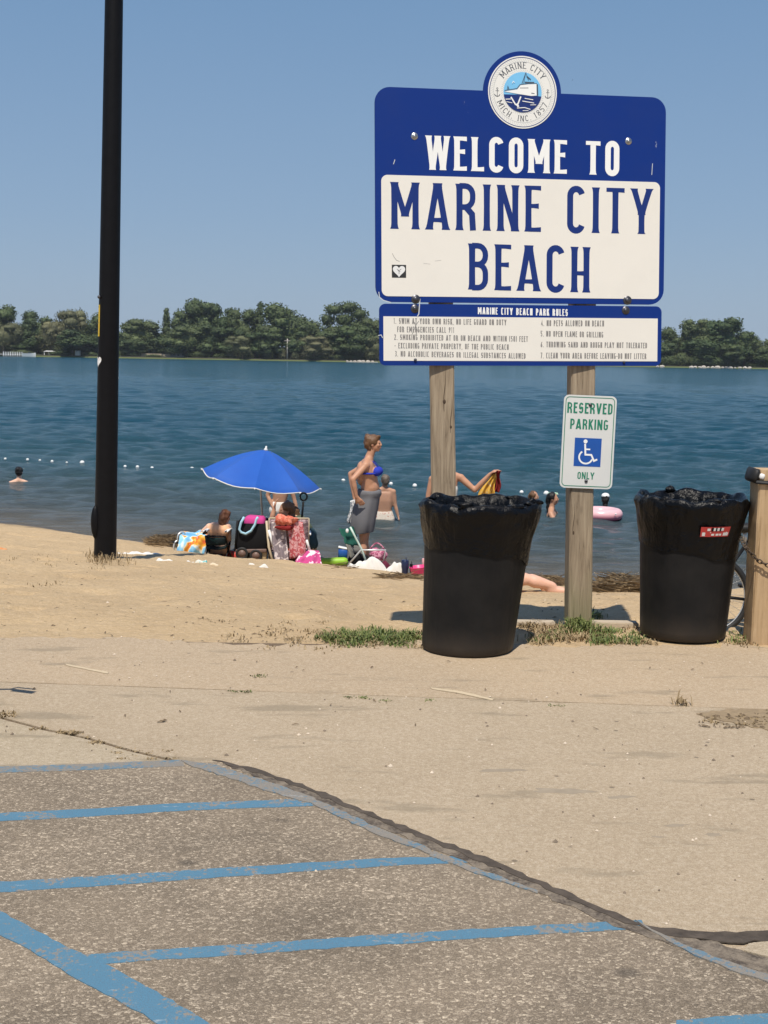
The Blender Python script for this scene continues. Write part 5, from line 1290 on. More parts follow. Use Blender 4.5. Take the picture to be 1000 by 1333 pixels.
# ================================================================== BICYCLES
def bicycle(origin, ang, label, col_frame, scale=.80, tilt_=-6):
    """rear wheel on the left, front wheel on the right, in a local x-z plane"""
    t = empty('bicycle', origin, label, 'bicycle'); O = Vector(origin); rot = Matrix.Rotation(ang, 3, 'Z') @ Matrix.Rotation(radians(tilt_), 3, 'X')
    T = lambda x, y, z: O + rot @ (Vector((x, y, z)) * scale)
    R = .335
    for wx in (-.52, .52):
        w_ = obj('wheel', MB().tube([T(wx + (R - .03) * cos(a), 0, R + (R - .03) * sin(a)) for a in np.linspace(0, 2 * pi, 49)[:-1]], .011, 8, closed=True), M_alu, t)
        obj('tyre', MB().tube([T(wx + R * .955 * cos(a), 0, R + R * .955 * sin(a)) for a in np.linspace(0, 2 * pi, 49)[:-1]], .021, 10, closed=True), M_rubber, w_)
        mb = MB()
        for i in range(28):
            a = 2 * pi * i / 28; s = .03 if i % 2 else -.03
            mb.tube([T(wx + .022 * cos(a + 1.2), s, R + .022 * sin(a + 1.2)), T(wx + (R - .035) * cos(a), 0, R + (R - .035) * sin(a))], .0013, 4)
        tag(obj('spokes', mb, M_alu, w_), kind='stuff')
        obj('hub', MB().tube([T(wx, -.045, R), T(wx, .045, R)], .022, 10), M_alu, w_)
    mb = MB(); bb = (-.08, 0, .29); st_ = (-.22, 0, .78); hd = (.30, 0, .80); ra = (-.52, 0, R)
    for a, b, r in ((bb, st_, .016), (st_, hd, .016), (bb, hd, .019), ((.30, 0, .80), (.33, 0, .68), .020)): mb.tube([T(*a), T(*b)], r, 10)
    for s in (-.045, .045): mb.tube([T(-.08, s * .5, .29), T(-.52, s, R)], .009, 8); mb.tube([T(-.22, s * .4, .76), T(-.52, s, R)], .008, 8)
    obj('frame', mb, col_frame, t)
    mb = MB()
    for s in (-.05, .05): mb.tube([T(.33, s * .6, .68), T(.38, s, .55), T(.52, s, R)], .011, 8)
    obj('fork', mb, col_frame, t)
    obj('handlebar', MB().tube([T(.25, -.29, .97), T(.30, -.18, .98), T(.29, 0, .96), T(.30, .18, .98), T(.25, .29, .97)], .012, 8), M_black, t)
    for s in (-1, 1):
        obj('grip', MB().tube([T(.25, .30 * s, .97), T(.285, .19 * s, .98)], .021, 8), M_rubber, t); obj('brake_lever', MB().tube([T(.30, .17 * s, .975), T(.345, .20 * s, .955), T(.325, .29 * s, .94)], .008, 6), M_black, t)
    obj('stem', MB().tube([T(.29, 0, .96), T(.30, 0, .80)], .014, 8), M_black, t)
    obj('saddle', MB().ell(T(-.25, 0, .90), (.13, .07, .035), rot, 14, 8), M_rubber, t); obj('seat_post', MB().tube([T(-.24, 0, .89), T(-.22, 0, .76)], .013, 8), M_alu, t)
    obj('chainring', MB().tube([T(-.08 + .09 * cos(a), -.04, .29 + .09 * sin(a)) for a in np.linspace(0, 2 * pi, 25)[:-1]], .006, 6, closed=True), M_screw, t)
    obj('crank', MB().tube([T(-.08, -.08, .29), T(.02, -.09, .17)], .010, 6), M_alu, t); obj('crank', MB().tube([T(-.08, .08, .29), T(-.18, .09, .41)], .010, 6), M_alu, t)
    for (x, y, z) in ((.02, -.13, .17), (-.18, .13, .41)): obj('pedal', MB().box(T(x, y, z), (.09, .07, .02)), M_rubber, t)
    return t
bp = at_y(925, 762, 8.55); bicycle((float(bp[0]) + .416, 8.55, Z(bp[0] + .4, 8.55)), 0, 'bicycle standing behind the right trash can and the wooden guard post', M_black)
bicycle((-1.93, 5.08, .006), pi / 2, 'unseen bicycle added left of the frame to cast a handlebar shadow at the left edge', M_black, 1.0, 0)  # added out of view, only so its handlebar throws the small dark shadow
# ================================================================== THINGS AND PEOPLE ON THE BEACH
def PY(px, py, Y, dy=0.0): return Vector(at_y(px, py, Y + dy))
def onsand(px, Y):
    """ground point under a picture column at depth Y"""
    x = float(at_y(px, 720, Y)[0]); return Vector((x, Y, Z(x, Y)))
def remeshed(name, mb, mat, parent, vox=.012, it=4):
    me = bpy.data.meshes.new('tmp'); org = wloc(parent)
    me.from_pydata((np.array(mb.v, float) - np.array(org)).tolist(), [], mb.f)
    o = bpy.data.objects.new('tmp', me); COL.objects.link(o)
    m = o.modifiers.new('r', 'REMESH'); m.mode = 'VOXEL'; m.voxel_size = vox; m.use_smooth_shade = True
    s = o.modifiers.new('s', 'SMOOTH'); s.iterations = it; s.factor = .5
    dg = bpy.context.evaluated_depsgraph_get(); m2 = bpy.data.meshes.new_from_object(o.evaluated_get(dg)); m2.name = name
    bpy.data.objects.remove(o); bpy.data.meshes.remove(me)
    m2.materials.clear(); m2.materials.append(mat)
    c = link(name, m2, (0, 0, 0), parent); c['wl'] = list(map(float, org))
    return c
def head_parts(mb, c, f, k=1.0, tilt=0.0):
    """c centre, f facing direction"""
    f = Vector(f).normalized(); upv = Vector((0, 0, 1)); s = f.cross(upv).normalized(); u = s.cross(f).normalized()
    rot = Matrix((s, f, u)).transposed()
    E = lambda x, y, z, r: mb.ell(c + (s * x + f * y + u * z) * k, tuple(q * k for q in r), rot, 14, 10)
    E(0, -.008, .022, (.073, .092, .088)); E(0, .018, -.035, (.056, .066, .070)); E(0, .052, -.082, (.028, .028, .024))
    E(0, .092, -.010, (.012, .020, .022)); E(0, .100, -.022, (.015, .014, .010))
    E(0, .082, -.055, (.024, .012, .010)); E(0, .078, .018, (.048, .016, .010))
    E(.033, .068, -.02, (.022, .020, .022)); E(-.033, .068, -.02, (.022, .020, .022))
    E(.074, -.005, -.010, (.010, .020, .030)); E(-.074, -.005, -.010, (.010, .020, .030))
    return s, f, u
def face_parts(parent, c, f, k=1.0):
    s, f, u = head_parts(MB(), c, f, k)
    rot = Matrix((s, f, u)).transposed()
    for x in (-.031, .031): obj('eye', MB().ell(c + (s * x + f * .083 + u * .004) * k, (.012 * k, .006 * k, .006 * k), rot, 8, 6), M_eye, parent)
    obj('lips', MB().ell(c + (f * .092 - u * .055) * k, (.021 * k, .006 * k, .007 * k), rot, 10, 6), M_lip, parent)
def hand_parts(mb, wr, d, n, k=1.0, curl=.5):
    """wr wrist, d pointing direction, n palm normal"""
    d = Vector(d).normalized(); n = Vector(n); n = (n - d * n.dot(d)).normalized(); s = d.cross(n)
    for q in (-.022, 0, .022): mb.cap(wr + d * .01 * k + s * q * .7 * k, .017 * k, wr + d * .075 * k + s * q * k, .015 * k, 8)
    for q, L in ((-.032, .052), (-.011, .068), (.011, .072), (.032, .062)):
        a = wr + (d * .085 + s * q) * k; b = a + (d * L * .5 + n * L * .18 * curl * 2) * k; c = b + (d * L * .42 + n * L * .38 * curl * 2) * k
        mb.cap(a - d * .015 * k, .0098 * k, b, .009 * k, 8); mb.cap(b, .009 * k, c, .0078 * k, 8)
    a = wr + (d * .025 + s * -.026) * k; b = a + (d * .035 - s * .030 + n * .01) * k; c = b + (d * .030 - s * .006 + n * .012) * k
    mb.cap(a, .013 * k, b, .0105 * k, 8); mb.cap(b, .0105 * k, c, .009 * k, 8)
def limb(mb, a, ra, b, rb, bul=0, k=1.0, off=(0, 0, 0)):
    mb.cap(a, ra * k, b, rb * k)
    if bul:
        m = a.lerp(b, .33) + Vector(off); mb.ell(m, bul * k) if not hasattr(bul, '__len__') else None
        mb.cap(a.lerp(b, .15), ra * .95 * k, a.lerp(b, .40) + Vector(off), bul * k); mb.cap(a.lerp(b, .40) + Vector(off), bul * k, b, rb * k)
def figure(name_label, J, k=1.0, skin=None, base=None, face=(1, 0, 0), group=None, vox=.012, bust=False, hands=True, legs=True, headon=True, name='person', wk=1.0):
    base = base if base is not None else (J['ank_l'] if 'ank_l' in J else J['pel'])
    t = empty(name, base, name_label, 'person', group)
    mb = MB()
    if headon:
        head_parts(mb, J['head'], face, k); mb.cap(J['neck'], .058 * k, J['head'] + (J['neck'] - J['head']).normalized() * .045 * k, .050 * k)
    sl, sr = J['sh_l'], J['sh_r']; side = (sr - sl).normalized(); ch, wa, pe = J['chest'], J['waist'], J['pel']
    mb.cap(sl, .052 * k, J['neck'], .058 * k); mb.cap(sr, .052 * k, J['neck'], .058 * k)
    up_c = J['neck'].lerp(ch, .45)
    for q in (-1, -.33, .33, 1):
        mb.cap(up_c + side * .085 * q * k * wk, .080 * k, ch + side * .070 * q * k * wk, .092 * k * wk); mb.cap(ch + side * .070 * q * k * wk, .092 * k * wk, wa + side * .060 * q * k * wk, .078 * k * wk)
        mb.cap(wa + side * .060 * q * k * wk, .078 * k * wk, pe + side * .085 * q * k * wk, .095 * k * wk)
    for s in 'lr':
        mb.ell(J['sh_' + s], .056 * k); limb(mb, J['sh_' + s], .052, J['el_' + s], .038, .048, k)
        limb(mb, J['el_' + s], .039, J['wr_' + s], .025, .038, k)
        if hands: hand_parts(mb, J['wr_' + s], J.get('hd_' + s, J['wr_' + s] + (J['wr_' + s] - J['el_' + s])) - J['wr_' + s], J.get('hn_' + s, -side if s == 'r' else side), k, J.get('curl', .4))
        if legs:
            hp = J['hip_' + s]; limb(mb, hp, .088, J['kn_' + s], .052, .084, k); limb(mb, J['kn_' + s], .050, J['ank_' + s], .034, .056, k)
            an = J['ank_' + s]; to = J['toe_' + s]; d = (to - an); d.z = 0; d = d.normalized()
            mb.cap(an + Vector((0, 0, -.035)) * k - d * .03 * k, .034 * k, an + d * .10 * k + Vector((0, 0, -.045)) * k, .030 * k); mb.cap(an + d * .10 * k + Vector((0, 0, -.045)) * k, .032 * k, an + d * .17 * k + Vector((0, 0, -.052)) * k, .020 * k)
    if bust:
        fr = Vector(J['front']).normalized()
        for q in (-1, 1): mb.ell(ch + fr * .105 * k + side * .075 * q * k + Vector((0, 0, .03 * k)), (.062 * k, .062 * k, .058 * k))
    for c_, r_e in J.get('extra', []): mb.ell(c_, r_e)
    remeshed('body', mb, skin or SK_tan, t, vox)
    return t
M_bikini = m_cloth('blue_bikini_cloth', (.03, .05, .42)); M_greytowel = m_cloth('grey_towel_cloth', (.155, .155, .165), var=.2); M_whitecloth = m_cloth('white_cloth', (.72, .70, .65)); M_navy = m_cloth('navy_cloth', (.02, .03, .07))
M_teal = m_cloth('teal_cloth', (.035, .07, .085)); M_olive = m_cloth('olive_cloth', (.09, .11, .075)); M_peach = m_cloth('peach_cloth', (.85, .47, .27)); M_coral = m_cloth('coral_cloth', (.55, .13, .08), (.70, .25, .17), 30, .5)
M_darkred = m_cloth('dark_red_cloth', (.20, .02, .02)); M_pinkfl = m_cloth('pink_floral_cloth', (.50, .07, .22), (.85, .62, .68), 11, .55); M_shorts = m_cloth('pale_shorts_cloth', (.70, .62, .52), (.45, .15, .10), 30, .62)
M_blkcloth = m_cloth('black_cloth', (.012, .012, .013)); M_pink = m_cloth('pink_cloth', (.55, .06, .24)); M_lblue = m_cloth('light_blue_strap', (.36, .58, .70)); M_redbag = m_cloth('red_bag_cloth', (.62, .08, .07), (.70, .25, .2), 25, .6)
M_green_c = m_cloth('green_chair_cloth', (.02, .10, .07)); M_greyfl = m_cloth('grey_pink_print', (.23, .17, .19), (.48, .36, .38), 22, .52); M_lime = simple('lime_foam', (.28, .52, .04), .5, .15, 10); M_magenta = simple('pink_bucket_plastic', (.75, .06, .22), .35, .1, 10, 0); M_palepink = simple('pale_pink_plastic', (.78, .42, .42), .35, .1, 10, 0)
M_navyp = simple('navy_metal', (.015, .025, .07), .3, .2, 20, 0); M_beige = simple('beige_tube', (.52, .43, .30), .5, .1, 20, 0)
t = NT('umbrella_cloth'); v = t.map(); t.col(t.mix(t.noise(v, 3, 3), (.012, .078, .37), (.018, .11, .46))).rough(.6).spec(.25); t.b.inputs['Sheen Weight'].default_value = .1
t.b.inputs['Transmission Weight'].default_value = 0; t.bump(t.noise(v, 9, 3), .25, .02); M_umb = t.m
t = NT('tie_dye_cloth'); v = t.map(); nz_ = t.noise(v, 3.5, 2, .5, 1.0); t.col(t.ramp(nz_, [(.36, (.10, .32, .60)), (.50, (.30, .60, .80)), (.53, (.80, .78, .66)), (.57, (.80, .42, .05)), (.64, (.62, .10, .03)), (.72, (.85, .80, .7))])).rough(.9).spec(.1); M_tie = t.m

# ---- woman standing in profile
Y = 17.3; q = lambda x, y, dy=0: PY(x, y, Y, dy)
J = dict(head=q(487, 577.5, 0), neck=q(480, 597.5, 0), sh_l=q(476, 606, -.16), sh_r=q(481, 604, .15), chest=q(480.5, 616, 0), waist=q(481, 638, 0), pel=q(476.5, 660, 0),
         el_l=q(459.5, 624, -.28), wr_l=q(464, 647, -.255), hd_l=q(471.5, 656, -.235), hn_l=Vector((.1, 1, 0)), el_r=q(456.5, 617, .20), wr_r=q(461, 645, .14), hd_r=q(466, 655, .10), hn_r=Vector((0, -1, 0)),
         hip_l=q(475, 668, -.07), hip_r=q(475.5, 668, .07), kn_l=q(473, 703, -.06), kn_r=q(475, 703, .07), ank_l=q(472, 734, -.07), ank_r=q(477, 733, .10), toe_l=q(486, 737, -.07), toe_r=q(490, 737, .10), front=(1, -.15, 0), curl=.25, extra=[(q(482, 634), (.125, .145, .15)), (q(481, 625), (.112, .145, .16)), (q(478, 612), (.115, .16, .13)), (q(476, 652), (.14, .155, .13)), (q(478.5, 602), (.085, .14, .06)), (q(480.5, 597), (.062, .075, .07)), (q(469.5, 616, .0), (.06, .14, .16))])
gb_ = onsand(476, Y)
W = figure('woman in blue bikini top with grey towel wrapped round her waist, standing in profile', J, 1.0, SK_tan, gb_, face=(1, -.28, .03), vox=.0095, bust=True)
face_parts(W, J['head'], (1, -.28, .03))
hd = J['head']; mb = MB()
mb.ell(hd + Vector((-.025, 0, .035)), (.105, .088, .090)); mb.ell(hd + Vector((-.085, 0, .0)), (.055, .070, .085)); mb.ell(hd + Vector((-.075, 0, .075)), (.055, .05, .05)); mb.ell(hd + Vector((.035, 0, .088)), (.055, .065, .032)); mb.ell(hd + Vector((-.06, -.02, -.06)), (.035, .045, .06))
b = len(mb.v)
for i in range(b): v_ = Vector(mb.v[i]); mb.v[i] = tuple(v_ + (v_ - hd) * .25 * noise.noise(v_ * 22))
remeshed('hair', mb, H_brown, W, .010, 1)
fr = Vector((1, -.15, 0)).normalized(); side = (J['sh_r'] - J['sh_l']).normalized(); mb = MB()
for s in (-1, 1): mb.ell(J['chest'] + fr * .112 + side * .075 * s + Vector((0, 0, .028)), (.066, .069, .062))
top = remeshed('bikini_top', mb, M_bikini, W, .009, 2)
mb = MB(); c = J['chest'] + Vector((0, 0, .005)); ring_ = [c + fr * (.150 * cos(a)) * (.95 if cos(a) < 0 else 1) + side * .175 * sin(a) for a in np.linspace(0, 2 * pi, 25)[:-1]]; mb.tube(ring_, .014, 6, closed=True, sq=1)
obj('bikini_band', mb, M_bikini, top)
mb = MB()
for s in (-1, 1): mb.tube([J['chest'] + fr * .145 + side * .075 * s + Vector((0, 0, .06)), J['neck'] + fr * .070 + side * .05 * s + Vector((0, 0, -.03)), J['neck'] - fr * .055 + side * .02 * s + Vector((0, 0, .03))], .006, 6)
obj('bikini_strap', mb, M_bikini, top)
# wrapped towel
n = 40; vs = []; rws = [(639, 479.5, .125, .13), (637, 479.5, .150, .150), (638.5, 479.5, .172, .165), (643, 479.5, .176, .168), (646.5, 479, .158, .158), (651, 478, .160, .165), (662, 475.5, .168, .19), (676, 473, .165, .19), (690, 471.5, .160, .185), (692.5, 471.5, .150, .175)]
for j, (py, px, rx, ry) in enumerate(rws):
    c = q(px, py, 0)
    for i in range(n):
        a = 2 * pi * i / n; w_ = 1 + (.035 * sin(5 * a + j * .4) + .02 * sin(9 * a + 1)) * (j / 8) + (.02 * sin(3 * a) if j < 3 else 0)
        vs.append(c + Vector((rx * cos(a) * w_, ry * sin(a) * w_, .010 * sin(2 * a + j))))
obj('wrapped_towel', MB().add(vs, [(j * n + i, j * n + (i + 1) % n, j * n + n + (i + 1) % n, j * n + n + i) for j in range(len(rws) - 1) for i in range(n)]), M_greytowel, W)
M_lace = m_cloth('lace_cloth', (.75, .75, .75), (.15, .18, .22), 40, .55)
# ---- generic water/standing figures
def hair_cap(t, c, f, k, mat, long=0.0, nz_=.2):
    f = Vector(f).normalized(); mb = MB(); u = Vector((0, 0, 1))
    mb.ell(c + (u * .035 - f * .022) * k, (.086 * k, .094 * k, .086 * k)); mb.ell(c + (-f * .055 - u * .01) * k, (.074 * k, .058 * k, .075 * k))
    if long:
        for i in range(5): mb.ell(c + (-f * .06 - u * (.05 + long * i / 4)) * k, (.065 * k * (1 - .08 * i), .045 * k, .06 * k))
    for i in range(len(mb.v)): v_ = Vector(mb.v[i]); mb.v[i] = tuple(v_ + (v_ - c) * nz_ * noise.noise(v_ * 25))
    return remeshed('hair', mb, mat, t, .010, 1)
def trunks(t, J, mat, k=1.0, z_lo=.35):
    mb = MB(); side = (J['sh_r'] - J['sh_l']).normalized()
    wa = J['waist'].lerp(J['pel'], .35)
    for s in (-1, -.3, .3, 1): mb.cap(wa + side * .068 * s * k, .092 * k, J['pel'] + side * .088 * s * k, .105 * k)
    for s in 'lr': mb.cap(J['hip_' + s], .102 * k, J['hip_' + s].lerp(J['kn_' + s], z_lo), .100 * k)
    return remeshed('swim_shorts', mb, mat, t, .014, 2)
def stand(px, Y, z_sh, wd, k, arms, lean=0.0, ydir=1):
    """joints of an upright person seen from behind; px centre column, z_sh shoulder height"""
    x = float(at_y(px, 660, Y)[0]); V_ = Vector
    J = dict(neck=V_((x, Y, z_sh + .05 * k)), head=V_((x, Y, z_sh + .225 * k)), sh_l=V_((x - wd / 2, Y, z_sh)), sh_r=V_((x + wd / 2, Y, z_sh)), chest=V_((x, Y, z_sh - .17 * k)), waist=V_((x + lean, Y, z_sh - .40 * k)), pel=V_((x + lean, Y, z_sh - .56 * k)),
             hip_l=V_((x + lean - .085 * k, Y, z_sh - .60 * k)), hip_r=V_((x + lean + .085 * k, Y, z_sh - .60 * k)), kn_l=V_((x - .09 * k, Y - .02, z_sh - 1.0 * k)), kn_r=V_((x + .09 * k, Y + .03, z_sh - 1.0 * k)),
             ank_l=V_((x - .09 * k, Y, z_sh - 1.36 * k)), ank_r=V_((x + .1 * k, Y, z_sh - 1.36 * k)), toe_l=V_((x - .1 * k, Y + .2 * ydir, z_sh - 1.4 * k)), toe_r=V_((x + .12 * k, Y + .2 * ydir, z_sh - 1.4 * k)))
    J.update(arms); return J
# man in the water behind her
Y = 22.6; q = lambda x, y, dy=0: PY(x, y, Y, dy)
J = stand(500.5, Y, q(500, 640)[2], .30, .92, dict(el_r=q(514.5, 657, .0), wr_r=q(518.5, 672, -.02), el_l=q(488, 657, 0), wr_l=q(487, 671, .05)))
J['head'] = q(501.5, 625.5); J['pel'] = q(501, 676); J['waist'] = q(500.5, 664)
T_ = figure('shirtless man in pale patterned shorts standing waist deep behind the bikini woman, back turned', J, .92, SK_mid, (J['pel'][0], Y, WATER), face=(-.2, 1, 0), vox=.013); hair_cap(T_, J['head'], (-.2, 1, 0), .92, H_grey); trunks(T_, J, M_shorts, .92)
# shirtless bather behind the umbrella
Y = 19.8; q = lambda x, y, dy=0: PY(x, y, Y, dy)
J = stand(365, Y, q(365, 632)[2], .30, .86, dict(sh_l=q(353, 632), sh_r=q(378, 632), el_l=q(348.5, 645, 0), wr_l=q(354, 658, -.06), el_r=q(383, 649), wr_r=q(387, 664, -.02)))
J['waist'] = q(364, 654); J['pel'] = q(364, 664)
T_ = figure('shirtless bather in white shorts standing in the shallows, head hidden by the blue umbrella', J, .86, SK_mid, (J['pel'][0], Y, WATER), face=(0, 1, 0), vox=.013, wk=.85); hair_cap(T_, J['head'], (0, 1, 0), .86, H_brown); trunks(T_, J, M_whitecloth, .86)
# person holding the towel behind the left can
Y = 18.2; q = lambda x, y, dy=0: PY(x, y, Y, dy)
J = stand(580, Y, q(580, 620)[2], .40, 1.0, dict(sh_l=q(563, 624), sh_r=q(600, 622), el_l=q(557.5, 646), wr_l=q(562, 668, -.05), el_r=q(618, 638, -.06), wr_r=q(638, 617, -.1), hd_r=q(647, 610, -.1), hn_r=Vector((0, 0, -1)), curl=.9))
T_ = figure('sunburnt person in white swimsuit holding up a towel behind the left trash can', J, 1.0, SK_tan, (J['pel'][0], Y, Z(J['pel'][0], Y)), face=(0, 1, 0), vox=.011); hair_cap(T_, J['head'], (0, 1, 0), 1.0, H_brown)
mb = MB(); side = Vector((1, 0, 0))
for s in (-1, -.3, .3, 1): mb.cap(J['chest'] + side * .072 * s, .1, J['waist'] + side * .062 * s, .086); mb.cap(J['waist'] + side * .062 * s, .086, J['pel'] + side * .088 * s, .104)
remeshed('swimsuit', mb, M_whitecloth, T_, .013, 2)
hp_ = J['hd_r']
def hang(name, label, tops, bots, mat, Y, seed, cat='towel', parent=None, n=16, m=14, th=.018, amp=.03):
    """folded cloth hanging between an upper and a lower line of picture points"""
    vs = []; side_n = 2
    up_ = [PY(x, y, Y, d) for x, y, d in tops]; lo_ = [PY(x, y, Y, d) for x, y, d in bots]
    def pl(L, t_): 
        f_ = t_ * (len(L) - 1); i = min(int(f_), len(L) - 2); return L[i].lerp(L[i + 1], f_ - i)
    for layer in (0, 1):
        for j in range(m + 1):
            for i in range(n + 1):
                u, v_ = i / n, j / m; p = pl(up_, u).lerp(pl(lo_, u), v_)
                off = amp * (.3 + .7 * v_) * sin(u * 14 + seed + 2.5 * v_) + amp * .5 * noise.noise(Vector((u * 5, v_ * 4, seed)))
                vs.append(p + Vector((amp * .3 * sin(v_ * 7 + seed), off + th * layer, 0)))
    N = (n + 1) * (m + 1); fs = []
    for j in range(m):
        for i in range(n):
            a = j * (n + 1) + i; fs += [(a, a + 1, a + n + 2, a + n + 1), (N + a, N + a + n + 1, N + a + n + 2, N + a + 1)]
    bd = [i for i in range(n + 1)] + [(j + 1) * (n + 1) - 1 for j in range(1, m + 1)] + [m * (n + 1) + i for i in range(n - 1, -1, -1)] + [j * (n + 1) for j in range(m - 1, 0, -1)]
    for a, b in zip(bd, bd[1:] + bd[:1]): fs.append((b, a, N + a, N + b))
    if parent is None:
        t = obj(name, MB().add(vs, fs), mat, base=up_[0]); tag(t, label, cat); return t
    return obj(name, MB().add(vs, fs), mat, parent)
tw = empty('towel', hp_, 'yellow and dark red striped towel held up by the person behind the left trash can', 'towel')
M_yel = m_cloth('yellow_stripe_cloth', (.62, .36, .06), (.75, .60, .35), 16, .62)
hang('yellow_half', '', [(639, 618, -.1), (645, 616, -.1)], [(617, 653, -.1), (645, 655, -.1)], M_yel, Y, 1, parent=tw, amp=.05)
hang('red_half', '', [(641, 613, -.06), (652, 613, -.06)], [(640, 640, -.06), (651, 641, -.06)], M_darkred, Y, 3, parent=tw, amp=.045)

hang('patterned_cover', '', [(457, 652, .10), (463, 650, .02)], [(452, 680, .10), (460, 684, .02)], M_lace, 17.3, 5, parent=W, amp=.03)
# ---- swimmers
def swimmer(px, py, hr, label, hair, f, skin, long=0.0, k=1.0, dive=.12):
    P = at_z(px, py, WATER); x, y = float(P[0]), float(P[1]); V_ = Vector; f = V_(f).normalized(); s = V_((f.y, -f.x, 0))
    c = V_((x, y, WATER)); z0 = -dive
    J = dict(head=c + V_((0, 0, (.25 + z0) * k)), neck=c + V_((0, 0, (.07 + z0) * k)) - f * .02, sh_l=c - s * .17 * k + V_((0, 0, (.0 + z0) * k)), sh_r=c + s * .17 * k + V_((0, 0, (.0 + z0) * k)), chest=c + V_((0, 0, (-.18 + z0) * k)), waist=c + V_((0, 0, (-.4 + z0) * k)) - f * .05, pel=c + V_((0, 0, (-.55 + z0) * k)) - f * .1,
             el_l=c - s * .3 * k + V_((0, 0, (-.14 + z0) * k)) + f * .1, el_r=c + s * .3 * k + V_((0, 0, (-.14 + z0) * k)) + f * .1, wr_l=c - s * .25 * k + f * .32 * k + V_((0, 0, (-.14 + z0) * k)), wr_r=c + s * .25 * k + f * .32 * k + V_((0, 0, (-.14 + z0) * k)),
             hip_l=c - s * .08 * k + V_((0, 0, (-.6 + z0) * k)) - f * .1, hip_r=c + s * .08 * k + V_((0, 0, (-.6 + z0) * k)) - f * .1, kn_l=c - s * .08 + V_((0, 0, (-.75 + z0) * k)) + f * .22, kn_r=c + s * .08 + V_((0, 0, (-.75 + z0) * k)) + f * .22, ank_l=c - s * .08 + V_((0, 0, (-1.0 + z0) * k)), ank_r=c + s * .08 + V_((0, 0, (-1.0 + z0) * k)), toe_l=c - s * .08 + f * .3, toe_r=c + s * .08 + f * .3)
    T_ = figure(label, J, k, skin, (x, y, WATER), face=f, vox=.014); face_parts(T_, J['head'], f, k); hair_cap(T_, J['head'], f, k, hair, long)
    return T_, J
swimmer(25, 627.5, 6, 'swimmer with black hair bun and pale shoulders at the left edge of the photo', H_black, (-.2, 1, 0), SK_fair, 0, 1.0, .03)
t1, J1 = bpy.context, None
T_, J1 = swimmer(694.5, 665, 6, 'child swimmer with wet hair just above the right rim of the left trash can', H_brown, (.9, -.4, 0), SK_mid, 0, .95, -.03)
T_, J2 = swimmer(719, 669, 7, 'swimmer with long dark hair and a flowered head band left of the right sign post', H_black, (.9, -.25, 0), SK_tan, .16, 1.05, -.02)
hb = MB()
for i in range(11):
    a = -.2 + i * .33; hb.ell(J2['head'] + Vector((.085 * cos(a) * .9, .085 * sin(a), .085 + .012 * (i % 2))), (.022, .022, .018), n=8, m=6)
tag(obj('flower_band', hb, m_cloth('flower_cloth', (.62, .70, .55), (.20, .42, .30), 40, .5), T_), kind='stuff')
# ring float and the swimmer behind it
fp = at_z(786, 678, WATER); fx, fy = float(fp[0]), float(fp[1]) + .25
flt = empty('swim_ring', (fx, fy + .1, WATER), 'pink inflatable swim ring floating right of the right sign post', 'swim ring')
t = NT('pink_vinyl'); v = t.map(); t.col(t.mix(t.ramp(t.sep()[2], [(0, 0.0), (.12, 1.0)]), (.60, .07, .17), (.80, .48, .50))).rough(.3).spec(.5); 
obj('ring', MB().tube([(fx + .29 * cos(a), fy + .1 + .29 * sin(a), WATER + .085) for a in np.linspace(0, 2 * pi, 41)[:-1]], .105, 16, closed=True), t.m, flt)
obj('valve', MB().tube([(fx + .2, fy - .26, WATER + .12), (fx + .205, fy - .30, WATER + .13)], .014, 8), M_white, flt)
P_ = at_z(787.5, 664, WATER)
T_, J3 = swimmer(787.5, 664, 6, 'dark haired swimmer behind the pink swim ring', H_black, (.1, 1, 0), SK_dark, .14, .9, .03)
cp = MB().lathe([(.080, 0), (.080, .02), (.062, .055), (.03, .07), (.001, .075)], J3['head'] + Vector((0, -.01, .060)), 18); obj('white_cap', cp, M_white, T_)

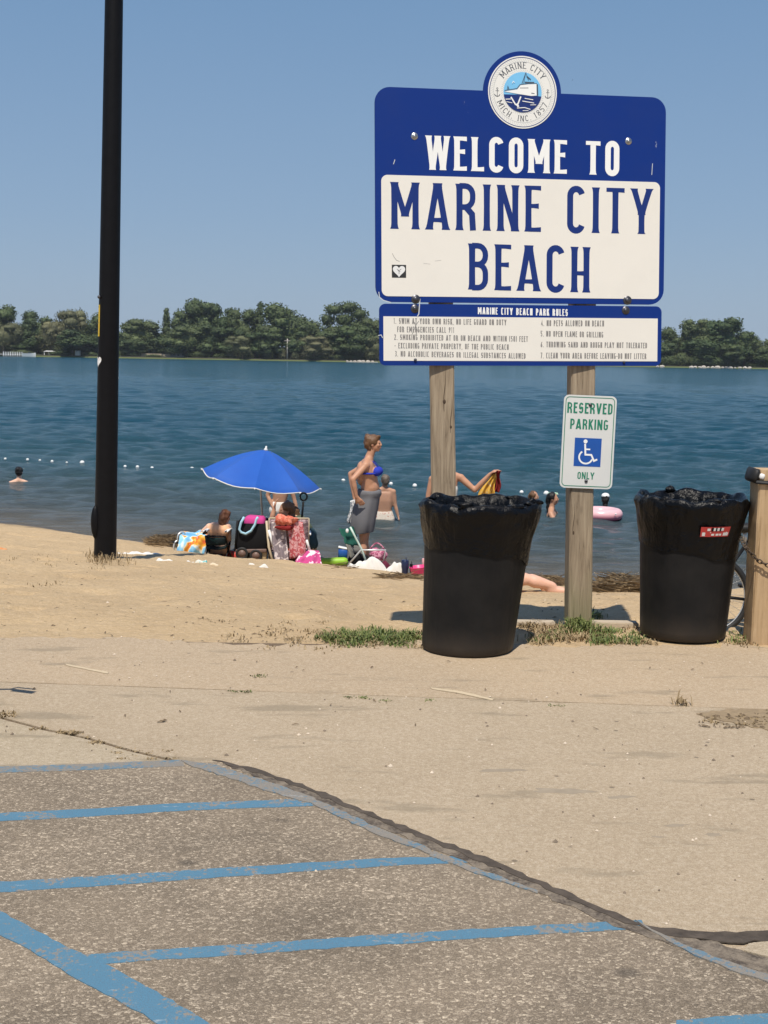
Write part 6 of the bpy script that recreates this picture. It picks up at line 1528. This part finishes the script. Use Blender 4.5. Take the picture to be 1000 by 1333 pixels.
# buoys on the swim line
buoys = [(7, 598.5, 1), (36, 599.5, 1.1), (52, 600.3, .9), (68, 601.8, 1.1), (87, 603.2, .8), (107, 603.5, 1.7), (163, 608.5, 1.1), (179, 609, 1.2), (198, 610.5, 1.2), (223, 612.3, .9), (250, 612, 1.7), (262, 612.5, 1.1), (447, 627, 1.3), (509, 631, 1.2), (540, 633.5, 1.4), (540 - 30, 631, .1), (679, 642, 1.2), (711, 643.5, 1.6), (739, 645.5, 1.2), (-20, 597, 1)]
B0 = None
for i, (px, py, s) in enumerate(buoys):
    if s < .5: continue
    P = at_z(px, py, WATER); r_b = .036 * s
    mb = MB().lathe([(.001, -r_b), (r_b * .5, -r_b * .85), (r_b * .95, -r_b * .3), (r_b * 1.0, r_b * .2), (r_b * .7, r_b * .75), (r_b * .25, r_b), (.001, r_b * 1.02)], (P[0], P[1], WATER + .02), 12, Matrix.Rotation(radians(75), 3, 'Y') if i % 3 else None)
    nxt = 'leftmost white buoy of the swim line, cut by the left edge' if px < 0 else None
    lab = {7: 'small white buoy nearest the left edge', 36: 'white buoy above the head of the left swimmer, to the right', 52: 'second white buoy right of the left swimmer', 68: 'third white buoy right of the left swimmer', 87: 'tiny white buoy left of the large one near the light pole', 107: 'large white buoy on the left of the light pole', 163: 'first white buoy right of the light pole', 179: 'second white buoy right of the light pole', 198: 'third white buoy right of the light pole', 223: 'fourth white buoy right of the light pole, tiny', 250: 'large white buoy left of the umbrella tip', 262: 'small white buoy touching the umbrella tip', 447: 'white buoy left of the bikini woman', 509: 'white buoy right of the bikini woman', 540: 'white buoy between the bikini woman and the left post', 679: 'white buoy above the rim of the left trash can', 711: 'large white buoy above the swimmers', 739: 'white buoy at the left edge of the right sign post'}.get(px, 'leftmost white buoy of the swim line')
    o = obj('buoy', mb, M_white, base=(P[0], P[1], WATER)); tag(o, lab, 'buoy', 'buoys of the swim line')

# ---- lying sunbather behind the left can
Pg = at_g(700, 772); Y = Pg[1]; sz = Pg[2]
q = lambda x, h, dy=0: Vector((float(at_y(x, 765, Y)[0]), Y + dy, Z(float(at_y(x, 765, Y)[0]), Y + dy) + h))
J = dict(head=q(575, .13), neck=q(592, .12), sh_l=q(600, .11, -.17), sh_r=q(600, .11, .17), chest=q(612, .12), waist=q(632, .11), pel=q(646, .12), hip_l=q(650, .11, -.09), hip_r=q(650, .11, .09), kn_l=q(682, .11, -.10), kn_r=q(684, .10, .12),
         ank_l=q(718, .055, -.08), ank_r=q(716, .055, .13), toe_l=q(735, .03, -.08), toe_r=q(735, .03, .14), el_l=q(604, .06, -.36), wr_l=q(590, .05, -.3), el_r=q(606, .06, .36), wr_r=q(590, .05, .3))
T_ = figure('sunbather lying on the sand with pink legs stretched out right of the left trash can', J, .98, skinmat('pink_skin', (.72, .42, .30)), q(646, 0), face=(-.3, 0, 1), vox=.013)
hair_cap(T_, J['head'], (-.3, 0, 1), .98, H_brown); trunks(T_, J, M_navy, .98, .2)

# ---- umbrella
Y = 17.75; gb = onsand(347, Y); U = empty('beach_umbrella', gb, 'blue beach umbrella with white trim tilted over the folding chairs', 'umbrella')
ap = PY(346, 586, Y); cR = .815
axis = Vector((.15, -.06, 1)).normalized(); tcv = axis.cross(Vector((0, 1, 0))).normalized(); bv = axis.cross(tcv); rotU = Matrix((tcv, bv, axis)).transposed()
cen = ap - axis * .40
nS = 8; sub = 6; rg = 8
def canopy_pt(a, t_):
    # straight-edged panels: radius shrinks between the ribs; rim sags between ribs
    s = (a / (2 * pi) * nS) % 1; f_ = cos(pi / nS) / cos((s - .5) * 2 * pi / nS); rr_ = cR * (t_) * (1 + (f_ - 1) * t_)
    z = .40 * (1 - t_ ** 1.45) - .06 * sin(pi * s) * t_ * (1 - .3 * t_)
    return cen + rotU @ Vector((rr_ * cos(a), rr_ * sin(a), z))
for g in range(nS):
    vs = []
    for layer in (0, 1):
        for j in range(rg + 1):
            for i in range(sub + 1):
                a = 2 * pi * (g + i / sub) / nS; t_ = max(.02, j / rg); vs.append(canopy_pt(a, t_) - axis * .004 * layer)
    n1_ = sub + 1; N = n1_ * (rg + 1); fs = []
    for j in range(rg):
        for i in range(sub):
            a = j * n1_ + i; fs += [(a, a + n1_, a + n1_ + 1, a + 1), (N + a, N + a + 1, N + a + n1_ + 1, N + a + n1_)]
    for i in range(sub): a = rg * n1_ + i; fs.append((a, N + a, N + a + 1, a + 1))
    pan = obj('canopy_panel', MB().add(vs, fs), M_umb, U)
    a0 = 2 * pi * g / nS
    obj('rib', MB().tube([canopy_pt(a0, t_) - axis * .014 for t_ in (.05, .35, .7, 1.0)], .005, 6), M_alu, U)
    mb = MB(); mb.tube([canopy_pt(2 * pi * (g + i / sub) / nS, 1.0) + axis * .001 for i in range(sub + 1)], .0075, 6); obj('white_trim', mb, M_whitecloth, pan)
    obj('rib_tip', MB().ell(canopy_pt(a0, 1.01), .012, n=8, m=6), M_white, U)
obj('finial', MB().lathe([(.028, 0), (.026, .02), (.012, .035), (.014, .055), (.001, .065)], ap - axis * .005, 12, rotU), M_white, U)
pb = Vector((PY(350, 690, Y)[0] - .02, Y, gb[2])); 
obj('pole', MB().tube([ap, ap - axis * .50, Vector((pb.x, pb.y, pb.z - .2))], [.013, .013, .015], 10), M_alu, U)

# ---- beach chair builder (low folding chair)
def chair(label, px, py, w_, hb, ang, mat, tube, rake=.35, dz=0.0, Yo=None, arms=True):
    Pg = at_g(px, py); Y = Yo or Pg[1]; o_ = Vector((float(at_y(px, py, Y)[0]), Y, 0)); o_.z = Z(o_.x, o_.y) + dz
    t = empty('beach_chair', o_, label, 'folding chair'); rot = Matrix.Rotation(ang, 3, 'Z'); T = lambda x, y, z: o_ + rot @ Vector((x, y, z))
    # local: facing +y (water), back at y<0 leaning towards -y
    hw = w_ / 2; sh = .20
    for s in (-hw, hw):
        if not arms:
            obj('side_frame', MB().tube([T(s, .28, .0), T(s, -.05, sh - .02), T(s, -.16, sh + .02)], .012, 8), tube, t); continue
        obj('side_frame', MB().tube([T(s, .28, .0), T(s, -.05, sh + .01), T(s, -.16, sh + .12), T(s, -.16 - rake * hb, sh + hb)], .012, 8), tube, t)
        obj('leg', MB().tube([T(s * 1.03, -.34, 0), T(s * 1.03, .12, sh + .02), T(s * 1.03, .20, sh + .20), T(s * 1.03, -.20, sh + .22)], .011, 8), tube, t)
        obj('armrest', MB().box(T(s * 1.05, .0, sh + .215), (.045, .34, .02), rot, bev=.006), M_white, t)
    obj('top_rail', MB().tube([T(-hw, -.16 - rake * hb, sh + hb), T(hw, -.16 - rake * hb, sh + hb)], .012, 8), tube, t)
    def panel(nm, a, b, c, d, sag, m_=mat):
        vs = []; n = 8
        for layer in (0, .008):
            for j in range(n + 1):
                for i in range(n + 1):
                    u, v_ = i / n, j / n; p = a.lerp(b, u).lerp(d.lerp(c, u), v_); vs.append(p + Vector((0, 0, -layer)) + (rot @ Vector((0, -.02, -sag))) * sin(pi * u) * (.4 + .6 * sin(pi * v_)) + Vector((0, -layer, 0)))
        N = (n + 1) ** 2; fs = []
        for j in range(n):
            for i in range(n): q_ = j * (n + 1) + i; fs += [(q_, q_ + 1, q_ + n + 2, q_ + n + 1), (N + q_, N + q_ + n + 1, N + q_ + n + 2, N + q_ + 1)]
        bd = list(range(n + 1)) + [(j + 1) * (n + 1) - 1 for j in range(1, n + 1)] + [n * (n + 1) + i for i in range(n - 1, -1, -1)] + [j * (n + 1) for j in range(n - 1, 0, -1)]
        for a_, b_ in zip(bd, bd[1:] + bd[:1]): fs.append((b_, a_, N + a_, N + b_))
        return obj(nm, MB().add(vs, fs), m_, t)
    panel('backrest', T(-hw, -.16, sh + .05), T(hw, -.16, sh + .05), T(hw, -.16 - rake * hb, sh + hb - .01), T(-hw, -.16 - rake * hb, sh + hb - .01), .02)
    panel('seat', T(-hw, -.14, sh), T(hw, -.14, sh), T(hw, .26, sh + .05), T(-hw, .26, sh + .05), .05)
    return t, T
# main chair with printed towel
Yc = 16.85
tC, TC = chair('pink and grey printed folding chair below the umbrella', 376, 738, .50, .44, radians(4), M_greyfl, M_beige, .30, 0, Yc)
M_redgrid = m_cloth('red_print_cloth', (.42, .09, .10), (.62, .34, .34), 26, .5)
# towel hanging down the back
def fy(px, py, Y): return PY(px, py, Y)
hang('towel', 'grey and white striped towel folded over the back of the middle chair', [(352, 676, -.30), (372, 674, -.30)], [(358, 737, -.34), (376, 738, -.34)], m_cloth('striped_cloth', (.26, .22, .24), (.74, .66, .64), 9, .55), Yc, 2, amp=.022)
hang('towel', 'red printed towel hanging beside the grey one on the middle chair', [(374, 676, -.32), (395, 680, -.32)], [(378, 728, -.36), (399, 722, -.36)], M_redgrid, Yc, 4, amp=.022)
# white legs resting on the side of the chair
for i, (a, b) in enumerate((((350, 690), (358, 717)), ((399, 703), (403, 716)))):
    obj('side_tube', MB().tube([PY(a[0], a[1], Yc, -.3), PY(b[0], b[1], Yc, -.28)], .018, 8), M_white, tC)
obj('side_tube', MB().tube([PY(347, 678, Yc, -.2), PY(350, 712, Yc, -.26), PY(357, 737, Yc, -.3)], .016, 8), M_beige, tC)
# seated woman in that chair
Y = Yc; q = lambda x, y, dy=0: PY(x, y, Y, dy)
J = dict(head=q(372.5, 663.5, -.02), neck=q(375, 678, .02), sh_l=q(360, 686, .05), sh_r=q(390, 686, .05), chest=q(375, 698, .06), waist=q(375, 716, .12), pel=q(375, 722, .22), hip_l=q(367, 724, .25), hip_r=q(383, 724, .25), kn_l=q(366, 716, .68), kn_r=q(384, 716, .68), ank_l=q(366, 736, 1.0), ank_r=q(384, 736, 1.0), toe_l=q(366, 738, 1.3), toe_r=q(384, 738, 1.3),
         el_l=q(354, 676, -.06), wr_l=q(357, 662, -.05), el_r=q(396, 702, .1), wr_r=q(392, 712, .3))
T_ = figure('brown haired woman sitting in the middle chair below the umbrella, face turned left', J, .96, SK_tan, q(375, 737, .2), face=(-1, -.45, -.1), vox=.012); face_parts(T_, J['head'], (-1, -.45, -.1), .96); hair_cap(T_, J['head'], (-1, -.2, 0), 1.02, H_brown, .10, .3)
mb = MB(); side = Vector((1, 0, 0))
for s in (-1, -.3, .3, 1): mb.cap(J['chest'] + side * .074 * s, .10, J['waist'] + side * .064 * s, .09); mb.cap(J['waist'] + side * .06 * s, .09, J['pel'] + side * .085 * s, .106)
remeshed('swimsuit', mb, M_coral, T_, .013, 2)
def heap(name, label, cat, px, py, wpx, hpx, mat, seed, Y=None, dep=.5, parent=None, group=None, flat=1.0, fold=1.0, zoff=0.0):
    """crumpled cloth lying on the sand"""
    Pg = at_g(px, py); Y = Y or Pg[1]; s = F / Y; cx = float(at_y(px, py, Y)[0]); w2 = wpx / s / 2; h = hpx / s; n = 56; m = 16; vs = []; cy = Y + w2 * dep * .6
    r = random.Random(seed); ph = [r.random() * 6.28 for _ in range(5)]
    for j in range(m + 1):
        for i in range(n):
            a = 2 * pi * i / n; t_ = j / m; R_ = (1 + .16 * sin(3 * a + ph[0]) + .10 * sin(5 * a + ph[1]) + .05 * sin(11 * a + ph[2])) / 1.12
            x = cx + cos(a) * w2 * R_ * t_; y = cy + sin(a) * w2 * dep * R_ * t_
            zz = h * .9 * (1 - t_ ** 2.6) ** .8 * (.78 + .22 * sin(3.2 * cos(a) * t_ + ph[3])) 
            v3 = Vector((x * 9, y * 9, seed)); zz += fold * h * .30 * (1 - t_ ** 6) * noise.noise(v3) + fold * .010 * sin(x * 60 + 5 * noise.noise(v3 * .6)) * (1 - t_ ** 8)
            vs.append((x, y, Z(x, y) + zoff + max(.004, zz) * flat - (.02 if j == m else 0)))
    fs = [(j * n + i, (j + 1) * n + i, (j + 1) * n + (i + 1) % n, j * n + (i + 1) % n) for j in range(m) for i in range(n)]
    o = obj(name, MB().add(vs, fs), mat, parent, base=(cx, cy, Z(cx, cy)))
    if parent is None: tag(o, label, cat, group)
    return o
def lump(name, label, cat, px, py, rx, ry, rz_, mat, Y, seed, nz_=.35, parent=None):
    c = PY(px, py, Y); mb = MB().ell(c, (rx, ry, rz_), n=24, m=16)
    for i in range(len(mb.v)):
        v_ = Vector(mb.v[i]); mb.v[i] = tuple(v_ + (v_ - c) * nz_ * (noise.noise(v_ * 14 + Vector((seed, 0, 0))) + .5 * noise.noise(v_ * 32)))
    o = obj(name, mb, mat, parent, base=c)
    if parent is None: tag(o, label, cat)
    return o
lump('cloth_bundle', 'coral red cloth bundle hung over the top of the middle chair', 'cloth', 371, 677, .135, .06, .072, M_coral, Yc - .36, 3, .8)
lump('cloth_bundle', 'dark red cloth under the coral bundle on the middle chair', 'cloth', 372, 686, .11, .05, .035, M_darkred, Yc - .37, 5, .6)
# pink floral towel spread at the right foot of the chair
hang('floral_towel', 'pink and white floral towel hanging down to the sand right of the middle chair', [(388, 722, -.35), (402, 716, -.30), (414, 717, -.28)], [(384, 737, -.50), (402, 741, -.56), (424, 743, -.50)], M_pinkfl, Yc, 7, amp=.04)
heap('towel', 'small white cloth on the sand below the middle chair', 'towel', 372, 741, 26, 3.5, M_whitecloth, 31)
# person bending behind the chair, green shirt and teal shorts
Y = 17.05; q = lambda x, y, dy=0: PY(x, y, Y, dy)
J = dict(head=q(383, 668, .3), neck=q(386, 676, .22), sh_l=q(384, 680, .04), sh_r=q(393, 676, .30), chest=q(391, 682, .14), waist=q(398, 689, .08), pel=q(402, 697, .05), hip_l=q(401, 700, -.03), hip_r=q(404, 699, .12), kn_l=q(405, 715, -.04), kn_r=q(409, 715, .16), ank_l=q(405, 733, -.04), ank_r=q(410, 732, .14), toe_l=q(400, 736, .2), toe_r=q(405, 736, .36), el_l=q(390, 694, .0), wr_l=q(388, 706, .05), el_r=q(394, 694, .38), wr_r=q(390, 706, .4))
T_ = figure('person in olive shirt and teal shorts crouching right behind the middle chair', J, .80, SK_fair, q(405, 735), face=(-.6, .8, -.2), vox=.012); hair_cap(T_, J['head'], (-.6, .8, 0), .8, H_brown); trunks(T_, J, M_teal, .84, .55)
mb = MB(); side = (J['sh_r'] - J['sh_l']).normalized()
for s in (-1, -.3, .3, 1): mb.cap(J['neck'].lerp(J['chest'], .4) + side * .09 * s * .8, .078, J['chest'] + side * .07 * s * .8, .088); mb.cap(J['chest'] + side * .07 * s * .8, .088, J['waist'] + side * .06 * s * .8, .082)
for s in 'lr': mb.cap(J['sh_' + s], .055, J['sh_' + s].lerp(J['el_' + s], .6), .052)
remeshed('shirt', mb, M_olive, T_, .012, 2)
# shovel
Y = 17.0; g_ = onsand(398, Y); S = empty('shovel', g_, 'black shovel with D handle stuck in the sand by the middle chair', 'shovel')
obj('shaft', MB().tube([PY(395, 653, Y), PY(393, 675, Y), Vector((PY(396, 720, Y)[0], Y, g_.z + .06))], .014, 8), M_black, S)
c = PY(395.3, 646.5, Y); obj('handle', MB().tube([c + Vector((.045 * cos(a), 0, .045 * sin(a) * 1.1)) for a in np.linspace(0, 2 * pi, 21)[:-1]], .012, 8, closed=True), M_black, S)
obj('blade', MB().box((PY(396, 720, Y)[0], Y, g_.z + .0), (.20, .02, .22), Matrix.Rotation(.15, 3, 'X'), taper=1.0), M_screw, S)

# child in the low dark chair
Yk = 17.0; q = lambda x, y, dy=0: PY(x, y, Yk, dy)
J = dict(head=q(293.5, 673, 0), neck=q(287.5, 683, 0), sh_l=q(272.5, 685.5, 0), sh_r=q(297, 686.5, 0), chest=q(285, 690, -.02), waist=q(285, 702, .02), pel=q(284, 713, .05), hip_l=q(279, 716, .08), hip_r=q(289, 716, .08), kn_l=q(276, 712, .34), kn_r=q(292, 712, .34), ank_l=q(276, 726, .5), ank_r=q(292, 726, .5), toe_l=q(276, 728, .8), toe_r=q(292, 728, .8), el_l=q(265, 691, .03), wr_l=q(260, 698, .10), el_r=q(298.5, 697, -.02), wr_r=q(299, 706, .03))
T_ = figure('small child with brown hair and bare peach shoulders sitting in a low dark chair', J, .80, SK_fair, q(284, 727), face=(.45, .9, -.1), vox=.010, wk=1.15); hair_cap(T_, J['head'], (.45, .9, 0), .84, H_chest, .04, .35)
mb = MB(); side = Vector((1, 0, 0))
for s in (-1, -.3, .3, 1): mb.cap(J['chest'] + side * .066 * s + Vector((0, 0, .0)), .092, J['waist'] + side * .058 * s, .080)
remeshed('orange_top', mb, M_peach, T_, .010, 2)
trunks(T_, J, M_navy, .74, .6)
obj('strap', MB().tube([q(276, 683, -.06), q(285, 688, -.085), q(290, 683, -.06)], .006, 6), M_navy, T_)
tK, TK = chair('low black and dark green chair the small child sits in', 284, 726, .26, .155, radians(-3), m_cloth('dark_green_cloth', (.012, .02, .022), (.02, .05, .045), 12, .6), M_black, .2, -.04, Yk - .12)

# tie-dye towel over a folding chair on the left
Yt = 17.1; tT, TT = chair('folding chair hidden under the tie-dye towel at the left of the group', 250, 726, .36, .20, radians(80), M_blkcloth, M_alu, .25, -.06, Yt, arms=False)
n = 22; m_ = 16; vs = []
for layer in (0, 1):
    for j in range(m_ + 1):
        for i in range(n + 1):
            u, v_ = i / n, j / m_; px = 236 + 36 * u + 2 * sin(v_ * 5); 
            if v_ < .3: py = 694 + 1.5 * sin(u * 6); dy = .22 - .5 * v_ / .3
            else: py = 694 + (v_ - .3) / .7 * (31 + 2 * sin(u * 7)) + 1.5 * sin(u * 6) * (1 - v_); dy = -.28 - .06 * sin((v_ - .3) / .7 * pi)
            p = PY(px, py, Yt, 0); p = Vector((p.x, Yt + dy + .022 * sin(u * 13 + v_ * 4) + .012 * layer, p.z - (.012 * layer if v_ < .3 else 0) + .02 * noise.noise(Vector((u * 6, v_ * 5, 2)))))
            vs.append(p)
N = (n + 1) * (m_ + 1); fs = []
for j in range(m_):
    for i in range(n): a = j * (n + 1) + i; fs += [(a, a + n + 1, a + n + 2, a + 1), (N + a, N + a + 1, N + a + n + 2, N + a + n + 1)]
tag(obj('towel', MB().add(vs, fs), M_tie, base=PY(254, 710, Yt)), 'blue and orange tie-dye towel draped over the left folding chair', 'towel')
for k_, (px, py, r) in enumerate(((233, 712, .085), (237, 700, .07))):
    c = PY(px, py, Yt - .1); obj('hoop', MB().tube([c + Vector((r * .7 * cos(a), .05 * cos(a), r * 1.1 * sin(a))) for a in np.linspace(0, 2 * pi, 25)[:-1]], .012, 8, closed=True), M_alu, tT)

# wagon
Yw = 16.7; g_ = onsand(328, Yw); g_.z += .0
Wg = empty('folding_wagon', g_, 'black folding wagon with small wheels between the child and the middle chair', 'wagon')
def quad3(x0, y0, x1, y1, Y, d): return None
zb = PY(328, 716, Yw)[2]; zt = PY(328, 681, Yw)[2]; xl, xr = PY(309, 700, Yw)[0], PY(347, 700, Yw)[0]
mb = MB()
mb.box(((xl + xr) / 2, Yw + .25, zb + .01), (xr - xl, .6, .02), bev=.004)
obj('floor', mb, M_blkcloth, Wg)
for nm, c_, d_ in (('end_panel', ((xl + xr) / 2, Yw - .05, (zb + zt) / 2), (xr - xl, .02, zt - zb)), ('end_panel', ((xl + xr) / 2, Yw + .55, (zb + zt) / 2), (xr - xl, .02, zt - zb)), ('side_panel', (xl, Yw + .25, (zb + zt) / 2), (.02, .6, zt - zb)), ('side_panel', (xr, Yw + .25, (zb + zt) / 2), (.02, .6, zt - zb))):
    mb = MB(); mb.box(c_, d_, bev=.004); obj(nm, mb, M_blkcloth, Wg)
M_brown = simple('brown_bar', (.16, .10, .08), .5, .2, 20, 0)
obj('cross_bar', MB().box(((xl + xr) / 2, Yw - .075, zb + .0), (xr - xl + .02, .03, .045), Matrix.Rotation(-.03, 3, 'Y'), bev=.006), M_brown, Wg)
for x_ in (xl - .02, xr + .012): obj('corner_tube', MB().tube([(x_, Yw - .07, g_.z + .12), (x_ + (.03 if x_ < 0 else 0), Yw - .07, zt + .04)], .014, 8), M_black, Wg)
for px, py in ((316, 727), (334, 727)):
    for dy in (-.02, .52):
        x_ = PY(px, py, Yw)[0]; zc = Z(x_, Yw + dy) + .08
        o = obj('wheel', MB().tube([(x_ + .065 * cos(a), Yw - .06 + dy, zc + .065 * sin(a)) for a in np.linspace(0, 2 * pi, 25)[:-1]], .020, 8, closed=True), M_rubber, Wg)
        obj('hub', MB().lathe([(.05, -.012), (.05, .012)], (x_, Yw - .06 + dy, zc), 14, Matrix.Rotation(pi / 2, 3, 'X')), M_brown, o)
# pink bag with pale strap on the wagon
B_ = empty('tote_bag', PY(331, 686, Yw), 'pink tote bag with pale blue handles on top of the black wagon', 'bag')
mb = MB(); 
mb.box(PY(332, 680, Yw, .12), (.26, .26, .17), Matrix.Rotation(.08, 3, 'Y'), bev=.03)
for i in range(len(mb.v)): v_ = Vector(mb.v[i]); mb.v[i] = tuple(v_ + Vector((0, 0, .02 * noise.noise(v_ * 12))))
obj('bag_body', mb, M_pink, B_)
obj('handle', MB().tube([PY(a, b_, Yw, -.10) for a, b_ in ((318, 673), (314, 680), (311.5, 689), (314, 693), (320, 695), (327, 691), (332, 683), (334, 676), (336, 673))], .016, 8), M_lblue, B_)
# beige box beside the wagon wheel
tag(obj('box', MB().box(PY(342, 723, Yw), (.11, .12, .16), Matrix.Rotation(.1, 3, 'Y'), bev=.012), simple('beige_card', (.5, .38, .22), .8, .15, 15, 0), base=PY(342, 730, Yw)), 'small beige box between the wagon and the middle chair', 'box')
heap('towel', 'small white cloth lying by the wagon wheel', 'towel', 343, 739, 14, 6, M_whitecloth, 33)
heap('towel', 'tiny white cloth under the left wagon wheel', 'towel', 328, 736, 9, 3.5, M_whitecloth, 34)
lump('bag', 'red and pink bag on the sand between the child and the wagon', 'bag', 299.5, 724, .105, .09, .075, M_redbag, 17.2, 8, .25)
heap('snack_bag', 'white and teal snack bag lying on the sand below the tie-dye towel', 'bag', 262, 733, 17, 5, m_cloth('teal_white_print', (.70, .70, .62), (.12, .45, .48), 30, .55), 35)
heap('paper', 'crumpled cream paper at the left of the snack bag', 'paper', 246, 731, 14, 2.4, M_whitecloth, 36)
heap('paper', 'crumpled cream paper at the right of the snack bag', 'paper', 279, 735, 13, 2.4, simple('cream_paper', (.66, .56, .40), .8, .1, 20, 0), 37)
# white sheet by the light pole, with reed shadow
heap('towel', 'white towel spread on the sand right of the light pole', 'towel', 184, 721, 66, 4.5, M_whitecloth, 38, dep=.35)
heap('towel', 'narrow white cloth on the sand between white towel and tie-dye towel', 'towel', 212, 729, 24, 3, M_whitecloth, 39, dep=.4)
heap('cloth', 'small orange cloth at the left edge of the sand', 'cloth', 3, 713, 14, 4, simple('orange_cloth', (.6, .26, .10), .8, .2, 20, 0), 40)

# green chair beside the standing woman
Yg = 16.7
Gc = empty('beach_chair', onsand(462, Yg), 'low green folding chair with pale frame in front of the bikini woman', 'folding chair')
M_ptube = simple('pale_green_tube', (.50, .62, .55), .4, .1, 20, 0)
pg = lambda x, y, dy=0: PY(x, y, Yg, dy)
for dy in (-.2, .2):
    obj('side_frame', MB().tube([pg(456, 686, dy), pg(462, 698, dy), pg(471, 715, dy), pg(478, 735, dy)], .013, 8), M_ptube, Gc)
    obj('leg', MB().tube([pg(452, 737, dy), pg(470, 716, dy), pg(502, 716, dy), pg(498, 736, dy)], .012, 8), M_alu, Gc)
def panel4(nm, A, B, C, D, mat, par, th=.02, n=8, amp=.02):
    vs = []
    for layer in (0, 1):
        for j in range(n + 1):
            for i in range(n + 1):
                u, v_ = i / n, j / n; p = A.lerp(B, u).lerp(D.lerp(C, u), v_); vs.append(p + Vector((th * layer, th * .3 * layer, -th * .3 * layer)) + Vector((amp * noise.noise(Vector((u * 4, v_ * 4, 1))), 0, amp * sin(pi * u) * -.6)))
    N = (n + 1) ** 2; fs = []
    for j in range(n):
        for i in range(n): q_ = j * (n + 1) + i; fs += [(q_, q_ + 1, q_ + n + 2, q_ + n + 1), (N + q_, N + q_ + n + 1, N + q_ + n + 2, N + q_ + 1)]
    bd = list(range(n + 1)) + [(j + 1) * (n + 1) - 1 for j in range(1, n + 1)] + [n * (n + 1) + i for i in range(n - 1, -1, -1)] + [j * (n + 1) for j in range(n - 1, 0, -1)]
    for a_, b_ in zip(bd, bd[1:] + bd[:1]): fs.append((b_, a_, N + a_, N + b_))
    return obj(nm, MB().add(vs, fs), mat, par)
panel4('backrest', pg(441, 687, -.1), pg(458, 685, .2), pg(467, 708, .2), pg(450, 708, -.2), M_green_c, Gc, amp=.04)
panel4('seat', pg(450, 708, -.2), pg(467, 709, .2), pg(474, 722, .2), pg(456, 726, -.2), simple('taupe_cloth', (.20, .19, .16), .9, .2, 20, 0), Gc)
lump('cap', 'white tag tied to the green chair', 'tag', 452, 691, .02, .02, .03, M_white, Yg - .12, 2, .1)
lump('bag', 'black bag lying on the white towel in front of the green chair', 'bag', 466, 727, .13, .12, .07, M_blkcloth, Yg - .05, 11, .3)
heap('towel', 'big crumpled white towel in front of the green chair', 'towel', 475, 752, 54, 25, M_whitecloth, 41, Y=16.3, dep=.5)
heap('towel', 'smaller white towel left of the navy tumbler', 'towel', 517, 754, 32, 16, M_whitecloth, 42, Y=16.3, dep=.5)
pb_ = empty('mesh_bag', PY(491, 730, 16.75), 'pink and maroon mesh bag with a loop handle right of the green chair', 'bag')
M_mesh = m_cloth('pink_mesh_cloth', (.30, .05, .12), (.62, .30, .38), 45, .5)
lump('bag_body', '', '', 492, 722, .115, .10, .085, M_mesh, 16.75, 13, .25, pb_)
obj('handle', MB().tube([PY(481 + 20 * u, 716 - 9 * sin(pi * u), 16.68) for u in np.linspace(0, 1, 12)], .010, 8), M_mesh, pb_)
lump('cloth', 'dark maroon cloth between the white towels', 'cloth', 501, 740, .07, .06, .09, m_cloth('maroon_cloth', (.12, .02, .04)), 16.5, 15, .3)
bk = empty('cooler', PY(446, 727, 17.2), 'small blue cooler box behind the green chair', 'cooler')
obj('box', MB().box(PY(446.5, 720, 17.2), (.12, .10, .12), bev=.012), simple('cooler_blue', (.02, .10, .38), .4, .1, 10, 0), bk); obj('lid', MB().box(PY(446.5, 713, 17.2), (.125, .105, .02), Matrix.Rotation(.2, 3, 'Y'), bev=.006), M_white, bk)
fl_ = MB(); c = PY(434, 731, 17.1); fl_.cap(c + Vector((-.20, 0, -.01)), .052, c + Vector((.14, .0, .0)), .060, 16); tag(obj('foam_float', fl_, M_lime, base=c), 'lime green foam float on the shore behind the floral towel', 'float')
lump('sandal', 'dark grey sandal on the sand below the lime float', 'sandal', 441, 739, .07, .05, .022, M_greytowel, 16.9, 17, .2)
def bottle(px, py0, py1, rpx, mat, Y, label, lid, cat='tumbler'):
    s = F / Y; top = PY(px, py0, Y); h = (py1 - py0) / s; r = rpx / s; o_ = Vector((top.x, Y, top.z - h)); t = empty(cat, o_, label, cat)
    obj('cup', MB().lathe([(r * .72, 0), (r * .78, .01), (r * .82, h * .4), (r, h * .55), (r, h * .93), (r * .95, h * .95)], o_, 20), mat, t)
    obj('lid', MB().lathe([(r * .98, h * .95), (r * 1.0, h * .97), (r * .9, h), (.001, h)], o_, 20), lid, t)
    obj('straw', MB().tube([o_ + Vector((r * .3, 0, h)), o_ + Vector((r * .2, 0, h * 1.22))], .005, 6), lid, t)
bottle(527.5, 729, 750, 5, M_navyp, 16.2, 'navy blue tumbler standing on the sand left of the pink bucket', M_navyp)
bottle(535.5, 734, 749, 2, M_black, 16.2, 'thin dark bottle between the tumbler and the pink bucket', M_black, 'bottle')
o_ = PY(547, 755, 16.15); pk = empty('bucket', o_, 'hot pink toy bucket partly hidden behind the left trash can', 'bucket')
s = 16.15 / F; obj('pail', MB().lathe([(.082, 0), (.085, .004), (.115, .165), (.122, .17), (.118, .175), (.112, .172), (.08, .01)], o_, 28, Matrix.Rotation(-.12, 3, 'Y')), M_magenta, pk)
obj('handle', MB().tube([o_ + Vector((.11 * cos(a), -.03, .165 - .06 * sin(a))) for a in np.linspace(0, pi, 13)], .004, 6), M_magenta, pk)
bottle(552, 727, 741, 2.6, M_palepink, 16.4, 'pale pink bottle behind the pink bucket', M_palepink, 'bottle')
